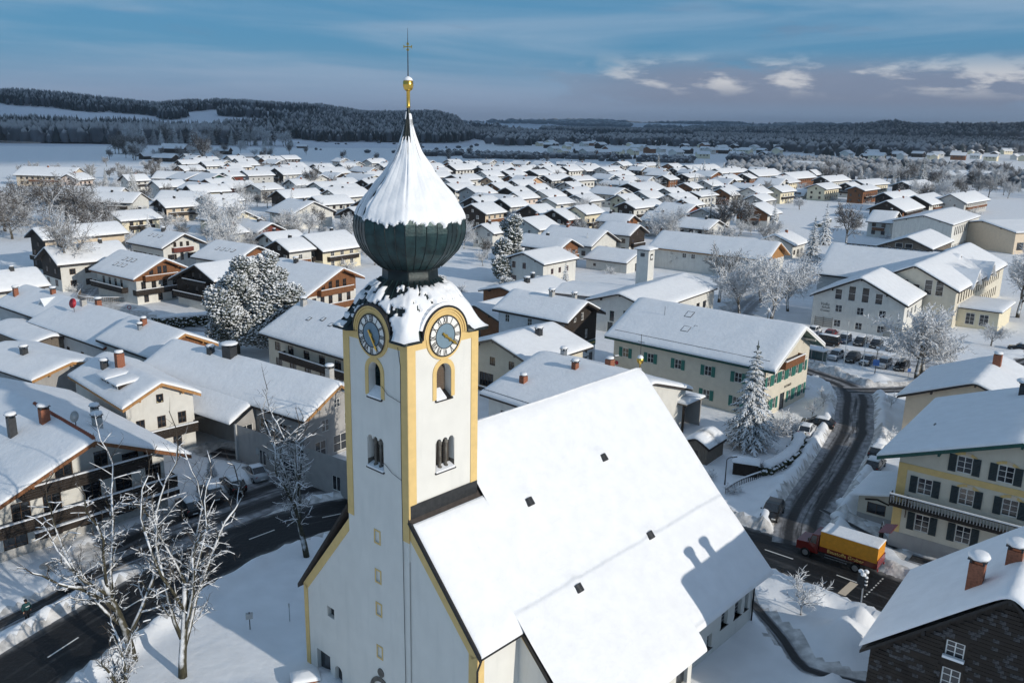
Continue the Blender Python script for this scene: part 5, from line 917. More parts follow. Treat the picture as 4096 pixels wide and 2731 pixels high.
# shingled house at the lower right corner
hO = house('shingled_house', 'dark shingle-clad house with two tall brick chimneys at the lower right corner', 'house', (26.3, 40.1), 52, 11, -7.0, 7.0, 13.0, 41, WOODD, None, (.35, .5), BLACK, [('g0', 1.5, 6.2, 1.0, 1.2), ('g0', -2.2, 8.3, .95, 1.0, dict(ny_=3)), ('g0', -2.2, 6.3, .95, 1.3, dict(ny_=3)), ('g0', -.5, 5.6, 1.0, 1.3)], FRW, seed=47, th=.38, fine=True, extra=None)
rO = [c for c in hO.children if c.name.startswith('roof')][0]; tO = math.tan(R(41))
for x, y, h_, w_ in ((-3.0, 2.05, 2.1, .78), (-1.0, .55, 1.3, .78)): chimney(rO, x, y, 13.0 - abs(y) * tO, w_, h_, BRICK, True, None, .34)
SHW = mat('shingle_wood', (.028, .022, .018), .85, .4, 1.2, .2, 20, snow=None); SHF = mat('shingle_frosted', (.060, .060, .064), .85, .7, 8.0)
sm = [MB().box((0, -.02, 0), (.30, .03, .34), 0, 0, R(6)).mesh('shingle', m_) for m_ in (SHW, SHF)]; k = 0; rest = MB(); frng = random.Random(9)
hwO = (hO['_y1'] - hO['_y0']) / 2; cand = []
for i in range(40):
    z = 4.0 + i * .235
    for j in range(46):
        u_ = -hwO + .15 + j * .30 + (.15 if i % 2 else 0)
        if u_ > hwO - .1 or z > 12.6 - abs(u_) * tO - .35: continue
        if any(abs(u_ - q) < w_ / 2 + .2 and z0 - .2 < z < z0 + h_ + .2 for q, z0, w_, h_ in ((1.5, 6.2, 1.0, 1.2), (-2.2, 8.3, .95, 1.0), (-2.2, 6.3, .95, 1.3), (-.5, 5.6, 1.0, 1.3))): continue
        cand.append((u_, z))
cand.sort(key=lambda q: -q[1])
for n_, (u_, z) in enumerate(cand):
    p, rz = wall_pt(hO, 'g0', u_, z, .02); fr = .4 * noise.noise(Vector((u_ * .5, z * .6, 2))) + frng.random() > .80
    if n_ < 300: obj('shingle', sm[1 if fr else 0], hO, p, rz)
    else: rest.box(p, (.30, .03, .34), 1 if fr else 0, rz, R(6))
q = rest.build('shingle_cladding', [SHW, SHF], hO); q['kind'] = 'stuff'
for z, u_ in ((6.2, 1.5), (8.3, -2.2), (6.3, -2.2), (5.6, -.5)): p, rz = wall_pt(hO, 'g0', u_, z, .0); MB().bx(-.55, .55, -.22, 0, -.05, .1).build('sill_snow', SNOW, hO, p, rz)
b = MB(); b.box((0, 0, 0), (.8, .9, .06), 0, 0, 0); o = b.build('bare_tile_patch', ORANGE, rO, (-4.6, -1.0, 13.0 - 1.0 * tO + .42)); o.rotation_euler = (R(41), 0, 0)
sn = thing('porch_roof', 'snow-laden porch roof poking in at the bottom right corner', 'porch', (30.2, 42.5, 0), R(38)); b = MB(); b.bx(-6, 6, -4, 1.6, 3.8, 4.0); b.bx(-5.8, 5.8, -3.8, 1.2, -.2, 3.8, 1); b.build('roof', [WOODD, GREY], sn); snow_grid('roof_snow', axis_pts(-6.1, 6.1, .6), axis_pts(-4.1, 1.7, .6), lambda X_, Y_: 4.4 + .35 * np.sin(X_ * .7) - .12 * Y_, .6, sn, seed=48, amp=.3)
# other roofs between the church and the village
hU = house('gabled_house', 'white house with red window frames and a cross gable, seen over the photo studio', 'house', (2.0, 194.0), 52, 14, -6.2, 6.8, 7.9, 19, WHITE, None, (.6, .7), WOODD, row('g0', (-2.6, .4), 4.2, 1.0, 1.4, fm=WOODR) + row('g0', (-2.6, 2.2), 1.0, 1.6, 1.4, fm=WOODR) + row('e0', (-3, 0, 3), 3.2, fm=WOODR), WOODR, seed=49)
hU5 = house('garage', 'low garage with shallow snow roof beside the round frosted bush', 'garage', (22.3, 227.4), -36.9, 13, -7.0, 5.5, 5.0, 18, WHITE, None, (.6, .7), ROOFD, [('e0', -3.5, 1.0, .8, .7), ('g1', 0, .1, 2.4, 2.1)], FRB, seed=50)
hV = house('low_house', 'low wooden house with glinting snow roof between the tower and the fire station', 'house', (-2.4, 160.5), 52, 17, -6.2, 5.6, 6.2, 14, WOODB, None, (.8, .7), ROOFD, [('g0', 0, 1.0, 1.2, 1.2)], FRB, seed=51, chim=((-1.5, -1.0, .9, .9, METAL, True), (3.0, 1.0, .6, .9, METAL, True)))
hW = house('low_house', 'small brown-walled house half hidden behind the bell roof of the tower', 'house', (-6.5, 141.5), 52, 13, -5.6, 5.0, 6.6, 20, WOODB, None, (.7, .7), ROOFD, [('g0', 0, 1.0, 1.2, 1.2)] + row('e0', (-3, 1), 1.2), FRB, seed=52)
cp = thing('carport', 'open timber porch roof between the spruce and the town hall', 'carport', (19.3, 103.2, 0), R(139)); MB().bx(-4.5, 4.5, -2.2, 2.2, 3.7, 3.95).build('roof', WOODG, cp); snow_grid('roof_snow', axis_pts(-4.6, 4.6, .6), axis_pts(-2.3, 2.3, .6), lambda X_, Y_: 3.95 + 0 * X_, .4, cp, seed=53)
for x in (-4, 4): MB().bx(-.12, .12, -.12, .12, -.2, 3.7).build('post', WOODD, cp, (x, 1.9, 0))
MB().bx(-4.2, 4.2, -2.1, -1.9, -.2, 3.7).build('back_wall', GREY, cp)
hut = house('garden_hut', 'small wooden garden hut under the big spruce', 'shed', (20.6, 89.6), 52, 4.6, -1.7, 1.7, 3.0, 30, WOODG, None, (.25, .3), WOODD, [('g0', 0, .8, .6, .7)], FRB, seed=54, fine=False)
shd = thing('log_store', 'dark slatted store with thick snow cap inside the garden fence', 'shed', (25.6, 86.7, 0), R(-20)); sl_m = MB().bx(-1.3, 1.3, -.03, 0, 0, .11).mesh('slat', WOODD)
MB().bx(-1.28, 1.28, -.7, .7, -.1, 1.5).build('body', WOODD, shd); MB().bx(-1.4, 1.4, -.85, .85, 1.5, 1.6).build('roof', WOODD, shd); snow_grid('roof_snow', axis_pts(-1.45, 1.45, .4), axis_pts(-.9, .9, .4), lambda X_, Y_: 1.6 + 0 * X_, .42, shd, seed=55)
for i in range(9): obj('slat', sl_m, shd, (0, -.71, .05 + i * .16))

# ------------------------------------------------------------------ village houses: x, y, ridge direction, roof length, roof width, eaves, ridge, gable + wall code
VILLAGE = [
(-11.7,309.0,54.7,11.5,11.8,5.8,8.5,'DT'), (-1.9,331.8,51.3,11.2,9.5,6.1,8.5,'DW'), (8.2,307.7,51.6,10.2,9.6,6.1,8.5,'DW'), (16.4,299.6,54.8,10.8,11.2,5.3,8,'DR'),
(16.3,340.0,51.2,12.0,9.1,6.7,8.5,'WW'), (28.4,357.3,53.0,12.2,10.6,6.5,8.5,'GW'), (24.4,303.1,52.7,11.5,8.8,6.8,9,'GY'), (6.0,270.2,54.4,11.5,11.6,5.3,8,'WW'),
(-7.5,258.9,55.1,7.8,8.4,4.9,7,'WW'), (8.8,226.6,139.7,14.8,9.1,5.4,7.5,'BW'), (18.6,247.2,141.8,17.8,13.3,4.3,7.5,'WW'), (31.9,252.1,141.1,10.8,9.4,6.2,8.5,'DW'),
(34.6,285.4,141.2,11.0,8.4,5.9,8,'BW'), (-17.1,390.4,51.8,13.2,11.0,6.1,8.5,'GW'), (-8.4,367.7,145.0,18.0,16,4.1,7,'WW'), (3.3,370.4,52.4,12.0,8.4,5.9,8,'WP'),
(14.2,378.6,52.7,12.5,9.9,6.3,8.5,'WW'), (10.3,414.0,52.7,11.8,8.7,6.3,8.5,'GW'), (6.0,473.3,147,12.5,15.3,5.7,8.5,'OW'), (35.7,486.4,49.9,17.0,9.7,6.7,8.5,'DW'),
(-12.8,466.0,51.4,8.0,10.1,5.9,8.5,'WO'), (-30.2,443.0,49.8,14.2,10.2,6.1,8.5,'WW'), (-14.8,522.0,49.0,16.2,10.3,5.9,8.5,'WW'), (-28.6,479.6,51.3,17.8,12.1,6.3,8.5,'DW'),
(-37.2,589.5,52.0,21.2,11.6,6.0,9,'DW'), (-18.1,570.4,49.5,16.5,10.3,6.6,8.5,'DW'), (-2.4,530.6,52.9,15.8,10.2,6.3,8.5,'DW'), (13.8,543.9,51.6,15.0,12.4,6.2,8.5,'DW'),
(24.9,591.4,50.7,17.8,13.7,5.2,8.5,'DY'), (37.6,599.7,51.6,16.2,10.0,6.0,8.5,'DW'), (50.1,612.9,48.9,17.0,11.9,5.6,8.5,'GW'), (64.2,602.2,52.7,20.2,9.5,6.5,8.5,'GW'),
(84.9,696.1,52.2,15.0,10.2,5.9,8.5,'GW'), (52.7,510.1,133,13.8,9.7,6.2,8.5,'WW'), (62.8,498.4,48.5,14.5,9.5,6.4,8.5,'WW'), (44.1,401.8,135.6,15.5,12.7,6.1,8.5,'WW'),
(53.9,459.6,135.9,16.2,8.8,6.4,8,'WW'), (29.8,414.1,57.2,14.2,8.4,6.0,7.5,'GW'), (46.2,363.0,50.2,10.8,9.0,6.2,8.5,'YW'), (17.7,597.8,53.0,8.0,8.4,6.4,8.5,'DW'),
(2.2,574.1,54.4,14.5,9.9,6.4,8.5,'DW'), (49.3,339.1,50.8,21.0,8.4,6.1,8,'DW'), (62.6,433.2,49.9,22.0,16,6.1,9,'DG'), (73.0,406.6,52.3,12.8,8.4,6.4,8.5,'GW'),
(70.3,373.3,52.6,17.0,8.4,6.4,8.5,'DW'), (71.9,358.8,54.7,11.8,8.4,5.4,7.5,'BW'), (63.7,333.8,140.7,13.0,15.2,4.7,7.5,'RW'), (84.7,396.5,49.6,15.5,9.0,6.4,8,'DW'),
(103.4,422.7,53.0,16.2,10.6,5.3,8,'BW'), (117.2,424.5,51.3,15.0,10.7,6.0,8.5,'WW'), (133.4,437.7,49.4,16.2,9.2,6.2,8.5,'WY'), (108.1,383.0,52.6,13.5,8.4,5.9,8,'GW'),
(93.7,332.3,55.3,13.2,12.5,5.3,8.5,'BW'), (121.9,513.5,53.3,12.2,8.4,6.4,8.5,'GY'), (130.2,529.0,53.3,12.8,10.2,5.9,8.5,'GY'), (153.1,518.5,142.5,15.2,16,4.6,7.5,'WW'),
(160.8,528.4,54.2,19.5,16,5.6,8.5,'DY'), (168.9,598.9,47.3,33.8,13.4,5.6,9,'DW'), (147.5,608.0,49.8,33.8,10.0,6.5,9,'DB'), (137.2,661.1,48.5,32.8,14.4,5.0,8.5,'DW'),
(126.7,572.8,135.6,14.2,15.6,5.7,8.5,'BW'), (118.2,598.5,133,10.5,8.4,5.9,8,'DW'), (108.8,546.0,53.8,19.8,9.8,6.2,8,'DW'), (105.4,699.1,50.4,18.2,10.6,6.1,8,'WW'),
(124.6,466.6,137.1,13.8,11.1,5.5,7.5,'WW'), (183.8,570.9,48.5,33.8,12.1,5.9,9,'DB'), (63.6,507.6,51.5,15.0,9.5,5.9,8,'DW'), (74.7,504.1,135.8,11.5,9.5,5.8,8,'WW'),
(57.0,465.9,139.5,11.8,8.4,5.9,7.5,'GW'), (60.5,279.8,141.0,12.0,12.0,5.3,7.5,'WW'), (79.3,253.5,53.1,11.5,10.8,4.2,6.5,'WW'), (193.9,533.8,47.7,30.0,10.0,6.5,9,'DW'),
(164.7,464.6,51.1,20.8,10.1,6.3,8.5,'GY'), (206.4,509.5,45,30.0,11.3,6.2,8.5,'DY'), (186.4,484.6,48.4,12.5,8.4,5.9,8,'DW'), (181.1,452.3,50.8,22.8,8.8,6.8,8.5,'WB'),
(227.0,496.4,46.0,32.2,11.1,6.8,9,'DW'), (181.6,413.0,45.4,28.8,8.6,6.3,8.5,'DB'), (164.8,373.4,51.3,28.5,13.6,4.5,8,'DB'), (188.1,398.4,48.9,26.2,13.1,5.3,8.5,'DW'),
(210.0,407.2,47.1,33.8,12.8,5.7,9,'GW'), (132.5,308.3,145.4,8.2,15.3,5.7,8.5,'WW'), (156.6,472.5,147,6.0,16,2.1,5,'WW'), (-74.5,300.8,138.9,14.2,16.0,5.6,9,'WW'),
(-87.5,347.4,52.1,18.0,10.0,6.5,9,'DW'), (-70.0,357.8,59,19.5,10.5,6.3,9,'WW'), (-91.7,276.8,138.0,16.5,12.0,5.0,8,'YW'), (-75.1,249.2,139.0,15.2,8.4,5.4,7.5,'RD'),
(-60.4,221.7,50.9,9.8,8.4,6.0,8,'WW'), (-54.7,208.1,53.0,7.5,8.4,6.0,8,'DW'), (-48.1,217.7,54.2,13.0,12.1,5.5,8.5,'DY'), (-79.2,236.9,59,6.0,8.4,6.1,8,'BW'),
(-131.7,369.4,46.7,16.2,9.4,6.1,8.5,'DY'), (-128.6,401.6,48.7,13.2,9.3,5.6,8,'DR'), (-113.2,389.7,57.2,12.5,10.9,6.0,8,'GW'), (-152.9,436.6,136.6,15.8,12.9,6.1,9,'NW'),
(-143.5,480.8,46.1,15.0,11.7,6.3,8.5,'GW'), (-129.5,505.7,50.0,21.8,13.6,6.0,9,'DW'), (-111.7,522.7,53.2,20.0,12.9,5.9,8.5,'DO'), (-106.1,456.8,137.5,14.5,11.4,5.9,8.5,'WW'),
(-89.1,408.6,50.1,13.0,10.3,5.9,8,'WW'), (-87.0,437.4,49.0,12.2,11.2,5.8,8,'WW'), (-81.1,464.3,136.1,20.5,12.7,6.2,8.5,'YW'), (-71.8,425.6,54.6,8.8,10.4,6.2,8.5,'DW'),
(-92.1,534.0,134.1,19.0,9.2,6.2,8.5,'OW'), (-152.3,465.8,59,9.8,9.0,6.4,8,'WR'), (-165.0,492.3,47.2,19.0,11.8,5.8,8,'WW'), (-169.7,451.6,142.8,15.5,12.9,5.7,8,'BW'),
(-114.3,334.7,57.6,15.2,8.4,5.4,7.5,'WW'), (-105.4,308.4,55.5,12.5,8.4,5.4,7.5,'WW'), (-120.4,269.9,53.7,12.8,10.7,5.5,7.5,'WY'), (-108.0,211.4,52.6,19.2,8.4,7.9,10,'DT'),
(-94.3,186.3,48.3,14.5,10.6,6.3,9,'DW')]
VILLAGE += [  # long roofs and farm buildings on the left edge, barns in the fields
(-243,455,-8,30,13,6,9.5,'GT'),(-215,425,80,12,10,6,8.5,'PP'),(-190,433,52,11,9,5.5,8,'WW'),(-178,462,-6,24,11,5,8,'WW'),(-155,455,-6,13,9,4,6.5,'WW'),(-140,505,-7,20,11,6.2,9,'GW'),(-171,352,-6,24,12,5,8,'DW'),(-154,330,-6,22,12,5.2,8,'RW'),(-130,340,-6,18,11,5,8,'DW'),
(-205,250,62,11,9,4.6,7,'OO'),(-96,160,52,10,9,5,7.5,'WW'),(-118,170,-38,12,11,5,8,'WW'),
(-352,905,-10,26,14,5,9,'DD'),(-298,890,-8,16,9,4,7,'DD'),(-320,758,60,12,8,3,5.5,'DD'),(-290,724,-15,18,10,3.6,6,'BD'),(-236,764,52,13,9,4,6.5,'RR'),(-529,1540,-8,26,12,5,9,'DD'),(-477,1524,-20,40,16,5,9,'DD'),(-430,1500,-10,36,16,5,9,'DD'),(-324,1283,-10,12,7,2.5,4.5,'DD'),(-275,1128,5,13,7,2.5,4.5,'DD'),(-386,1205,52,7,6,2.5,4.5,'DD'),
(40,775,0,8,6,2.5,4,'DD'),(330,640,-12,40,18,6,9,'GT'),(395,625,52,26,16,6,9.5,'DT'),(455,640,-10,46,20,6,9,'DG'),(420,690,52,24,14,5,8,'DW'),(250,750,-38,22,14,6,9.5,'YW'),(262,742,52,18,12,6,9,'YW'),(272,590,52,9,8,4,6.5,'GW'),(178,640,-36,12,9,5.5,8.5,'DW'),(218,640,52,12,9,4.5,7.5,'BD'),(-8,655,-38,12,9,5,8,'WW'),(-30,640,52,12,9,5,8,'WY')]
fl_ = random.Random(31); CODES = ['DW', 'DW', 'GW', 'GW', 'BW', 'DB', 'DD', 'GW', 'DT', 'BB']; tries = 0
for _ in range(9000):                                                            # houses half hidden between the others
    y = fl_.uniform(285, 700); x = fl_.uniform(-.38, .27) * y + (0 if y > 420 else -10)
    if 100 < x < 185 and 290 < y < 410: continue
    if abs(x - (-98 - (y - 250) * .12)) < 9: continue
    W_ = fl_.uniform(9, 11); L_ = fl_.uniform(11, 15)
    if all((x - v[0]) ** 2 + (y - v[1]) ** 2 > (4.0 + (max(v[3], v[4]) + L_) * .46) ** 2 for v in VILLAGE):
        VILLAGE.append((round(x, 1), round(y, 1), fl_.choice((52, 52, 52, 140)) + fl_.uniform(-5, 5), L_, W_, 5.6, 5.6 + W_ * .23, fl_.choice(CODES))); tries += 1
        if tries > 110: break
ORD_ = None
GM = dict(D=WOODD, B=WOODB, R=WOODR, N=GREEN); WM = dict(W=WHITE, T=BEIGE, G=LGREY, Y=PALEY, O=ORANGE, P=PINK, R=WOODR, B=WOODB, D=WOODD, N=WHITE)
CW = dict(W='white', T='beige', G='grey', Y='pale yellow', O='orange', P='pink', R='red-brown', B='brown timber', D='dark timber', N='white')
CG = dict(W='white gable', D='dark timber gable', B='brown timber gable', R='red-brown gable', N='green gable balcony', G='grey shaded gable', Y='yellow gable', O='orange gable', P='pale gable', T='beige gable')
ORD = 'first second third fourth fifth sixth seventh eighth ninth tenth eleventh twelfth thirteenth fourteenth fifteenth sixteenth seventeenth eighteenth nineteenth twentieth'.split()
ORDN = lambda i: ORD[i] if i < 20 else ('twenty-' + ORD[i - 20] if i < 29 else ('thirtieth' if i == 29 else ('thirty-' + ORD[i - 30] if i < 39 else ('fortieth' if i == 39 else 'forty-' + ORD[i - 40]))))
def row_labels(pts, n, fmt):
    """labels by row (nearest first) and place from the left"""
    od = sorted(range(len(pts)), key=lambda i: math.hypot(*pts[i])); out = {}
    for r_ in range(0, len(od), n):
        for k, i in enumerate(sorted(od[r_:r_ + n], key=lambda i: pts[i][0] / pts[i][1])): out[i] = fmt % (ORDN(k), ORDN(r_ // n))
    return out
order = sorted(range(len(VILLAGE)), key=lambda i: math.hypot(VILLAGE[i][0], VILLAGE[i][1])); ROWN = 14; LAB = {}
for r_ in range(0, len(order), ROWN):
    grp = sorted(order[r_:r_ + ROWN], key=lambda i: VILLAGE[i][0] / VILLAGE[i][1])
    for k, i in enumerate(grp): LAB[i] = (r_ // ROWN, k)
hr_rng = random.Random(21)
for i, (cx, cy_, az, L_, W_, he, hr_, code) in enumerate(VILLAGE):
    g, wl_ = code; a = R(az); A = (cx - math.cos(a) * L_ / 2, cy_ - math.sin(a) * L_ / 2); dist = math.hypot(cx, cy_); pitch = math.degrees(math.atan2(hr_ - he, W_ / 2)); W_ *= 1.17; L_ *= 1.10; he = hr_ - W_ / 2 * math.tan(R(pitch)); A = (cx - math.cos(a) * L_ / 2, cy_ - math.sin(a) * L_ / 2)
    side = 'e0' if -60 < (az + 90) % 360 - 180 < 200 and az < 100 else 'e1'; side = 'e0' if az < 100 else 'e1'
    wm = WM[wl_]; gm = GM.get(g); wins = []; ww = W_ - 2.6; wlL = L_ - 1.8; ze = he + 1.3 * math.tan(R(pitch)) - .24
    if dist < 800:
        n_ = max(1, int(wlL / 3.3)); us = [(q - (n_ - 1) / 2) * 3.2 for q in range(n_)]; two = ze > 4.7
        for u_ in us: wins.append((side, u_, 1.0, 1.25, 1.3))
        if two: wins += [(side, u_, 3.55, 1.25, 1.25) for u_ in us]
        gs = (-2.2, 2.2) if ww > 6.2 else (0,)
        for u_ in gs: wins.append(('g0', u_, 1.0, 1.2, 1.3)); wins += [('g0', u_, 3.55, 1.1, 1.2)] if two else []
        if hr_ - 1.9 > 5.6: wins.append(('g0', 0, 5.75, .9, 1.0))
    row_, k = LAB[i]
    o = house('village_house' if dist < 620 else 'farm_house', '%s house with %s, %s from left in %s house row' % (CW[wl_], CG[g], ORD[k], ORD[row_]), 'house', A, az, L_, -W_ / 2, W_ / 2, hr_, pitch, wm if g in 'DBRN' or wl_ != 'W' or g == 'W' else WM.get(g, wm), gm, (1.0, 1.3), ROOFD, wins, FRW if hr_rng.random() < .55 else FRB, far=True, group='houses of the village',
              gz0=2.6 if hr_rng.random() < .6 else .3, seed=60 + i, fine=False, th=.40, chim=((L_ * hr_rng.uniform(-.2, .25), hr_rng.choice((-.6, .6)), .7, .9, hr_rng.choice((METAL, BRICK, METAL)), False, None, .2),) if dist < 720 else ())
    if gm is not None and dist < 560 and hr_rng.random() < .9:
        p, rz = wall_pt(o, 'g0', 0, 2.6, .06); balcony(o, p.x, p.y, 2.6, rz, min(6.5, ww * .8), 1.0, .95, WOODB if g != 'D' else WOODD)
    if dist < 560 and hr_rng.random() < .62:
        p, rz = wall_pt(o, side, 0, 2.6); balcony(o, p.x, p.y, 2.6, rz, wlL * hr_rng.uniform(.5, .95), 1.0, .95, hr_rng.choice((WOODB, WOODD, WOODD)))

# ------------------------------------------------------------------ trees
def branch(segs, rs, p, d, L, r, lvl, mx, cfg):
    """recursive limb: appends (points, radii, level)"""
    n = 5 if lvl == 0 else (4 if lvl < 3 else 2); pts = [p.copy()]; rad = [r]; q = p.copy(); dd = d.copy(); up = cfg['up'][min(lvl, len(cfg['up']) - 1)]; wob = cfg['wob'][min(lvl, len(cfg['wob']) - 1)]
    taper = cfg.get('taper', .55)
    for i in range(n):
        dd = (dd + Vector((rs.gauss(0, wob), rs.gauss(0, wob), rs.gauss(0, wob) + up))).normalized(); q = q + dd * (L / n); pts.append(q.copy()); rad.append(r * (1 - (1 - taper) * (i + 1) / n))
    if lvl == mx: rad[-1] *= .4
    segs.append((pts, rad, lvl))
    if lvl >= mx: return
    k = cfg['kids'][min(lvl, len(cfg['kids']) - 1)]; k = rs.randint(*k); t0 = cfg['start'][min(lvl, len(cfg['start']) - 1)]
    for i in range(k):
        t = t0 + (1 - t0) * (i + rs.random()) / k; x = t * n; a = min(int(x), n - 1); pos = pts[a].lerp(pts[a + 1], x - a); tang = (pts[a + 1] - pts[a]).normalized()
        ang = R(cfg['ang'][min(lvl, len(cfg['ang']) - 1)] * rs.uniform(.7, 1.25)); ax = tang.orthogonal().normalized(); ax = Matrix.Rotation(i * 2.4 + rs.uniform(-.6, .6), 3, tang) @ ax
        nd = (Matrix.Rotation(ang, 3, ax) @ tang).normalized(); f = cfg['len'][min(lvl, len(cfg['len']) - 1)] * rs.uniform(.7, 1.2) * (1.15 - .45 * t)
        branch(segs, rs, pos, nd, L * f, max(cfg.get('rmin', .012), rad[a] * cfg['thin'][min(lvl, len(cfg['thin']) - 1)]), lvl + 1, mx, cfg)
    if cfg.get('lead', True) and lvl < 3 and lvl > 0: branch(segs, rs, pts[-1], dd, L * .55, rad[-1], lvl + 1, mx, cfg)
def tree_meshes(name, seed, h, cfg, mx, trunk_m, twig_m, split=1, snow=False, trunkL=.35, r0=None):
    rs = random.Random(seed); segs = []; branch(segs, rs, Vector((0, 0, -.2)), Vector((0, 0, 1)), h * trunkL, r0 or h * .022, 0, mx, cfg)
    k_ = h / max(p_.z for q_ in segs for p_ in q_[0]); segs = [([p_ * k_ for p_ in q_[0]], [max(v_ * (k_ if q_[2] < 2 else 1), cfg.get('rmin', .012)) for v_ in q_[1][:-1]] + [q_[1][-1]], q_[2]) for q_ in segs]
    a, b, s = MB(), MB(), MB()
    for pts, rad, lvl in segs:
        (a if lvl <= split else b).tube(pts, rad, 7 if lvl == 0 else (5 if lvl == 1 else (4 if lvl == 2 else 3)), cap=lvl < 2)
        if snow and 1 <= lvl <= 3:
            run = []
            for i in range(len(pts) - 1):
                d_ = (pts[i + 1] - pts[i]).normalized(); flat = 1 - abs(d_.z)
                if flat > .30: run += [i] if not run else []; run = run if run else [i]
                if flat > .30:
                    m_ = min(1, flat * 1.3); w_ = lambda q: rad[q] * .66 + .022 * m_
                    s.tube([pts[i] + Vector((0, 0, rad[i] * .55 + .02)), (pts[i] + pts[i + 1]) / 2 + Vector((0, 0, rad[i] * .55 + .02 * m_ + rs.uniform(0, .02))), pts[i + 1] + Vector((0, 0, rad[i + 1] * .55 + .015))], [w_(i) * .85, w_(i) * rs.uniform(.9, 1.15), w_(i + 1) * .8], 5, sq=.8)
    return a.mesh(name + '_trunk', trunk_m, True), b.mesh(name + '_crown', twig_m), s.mesh(name + '_snow', SNOW, True) if snow else None
def place_tree(name, label, meshes, x, y, s=1.0, rz=0.0, group=None, z=None, sz=None, cat='tree'):
    r = thing(name, label, cat, (x, y, gz(x, y) - .05 if z is None else z), rz, group); r.scale = (s, s, sz or s)
    for nm, me in zip(('trunk', 'crown', 'snow'), meshes):
        if me is not None: obj(nm, me, r)
    return r
BROAD = dict(up=(.0, .10, .05, .02, .0), wob=(.05, .14, .18, .2, .22), kids=((6, 7), (6, 7), (6, 7), (5, 6), (3, 4)), start=(.45, .2, .15, .1), ang=(38, 42, 45, 45), len=(1.15, .62, .58, .55), thin=(.55, .55, .5, .5), rmin=.036)
ROUND = dict(up=(.0, .06, .02, .0), wob=(.06, .16, .2, .24), kids=((7, 8), (6, 8), (6, 7), (5, 6)), start=(.35, .12, .1, .1), ang=(52, 50, 50, 50), len=(.95, .62, .6, .55), thin=(.5, .55, .55, .6), rmin=.040)
BIRCH = dict(up=(.0, .10, -.02, -.12, -.2), wob=(.07, .1, .14, .16, .16), kids=((7, 8), (6, 7), (6, 7), (4, 5)), start=(.4, .2, .15, .1), ang=(34, 36, 42, 40), len=(1.05, .55, .55, .6), thin=(.55, .5, .5, .5), rmin=.030)
BUSHC = dict(up=(.0, .03, .0), wob=(.15, .2, .25), kids=((9, 10), (6, 7), (5, 6)), start=(.05, .15, .1), ang=(62, 45, 50), len=(1.6, .6, .6), thin=(.8, .6, .6), rmin=.024)
DENSE = dict(BROAD, kids=((7, 8), (7, 8), (7, 8), (5, 6), (3, 4)), rmin=.042)
TREES = [tree_meshes('broad', 3, 12, BROAD, 4, BARK, TWIG), tree_meshes('broad', 8, 12, DENSE, 4, BARK, TWIGF), tree_meshes('round', 5, 10, ROUND, 4, BARK, TWIGF), tree_meshes('broad', 14, 12, BROAD, 4, BARK, TWIGD)]
BIRCHM = tree_meshes('birch', 31, 18, dict(BIRCH, kids=((8, 9), (7, 8), (7, 8), (4, 5))), 4, BARK, TWIG); BIRCHD = tree_meshes('birch', 33, 16, dict(ROUND, kids=((9, 9), (8, 8), (7, 8), (5, 6)), rmin=.042), 4, BARK, TWIGD); LIME = tree_meshes('lime', 41, 11, dict(ROUND, ang=(46, 50, 50, 50), kids=((7, 8), (7, 8), (6, 8), (5, 6))), 4, BARK, TWIGF)
SMALL = tree_meshes('small', 17, 4, dict(ROUND, rmin=.026, kids=((6, 7), (5, 6), (5, 6), (4, 4))), 3, BARK, TWIGF, trunkL=.5, r0=.07)
BUSH = [tree_meshes('bush', 51 + i, 2.4, BUSHC, 3, TWIG, TWIGF, trunkL=.2, r0=.05) for i in range(2)]
def conifer(seed, h, rad, mat_, layers=20, per=14, droop=.35, fat=1.25):
    """spruce: whorls of drooping boughs, each a tapering finger with side sprigs"""
    rs = random.Random(seed); b = MB()
    for i in range(layers):
        f = i / (layers - 1); z = h * (.10 + .86 * f); Rr = rad * (1 - f) ** .85 * rs.uniform(.85, 1.1) + .12; n = max(4, int(per * (1 - .55 * f)))
        for j in range(n):
            a = 2 * math.pi * (j + rs.uniform(-.3, .3)) / n + i * .7; L = Rr * rs.uniform(.72, 1.12); c, s_ = math.cos(a), math.sin(a); dr = droop * rs.uniform(.6, 1.3); zz = z + rs.uniform(-.12, .12)
            P_ = lambda t: Vector((c * L * t, s_ * L * t, zz - dr * L * t * t + .12 * L * t * (1 - t)))
            w_ = .10 * fat * (.6 + .5 * Rr / rad) * h / 12; b.tube([P_(.08), P_(.4), P_(.75), P_(1.03)], [w_ * .8, w_ * 1.5, w_ * 1.25, w_ * .2], 5, sq=.6)
            for t in (.32, .5, .68, .86):
                for sd_ in (-1, 1):
                    l2 = L * .36 * (1.05 - t) * rs.uniform(.8, 1.25) + .1; a2 = a + sd_ * R(rs.uniform(38, 60)); p0 = P_(t); e = p0 + Vector((math.cos(a2) * l2, math.sin(a2) * l2, -dr * l2 * .9 - .04))
                    b.tube([p0, (p0 + e) / 2 + Vector((0, 0, .05)), e], [w_ * .7, w_ * 1.0, w_ * .15], 4, sq=.6)
    b.tube([(0, 0, h * .93), (0, 0, h * 1.02)], [.1, .02], 5)
    return MB().tube([(0, 0, -.3), (0, 0, h * .5), (0, 0, h * .97)], [h * .018, h * .011, .03], 7).mesh('spruce_trunk', BARK, True), b.mesh('spruce_crown', mat_), None
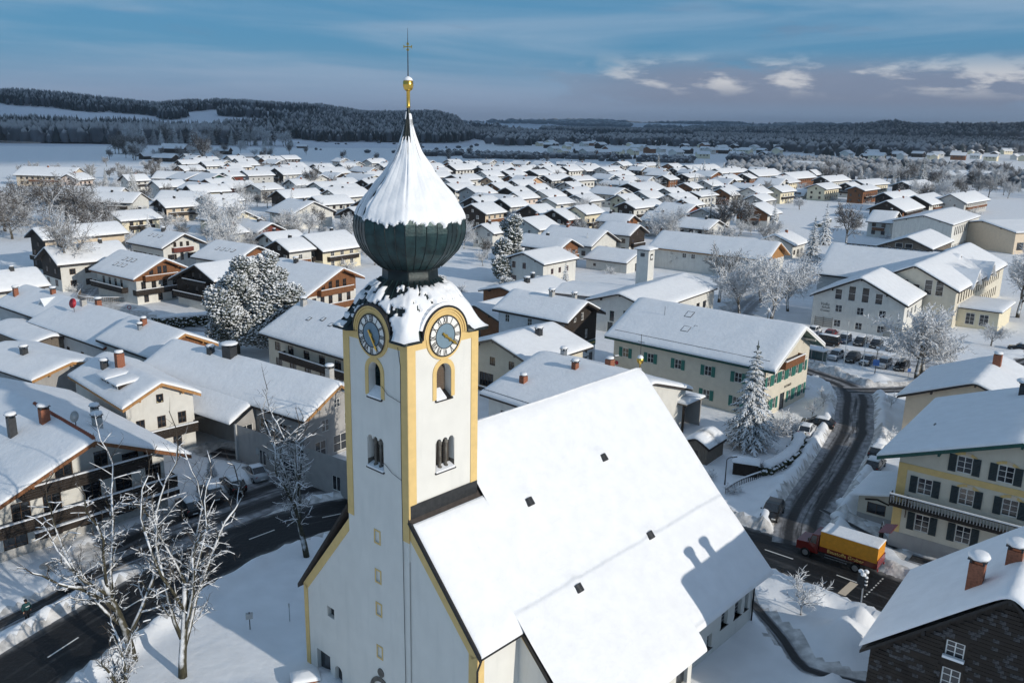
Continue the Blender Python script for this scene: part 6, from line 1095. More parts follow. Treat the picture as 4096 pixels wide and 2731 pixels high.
def pine(seed, h, lobes, mat_, n=2600):
    """snow-laden pine: heavy tufts gathered in clumps on crooked limbs"""
    rs = random.Random(seed); b = MB(); tr = MB(); tr.tube([(0, 0, -.3), (.2, .1, h * .35), (-.1, .2, h * .7), (.1, 0, h * .92)], [h * .024, h * .02, h * .012, .05], 8); tot = sum(l[3] ** 2 for l in lobes)
    for lx, ly, lz, lr, fl in lobes:
        tr.tube([(lx * .1, ly * .1, lz - lr * .9), (lx * .6, ly * .6, lz - lr * .35), (lx, ly, lz)], [.16, .11, .05], 5)
        for k in range(int(n * lr * lr / tot)):
            v = Vector((rs.gauss(0, 1), rs.gauss(0, 1), rs.gauss(0, .9))).normalized(); v *= lr * rs.uniform(.62, 1.08); p = Vector((lx + v.x, ly + v.y, lz + v.z * fl)); o = Vector((v.x, v.y, v.z * .4 + lr * .25)).normalized()
            s_ = rs.uniform(.17, .38); a = o.orthogonal().normalized(); c = a.cross(o); q = [p + (a * math.cos(t) + c * math.sin(t)) * s_ * rs.uniform(.55, 1.0) + Vector((0, 0, -.12)) for t in (0, 1.26, 2.5, 3.77, 5.0)]
            tip = p + o * s_ * rs.uniform(.7, 1.3) + Vector((0, 0, -.10)); bt = p - Vector((0, 0, s_ * .5)); m_ = len(q); b.add([tip, bt] + q, [(0, 2 + i, 2 + (i + 1) % m_) for i in range(m_)] + [(1, 2 + (i + 1) % m_, 2 + i) for i in range(m_)])
    return tr.mesh('pine_trunk', BARK, True), b.mesh('pine_crown', mat_), None
SPR = [conifer(2, 12, 3.1, NEEDLE), conifer(5, 12, 2.6, NEEDLE, 20, 12), conifer(9, 12, 3.0, NEEDLES, 17, 12, .45, 1.5)]
rs_ = random.Random(77)
def lobeset(seed, h, r, n):
    q = random.Random(seed); return [(q.uniform(-1, 1) * r * .62 * (1.1 - i / n * .6), q.uniform(-1, 1) * r * .62 * (1.1 - i / n * .6), h * (.22 + .72 * i / (n - 1)), r * q.uniform(.42, .58) * (1.1 - .45 * i / n), .75) for i in range(n)]
PINE1 = pine(3, 15.5, lobeset(8, 15.5, 5.2, 15), NEEDLES, 8200); PINE2 = pine(6, 10, lobeset(4, 10, 3.4, 9), NEEDLES, 4200)
place_tree('snowy_pine', 'big double pine bowed under snow, left of the tower', PINE1, -43.6, 131.5, 1.0, .4); place_tree('snowy_pine', 'second crown of snow-laden pine leaning right beside the double pine', PINE1, -38.6, 134.5, 1.0, 2.6)
place_tree('snowy_pine', 'snow-bowed conifer rising right of the onion dome', PINE2, -1.5, 201, 1.32, .3, sz=1.55); place_tree('snowy_pine', 'low snow-covered yew clump at the foot of the conifer by the dome', PINE2, 4.5, 180, .62, 1.0, sz=.5); place_tree('snowy_pine', 'spreading snow-covered yew clump beside the white house with red windows', PINE2, -1.0, 178, .75, 4.0, sz=.52)
place_tree('snowy_pine', 'snow-covered shrub mass peeping out left of the onion dome', PINE2, -15.5, 178, .7, 2.0, sz=.5)
place_tree('spruce_tree', 'tall snow-dusted spruce standing in front of the town hall', SPR[0], 28.2, 95.0, 1.06, .2)
place_tree('spruce_tree', 'small snowy spruce by the white house over the photo studio', SPR[2], 11.5, 186, .55, 2, sz=.62); place_tree('spruce_tree', 'small snowy spruce beside the balcony chalet with red-brown gable', SPR[2], 20.5, 240, .55, 1, sz=.6)
for lab, x, y, k, s, sz in (('snow-heaped conifer beside the snowy sports field', 93.3, 309, 2, .88, .9), ('dark dense spruce left of the school roof with bare ridge', 84.5, 241.5, 1, 1.2, 1.05), ('broad snowy spruce just behind the dark spruce by the school', 101, 279, 2, 1.0, 1.12), ('snow-flecked fir among the middle village houses', 102.7, 497, 0, .9, .85), ('tall solitary fir at the far edge of the village', 110.3, 676, 1, 1.2, 1.4), ('tallest dark fir above the hedge wall on the right', 251.5, 539, 0, 1.5, 1.85), ('companion fir close to the tallest dark fir', 258, 552, 1, 1.3, 1.6),
                            ('broad snowy spruce near the left field edge', -180, 408, 0, 1.15, 1.1), ('pointed spruce of the pair by the pale yellow house', -212, 434, 1, .95, 1.05), ('shorter spruce of the pair by the pale yellow house', -204, 432, 0, .8, .92), ('slim snowy spruce before the low yellow-walled house', -112, 262, 2, .55, .62), ('snow-decked spruce before the modern yellow balcony house', -82, 318, 2, 1.0, .95), ('lone round conifer standing in the far white field', -140, 1180, 1, 1.6, 1.6),
                            ('dark slim fir in the bare wood on the right', 298, 559, 1, .8, .98), ('second dark slim fir in the bare wood on the right', 312, 566, 1, .8, 1.05), ('third dark slim fir in the bare wood on the right', 322, 556, 1, .7, .85), ('small cone-shaped fir on the snow strip by the parked cars', -31.2, 83.3, 0, .22, .22), ('tiny fir by the wall of the grey building', -31.0, 92.8, 1, .25, .24), ('fir between houses near the middle of the village', 52, 432, 0, .7, .8), ('small fir at the corner of the orange-gabled house', 2, 420, 2, .7, .7)):
    place_tree('spruce_tree', lab, SPR[k], x, y, s, x * 1.7, sz=sz)
# ---- the pollarded trees by the main road (snow lies on every limb)
POLL = dict(up=(.02, .15, .10, .04), wob=(.07, .13, .24, .30), kids=((6, 7), (9, 10), (6, 7), (4, 5)), start=(.22, .15, .15, .15), ang=(25, 55, 55, 50), len=(1.15, .26, .45, .6), thin=(.60, .36, .40, .40), taper=.55, rmin=.010)
def pollard(seed, h, r0, trunkL=.42, cfg=POLL, m=BARKG): return tree_meshes('pollard', seed, h, cfg, 4, m, TWIGK, 2, True, trunkL, r0)
place_tree('pollarded_tree', 'tallest bare pollarded tree with snow-lined limbs at lower left', pollard(12, 18.0, .33), -25.6, 51.6, 1.0, 1.0)
place_tree('pollarded_tree', 'bare pollarded tree nearest the church, with mossy trunk', pollard(23, 16.5, .31), -21.6, 49.9, 1.0, 2.1)
place_tree('pollarded_tree', 'bare tree with thick snow on its boughs beside the bend in the road', pollard(36, 16.0, .28), -17.3, 66.8, 1.0, .6)
place_tree('pollarded_tree', 'bare tree close behind the left edge of the tower', pollard(47, 14.0, .26), -13.6, 83.0, 1.0, .2)
place_tree('pollarded_tree', 'low snow-covered stump tree at the bottom edge between the pollards', pollard(58, 7.0, .30), -24.2, 46.6, 1.0, 3.0)
# ---- frosted trees
place_tree('frosted_tree', 'wide frosted tree with forked trunk in front of the school annex', LIME, 61.4, 124.6, 1.12, .5)
place_tree('frosted_tree', 'second trunk and crown of the frosted tree in front of the school', LIME, 63.5, 127.4, 1.0, 2.9)
for lab, x, y, k, s in (('frosted tree nearest the lane left of the school', 50.8, 164.3, 1, 1.1), ('frosted tree behind the lane left of the school', 56.6, 172.5, 1, 1.0), ('tall thin frosted tree in front of the long timber-gabled hall', 44.3, 180.6, 0, 1.1), ('frosted tree hiding the end of the fire station hall', 45.5, 168, 1, .95), ('frosted tree beside the honey timber gable', 54, 183, 2, 1.1), ('large frosted tree at the right edge by the school', 103, 171, 1, 1.3), ('slender frosted sapling before the yellow annex', 84.3, 146.3, 2, .45), ('frosted bush tree right of the school annex', 108, 196, 2, 1.0),
                        ('wide bare tree beside the dark spruces', 108.3, 279, 3, 1.25), ('bare tree of the dense group left of the sports field', 74.6, 305, 3, 1.1), ('second bare tree of the dense group left of the sports field', 79.5, 301, 3, 1.3), ('frosted tree before the white house with green roof trim', 52, 284, 1, .95), ('frosted tree right of the brown balcony chalet', 45, 262, 1, 1.0), ('round frosted bush tree in front of the low garage', 28.5, 222, 2, .38), ('tall frosted tree in the gardens left of the chalets', -86, 253, 1, 1.35), ('frosted tree touching the white chalet with red balcony', -76, 228, 1, 1.0), ('frosted tree beside the modern yellow balcony house', -66, 274, 2, .9), ('second frosted tree beside the modern yellow balcony house', -71, 270, 1, .8), ('dark bare poplar among houses in the left middle', -101, 430, 3, 1.3), ('bare bushy tree next to the dark poplar', -90, 425, 3, .9), ('frosted orchard tree behind the white blue-trimmed house', -50, 330, 2, 1.0), ('huge bare oak standing in the white field', -245.7, 684.6, 3, 2.3)):
    place_tree('frosted_tree', lab, TREES[k], x, y, s, x * 2.3 + y)
place_tree('birch_tree', 'drooping birch with white-lined boughs by the timber house on the left', BIRCHM, -97, 181, 1.2, .7)
for i, (x, y, s) in enumerate(((-150, 288, 1.2), (-139, 276, 1.0), (-162, 272, 1.0), (-128, 262, .85), (-172, 300, 1.0), (-150, 255, .8), (-118, 243, .7))): place_tree('bushy_tree', 'bushy bare tree of the thicket at the left edge, %s from left' % ORDN([4, 0, 3, 1, 5, 2, 6].index(i)), BIRCHD, x, y, s, x, 'bushy trees at the left edge')
LARCH = conifer(15, 18, 4.6, TWIGD, 22, 7, .12, .55); place_tree('larch_tree', 'bare larch with level boughs among the houses right of centre', LARCH, 69.8, 307, 1.0, .3); place_tree('larch_tree', 'small bare larch at the far edge of the houses', LARCH, 90, 655, .75, 1.3)
for lab, x, y, s in (('young snow-clustered tree on the lawn by the traffic light', 22.7, 59.0, 1.0), ('small round-headed tree in front of the town hall gable', 39.5, 106.6, .68), ('small round-headed tree behind the first by the town hall', 41.7, 108.9, .75), ('small snowy tree at the roadside before the inn roof', 45.7, 97.0, .6), ('small snowy tree between lane and house behind the inn', 51.5, 110.5, .6)): place_tree('young_tree', lab, SMALL, x, y, s, x)
brs = random.Random(5)
for i, (x, y, s) in enumerate([(29.7, 101.6, 1.1), (31.4, 101.0, 1.25), (33.2, 101.8, 1.2), (35.0, 102.4, 1.1), (32.4, 99.4, 1.2), (34.0, 99.8, 1.1), (30.4, 98.6, .9), (35.8, 100.6, .9), (23.0, 81.8, .7), (21.6, 85.6, .6), (41.4, 118.6, .9), (59.6, 151.3, .8), (63.2, 148.2, .9), (-12.2, 56.2, .45), (69.5, 138.6, 1.2), (71.5, 136.2, 1.1), (50.6, 155.2, .9), (-64.6, 153.2, .7), (-62.0, 151.0, .6), (24.5, 214.5, 1.0), (31, 205, 1.1), (14.5, 183, 1.0), (-12, 187, 1.1)]):
    place_tree('frosted_bush', ('frosted bush in the garden thicket before the town hall', 'frosted garden bush below the street lamp', 'low frosted bush against a house or hedge')[0 if i < 8 else (1 if i < 10 else 2)], BUSH[i % 2], x, y, s, x * 3, cat='bush', group='frosted bushes')
# garden and village greenery: every plant is its own object, kinds alike
vr = random.Random(99); hx = [(v[0], v[1], max(v[3], v[4]) * .62) for v in VILLAGE]
def free(x, y): return all((x - a) ** 2 + (y - b) ** 2 > c * c for a, b, c in hx)
spots = []
while len(spots) < 250:
    y = vr.uniform(215, 640); x = vr.uniform(-.48, .36) * y
    if free(x, y) and not (105 < x < 190 and 300 < y < 400): spots.append((x, y))
gl_ = row_labels(spots, 19, 'frosted garden tree between houses, %s from left in %s tree row')
for i, (x, y) in enumerate(spots): place_tree('garden_tree', gl_[i], TREES[(1, 2, 3, 0)[i % 4]], x, y, vr.uniform(.35, .8), vr.uniform(0, 6), 'trees in the village gardens')
spots = []
while len(spots) < 95:                                                            # wood behind the right-hand houses
    y = vr.uniform(430, 800); x = vr.uniform(.34, .66) * y
    if free(x, y) and not (y < 560 and x < .44 * y): spots.append((x, y))
gl_ = row_labels(spots, 19, 'bare tree in the wood on the right, %s from left in %s wood row')
for i, (x, y) in enumerate(spots): place_tree('woodland_tree', gl_[i], TREES[(3, 0, 1, 3)[i % 4]], x, y, vr.uniform(.75, 1.25), vr.uniform(0, 6), 'trees in the wood on the right')
for i in range(26):
    x = 128 + i * 5.6 + vr.uniform(-2, 2); y = 628 - i * 2.0 + vr.uniform(-3, 3)
    place_tree('hedge_spruce', 'dark spruce, %s from left in the row behind the village' % ORDN(i), SPR[i % 2], x, y, .85, i, 'spruces of the dark row', sz=vr.uniform(.68, .8))
for i in range(9): place_tree('snowy_spruce', 'snow-topped spruce, %s from left behind the dark row' % ORDN(i), SPR[2], 140 + i * 15, 655 + vr.uniform(-8, 8), .9, i, 'snow-topped spruces behind the dark row', sz=vr.uniform(.9, 1.15))
fp = [(vr.uniform(-190, 60), vr.uniform(700, 1150)) for i in range(13)]; fl3 = row_labels(fp, 7, 'lone thin bare tree in the white field, %s from left in %s field row')
for i in range(13): place_tree('field_tree', fl3[i], TREES[3], fp[i][0], fp[i][1], vr.uniform(.5, .9), i, 'lone trees in the fields')
for i in range(14): place_tree('grove_tree', 'dark tree of the dense grove in the left field', TREES[3], -392 + (i % 5) * 6.5 + vr.uniform(-2, 2), 854 + (i // 5) * 7 + vr.uniform(-2, 2), vr.uniform(1.3, 1.75), i, 'trees of the field grove')
fp = [(vr.uniform(-345, -215), vr.uniform(695, 930)) for i in range(22)]; fl3 = row_labels(fp, 11, 'bare tree round the field farmsteads, %s from left in %s farm row')
for i in range(22): place_tree('farm_tree', fl3[i], TREES[(3, 1)[i % 2]], fp[i][0], fp[i][1], vr.uniform(.7, 1.3), i, 'trees round the field farms')
fp = [(vr.uniform(-290, -165), vr.uniform(468, 520)) for i in range(30)]; fl3 = row_labels(fp, 15, 'bare shrubby tree behind the left houses, %s from left in %s edge row')
for i in range(30): place_tree('edge_tree', fl3[i], TREES[(3, 0)[i % 2]], fp[i][0], fp[i][1], vr.uniform(.5, .9), i, 'shrubby trees at the left village edge')

bsp = []
for i, v in enumerate(VILLAGE):                                                  # shrubs under the long wall of each house
    d_ = math.hypot(v[0], v[1])
    if not 200 < d_ < 560 or len(bsp) > 190: continue
    sg = -1 if v[2] < 100 else 1; a = R(v[2]); off = v[4] / 2 + vr.uniform(.6, 2.5); t_ = vr.uniform(-.4, .4) * v[3]
    bsp.append((v[0] + math.cos(a) * t_ - math.sin(a) * sg * off, v[1] + math.sin(a) * t_ + math.cos(a) * sg * off))
gl_ = row_labels(bsp, 19, 'frosted shrub by a house wall, %s from left in %s shrub row')
for i, (x, y) in enumerate(bsp): place_tree('garden_shrub', gl_[i], BUSH[i % 2], x, y, vr.uniform(.9, 1.7), i, 'shrubs below the village houses', cat='shrub')

fp = []
for i in range(72): a_ = R(93 + 21.5 * (i + vr.uniform(-.4, .4)) / 72); r_ = 1226 + vr.uniform(-14, 16); fp.append((r_ * math.cos(a_), r_ * math.sin(a_)))
fp = [p for p in fp if p[0] < -300]; fl3 = row_labels(fp, len(fp), 'tall tree at the foot of the wooded hill, %s from left in %s line')
for i, (x, y) in enumerate(fp):
    k = vr.random(); place_tree('wood_edge_tree', fl3[i], SPR[i % 3] if k < .5 else TREES[(1, 3)[i % 2]], x, y, vr.uniform(1.5, 2.5), i, 'trees at the foot of the wooded hill', z=0)

# ------------------------------------------------------------------ vehicles
def make_car(paint_, kind='hatch', snow=True, L=4.2, W=1.72, Hh=1.48):
    """lofted body: stations of (x, sill half width, shoulder half width, shoulder z, roof half width, roof z)"""
    w = W / 2; van = kind == 'van'
    if van: L, Hh = 4.9, 1.95
    f = L / 2; hood = .78 if not van else 1.05
    body = [(-f, w * .72, .32, w * .74, .60), (-f + .08, w * .9, .24, w * .92, .70), (-f + .9, w, .22, w * .98, hood + .04), (-f + 1.2, w, .22, w * .99, .90 if not van else 1.1), (0, w, .22, w, .93 if not van else 1.12), (f - .9, w, .22, w, .95 if not van else 1.14), (f - .12, w * .95, .26, w * .96, .95 if not van else 1.14), (f, w * .82, .36, w * .84, .80)]
    b = MB(); vs = []
    for x, hl, zl, hs, zs in body: vs += [(x, -hl * .9, zl), (x, -hl, zl + .16), (x, -hs, (zl + zs) / 2 + .06), (x, -hs * .97, zs), (x, hs * .97, zs), (x, hs, (zl + zs) / 2 + .06), (x, hl, zl + .16), (x, hl * .9, zl)]
    n = len(body); b.add(vs, [(i * 8 + j, i * 8 + (j + 1) % 8, (i + 1) * 8 + (j + 1) % 8, (i + 1) * 8 + j) for i in range(n - 1) for j in range(8)] + [tuple(range(7, -1, -1)), tuple((n - 1) * 8 + j for j in range(8))])
    sh = .93 if not van else 1.12; tail = f - (.12 if kind in ('hatch', 'van', 'wagon') else .75); wsx = -f + (1.1 if not van else .75)
    g = MB(); tw = w * .76 if not van else w * .86
    cabin = [(wsx, w * .9, sh - .04, w * .86, sh), (wsx + (.75 if not van else .55), w * .96, sh - .03, tw, Hh - .04), (.3, w * .97, sh - .03, tw, Hh), (tail - .55 if kind != 'van' else tail - .25, w * .96, sh - .02, tw * .98, Hh - .05), (tail, w * .9, sh - .02, w * .8, sh + .06)]
    vs = []
    for x, hl, zl, ht, zt in cabin: vs += [(x, -hl, zl), (x, -ht, zt), (x, ht, zt), (x, hl, zl)]
    m = len(cabin); g.add(vs, [(i * 4 + j, i * 4 + j + 1, (i + 1) * 4 + j + 1, (i + 1) * 4 + j) for i in range(m - 1) for j in (0, 2)] + [(1, 2, 6, 5), (13, 14, 18, 17)] + [(0, 1, 2, 3), (16, 19, 18, 17)])
    rt = MB(); rt.prism([(cabin[1][0] - .02, -tw, Hh - .03), (.3, -tw, Hh + .01), (cabin[3][0], -tw * .98, Hh - .04), (cabin[3][0], -tw * .98, Hh - .09), (.3, -tw, Hh - .05), (cabin[1][0] - .02, -tw, Hh - .09)], (0, tw * 2, 0))
    for sx in (-1, 1):
        for a_, c_ in ((0, 1), (3, 4)): p0 = Vector((cabin[a_][0], sx * cabin[a_][3], cabin[a_][4])); p1 = Vector((cabin[c_][0], sx * cabin[c_][3], cabin[c_][4])); rt.tube([p0, p1], .045, 4)
        rt.tube([(.25, sx * w * .97, sh - .02), (.3, sx * (tw + .01), Hh - .04)], .05, 4)
    wh = MB(); wh.lathe([(.10, -.10), (.30, -.10), (.31, -.05), (.31, .05), (.30, .10), (.10, .10)], 14); tyre = wh.mesh('tyre', RUBBER); rim = MB().lathe([(.02, -.11), (.19, -.105), (.2, .105), (.02, .11)], 10).mesh('rim', GALV)
    return dict(body=b.mesh('body', paint_, True), glass=g.mesh('window_glass', GLASS), roof=rt.mesh('roof', paint_), tyre=tyre, rim=rim, f=f, w=w, Hh=Hh, tw=tw, c=cabin, hood=hood, snow=snow, van=van)
CARC = {}
def car(label, paint_, x, y, az, kind='hatch', snow=.12, group=None, lights=False, hood_snow=False):
    k = (paint_.name, kind)
    if k not in CARC: CARC[k] = make_car(paint_, kind)
    d = CARC[k]; r = thing('van' if kind == 'van' else 'car', label, 'van' if kind == 'van' else 'car', (x, y, .03), R(az) + math.pi, group); r.scale = (.96,) * 3; f, w = d['f'], d['w']
    obj('body', d['body'], r); obj('window_glass', d['glass'], r); obj('roof', d['roof'], r)
    for sx in (-1, 1):
        for sy in (-1, 1):
            q = obj('wheel', d['tyre'], r, (sx * (f - .78), sy * (w - .08), .31)); q.rotation_euler = (R(90), 0, 0); obj('rim', d['rim'], q)
    for sy in (-1, 1):
        MB().box((0, 0, 0), (.12, .34, .14)).build('headlight', LAMPW, r, (-f + .06, sy * (w - .3), .62)); MB().box((0, 0, 0), (.08, .22, .2)).build('tail_light', LAMPR, r, (f - .05, sy * (w - .22), .78)); MB().box((0, 0, 0), (.12, .16, .1)).build('mirror', d['body'].materials[0], r, (-f + 1.25, sy * (w + .08), .98))
    for sx in (-1, 1): MB().box((0, 0, 0), (.02, .5, .11)).build('number_plate', SIGNW, r, (sx * f * 1.002, 0, .48))
    if snow:
        c = d['c']; snow_grid('roof_snow', np.linspace(c[1][0], c[3][0], 7), np.linspace(-d['tw'] * .96, d['tw'] * .96, 7), lambda X_, Y_: d['Hh'] + .0 * X_, snow, r, seed=int(abs(x * 7)), edge=.25, lip=.15, drop=.03)
    if hood_snow: snow_grid('hood_snow', np.linspace(-f + .25, -f + 1.15, 6), np.linspace(-w * .8, w * .8, 6), lambda X_, Y_: d['hood'] - .02 + (X_ + f) * .06, .07, r, seed=int(abs(y * 7)), edge=.2, lip=.1)
    return r
GP = 'cars in the school car park'
car('black estate car turning out of the side road', P_BLACK, 25.6, 76.6, 240, 'wagon', 0)
car('dark red hatchback parked at the far left of the car park', P_RED, 58.0, 151.4, 52, 'hatch', .0, GP); car('white car parked against the school wall', P_WHITE, 55.9, 154.0, 52, 'hatch', .10, GP); car('black van parked broadside in the car park', P_BLACK, 54.9, 145.2, 142, 'van', .05, GP)
for lab, p_, x, y, k, s in (('blue hatchback beside the van in the back row of the car park', P_BLUE, 59.0, 147.6, 'hatch', .04), ('black hatchback in the middle of the back row', P_BLACK, 61.1, 145.9, 'hatch', .04), ('black saloon right of the middle in the back row', P_BLACK, 63.3, 144.4, 'sedan', .06), ('frost-flecked dark car at the right end of the back row', P_GREY, 65.3, 142.4, 'hatch', .10)): car(lab, p_, x, y, 234, k, s, GP)
for lab, p_, x, y, k, s in (('dark car seen through the bus shelter', P_GREY, 50.6, 137.4, 'hatch', .06), ('silver people carrier at the left of the front row', P_SILV, 53.2, 136.0, 'wagon', .10), ('black people carrier in the front row by the flagpole', P_BLACK, 55.5, 134.8, 'wagon', .0), ('dark saloon between the flagpole and the lamp in the front row', P_GREY, 57.3, 133.2, 'sedan', .08), ('snow-dusted silver estate behind the blue sign in the front row', P_SILV, 59.3, 131.6, 'wagon', .12), ('black car with roof box at the right end of the front row', P_BLACK, 61.5, 130.2, 'hatch', .0)): car(lab, p_, x, y, 230, k, s, GP, hood_snow=s > .07)
bx_ = thing('roof_box', 'pale roof box strapped on the black car at the row end', 'roof box', (61.4, 130.1, 1.50), R(230)); MB().box((0, 0, .17), (1.7, .75, .3)).build('box', LGREY, bx_)
GL = 'cars parked in front of the butcher'
car('dark hatchback with red tail lights nearest the butcher', P_BLACK, -30.6, 75.3, 128, 'hatch', .14, GL); car('black estate second in the row by the butcher', P_GREY, -29.6, 78.4, 128, 'wagon', .10, GL); car('black estate with thick white roof third in the row', P_BLACK, -28.0, 80.4, 128, 'wagon', .14, GL); car('silver car at the upper end of the row before the grey building', P_SILV, -26.6, 83.4, 128, 'sedan', .05, GL)
car('white hatchback parked by the snow bank near the town hall', P_WHITE, 36.6, 99.9, 60, 'hatch', .05); car('dark estate parked behind the white hatchback', P_BLACK, 38.8, 102.4, 150, 'wagon', .10)
car('dark car half hidden behind the inn annex', P_BLACK, 42.6, 93.0, 55, 'hatch', .10); car('snow-roofed dark car parked close behind the annex', P_GREY, 40.6, 89.0, 55, 'wagon', .14); car('dark car at the bend by the school annex', P_BLACK, 88.0, 143.5, 140, 'wagon', .06)
# lorry with orange tarpaulin
lr = thing('lorry', 'red lorry with orange tarpaulin body and gold lettering on the main road', 'truck', (28.9, 67.7, .03), R(-39))
b = MB(); b.bx(-3.5, 3.2, -.45, .45, .55, .8); b.build('chassis', METAL, lr)
b = MB(); b.bx(-1.55, 3.3, -1.05, 1.05, .95, 1.42); b.build('drop_side', TRED, lr)
b = MB(); b.bx(-1.53, 3.28, -1.03, 1.03, 1.42, 2.85); b.build('tarpaulin', TARP, lr); snow_grid('roof_snow', axis_pts(-1.55, 3.3, .6), axis_pts(-1.05, 1.05, .4), lambda X_, Y_: 2.85 + 0 * X_, .07, lr, seed=71, edge=.3, lip=.3, amp=.02)
b = MB(); b.add([(-3.55, -1.0, .6), (-3.55, 1.0, .6), (-3.55, 1.0, 1.35), (-3.55, -1.0, 1.35), (-2.5, -1.02, 1.45), (-2.5, 1.02, 1.45), (-2.25, -.92, 2.3), (-2.25, .92, 2.3), (-1.65, -.92, 2.35), (-1.65, .92, 2.35), (-1.65, -1.02, .6), (-1.65, 1.02, .6)],
       [(0, 3, 2, 1), (3, 4, 5, 2), (4, 6, 7, 5), (6, 8, 9, 7), (8, 10, 11, 9), (0, 10, 8, 6, 4, 3), (1, 2, 5, 7, 9, 11), (0, 1, 11, 10)]); b.build('cab', TRED, lr)
b = MB(); b.add([(-2.49, -.9, 1.5), (-2.49, .9, 1.5), (-2.28, .8, 2.22), (-2.28, -.8, 2.22)], [(0, 1, 2, 3)]); o = b.build('windscreen', GLASS, lr, (-.02, 0, .01)); b = MB()
for s in (-1, 1): MB().add([(-2.4, s * 1.025, 1.5), (-1.85, s * 1.025, 1.5), (-1.85, s * .96, 2.2), (-2.22, s * .955, 2.2)], [(0, 1, 2, 3)]).build('side_window', GLASS, lr)
wm_ = MB().lathe([(.15, -.14), (.42, -.14), (.43, .14), (.15, .14)], 16).mesh('tyre', RUBBER); rm_ = MB().lathe([(.03, -.15), (.26, -.145), (.26, .145), (.03, .15)], 12).mesh('rim', GALV)
for x in (-2.7, 1.6):
    for s in (-1, 1): q = obj('wheel', wm_, lr, (x, s * .9, .43)); q.rotation_euler = (R(90), 0, 0); obj('rim', rm_, q)
for z in (.55, .78): MB().bx(-1.0, .9, -1.08, -1.04, z, z + .07).build('side_guard', GALV, lr)
MB().bx(3.3, 3.36, -1.05, 1.05, .95, 1.7).build('tail_gate', P_RED, lr); b = MB(); b.box((3.75, 0, 2.6), (1.0, 2.05, .05), 0, 0, 0); o = b.build('tarpaulin_flap', TRED, lr); o.rotation_euler = (0, R(-14), 0); o.location = (.55, 0, .95)
for s in (-1, 1): MB().box((0, 0, 0), (.06, .25, .15)).build('tail_light', LAMPR, lr, (3.38, s * .85, .78)); MB().box((0, 0, 0), (.06, .3, .18)).build('headlight', LAMPW, lr, (-3.57, s * .75, .85)); MB().box((0, 0, 0), (.1, .22, .3)).build('mirror', METAL, lr, (-2.45, s * 1.16, 1.8))
LETTER_AT = (lr, (.7, -1.065, 1.19))
# ------------------------------------------------------------------ street furniture and people
def lamp(label, x, y, h, rz=0.0, globe=False, mat_=METAL):
    r = thing('street_lamp', label, 'street lamp', (x, y, gz(x, y) - .1), rz); MB().tube([(0, 0, 0), (0, 0, h * .3), (0, 0, h)], [.09, .06, .05], 8).build('post', mat_, r)
    if globe: MB().lathe([(.08, h), (.26, h + .12), (.3, h + .3), (.24, h + .5), (.05, h + .56)], 14).build('globe', LGREY, r, smooth=True); MB().lathe([(.3, h + .42), (.22, h + .62), (.04, h + .7)], 12).build('lamp_snow', SNOW, r, smooth=True)
    else: MB().tube([(0, 0, h), (.25, 0, h + .18), (.8, 0, h + .22)], .04, 6).build('arm', mat_, r); MB().box((.95, 0, h + .2), (.6, .2, .12)).build('lamp_head', mat_, r); MB().box((.95, 0, h + .31), (.6, .22, .1)).build('lamp_snow', SNOW, r)
    return r
lamp('street lamp with snowy head beside the garden fence', 22.7, 83.8, 2.9, .4); lamp('globe street lamp with blue sign in front of the car park', 55.4, 125.6, 3.8, 0, True); lamp('street lamp on the lane left of the school', 46.5, 152.5, 4.2, 1.2, True); lamp('street lamp in the snowy yard by the pine', -47.0, 139.5, 3.8, 2.8); lamp('tall lamp post between the photo studio and the nave ridge', 14.0, 117, 4.5, .3)
q = thing('blue_sign', 'blue information sign fixed to the globe lamp post', 'sign', (55.33, 125.4, 1.9), R(-20)); MB().bx(-.45, .45, -.09, -.06, 0, .95).build('panel', SIGNB, q)
for lab, x, y in (('left flagpole in front of the car park', 52.9, 131.5), ('right flagpole in front of the car park', 55.1, 129.5)):
    r = thing('flagpole', lab, 'flagpole', (x, y, 0)); MB().tube([(0, 0, 0), (0, 0, 7.4)], [.07, .04], 8).build('pole', SIGNW, r); MB().lathe([(.0, 7.35), (.09, 7.45), (.0, 7.55)], 8).build('knob', GALV, r)
bs = thing('bus_shelter', 'glazed bus shelter with snow roof at the car park corner', 'bus shelter', (48.6, 133.4, 0), R(-45)); MB().bx(-2.0, 2.0, -.8, .8, 2.2, 2.35).build('roof', LGREY, bs); snow_grid('roof_snow', axis_pts(-2.05, 2.05, .5), axis_pts(-.85, .85, .4), lambda X_, Y_: 2.35 + 0 * X_, .35, bs, seed=72)
for x in (-1.9, 0, 1.9):
    for y in (-.7, .7): MB().bx(x - .04, x + .04, y - .04, y + .04, 0, 2.2).build('post', GALV, bs)
MB().bx(-1.86, 1.86, .66, .70, .35, 2.0).build('glass_back', GLASSG, bs); MB().bx(-1.4, 1.4, .25, .6, .45, .5).build('bench', WOODG, bs)
tl = thing('traffic_light', 'traffic light with snow-capped signal heads at the crossing', 'traffic light', (27.7, 60.0, 0), R(48)); MB().tube([(0, 0, -.1), (0, 0, 3.5)], .065, 8).build('pole', GALV, tl)
for s, rz in ((-1, 0), (1, R(180)), (1, R(90))):
    q = MB().bx(-.17, .17, -.14, .12, 2.2, 3.2).build('signal_head', METAL, tl, (s * .3 if rz != R(90) else .12, .0 if rz != R(90) else .34, 0), rz)
    for k in range(3): MB().tube([(0, -.14, 2.4 + .3 * k), (0, -.36, 2.36 + .3 * k)], .115, 8).build('visor', METAL, q); MB().lathe([(.12, 0), (.13, .07), (.05, .13)], 8, 0, (0, -.26, 2.48 + .3 * k)).build('visor_snow', SNOW, q)
    MB().lathe([(.2, 3.2), (.22, 3.3), (.1, 3.42)], 8).build('head_snow', SNOW, q)
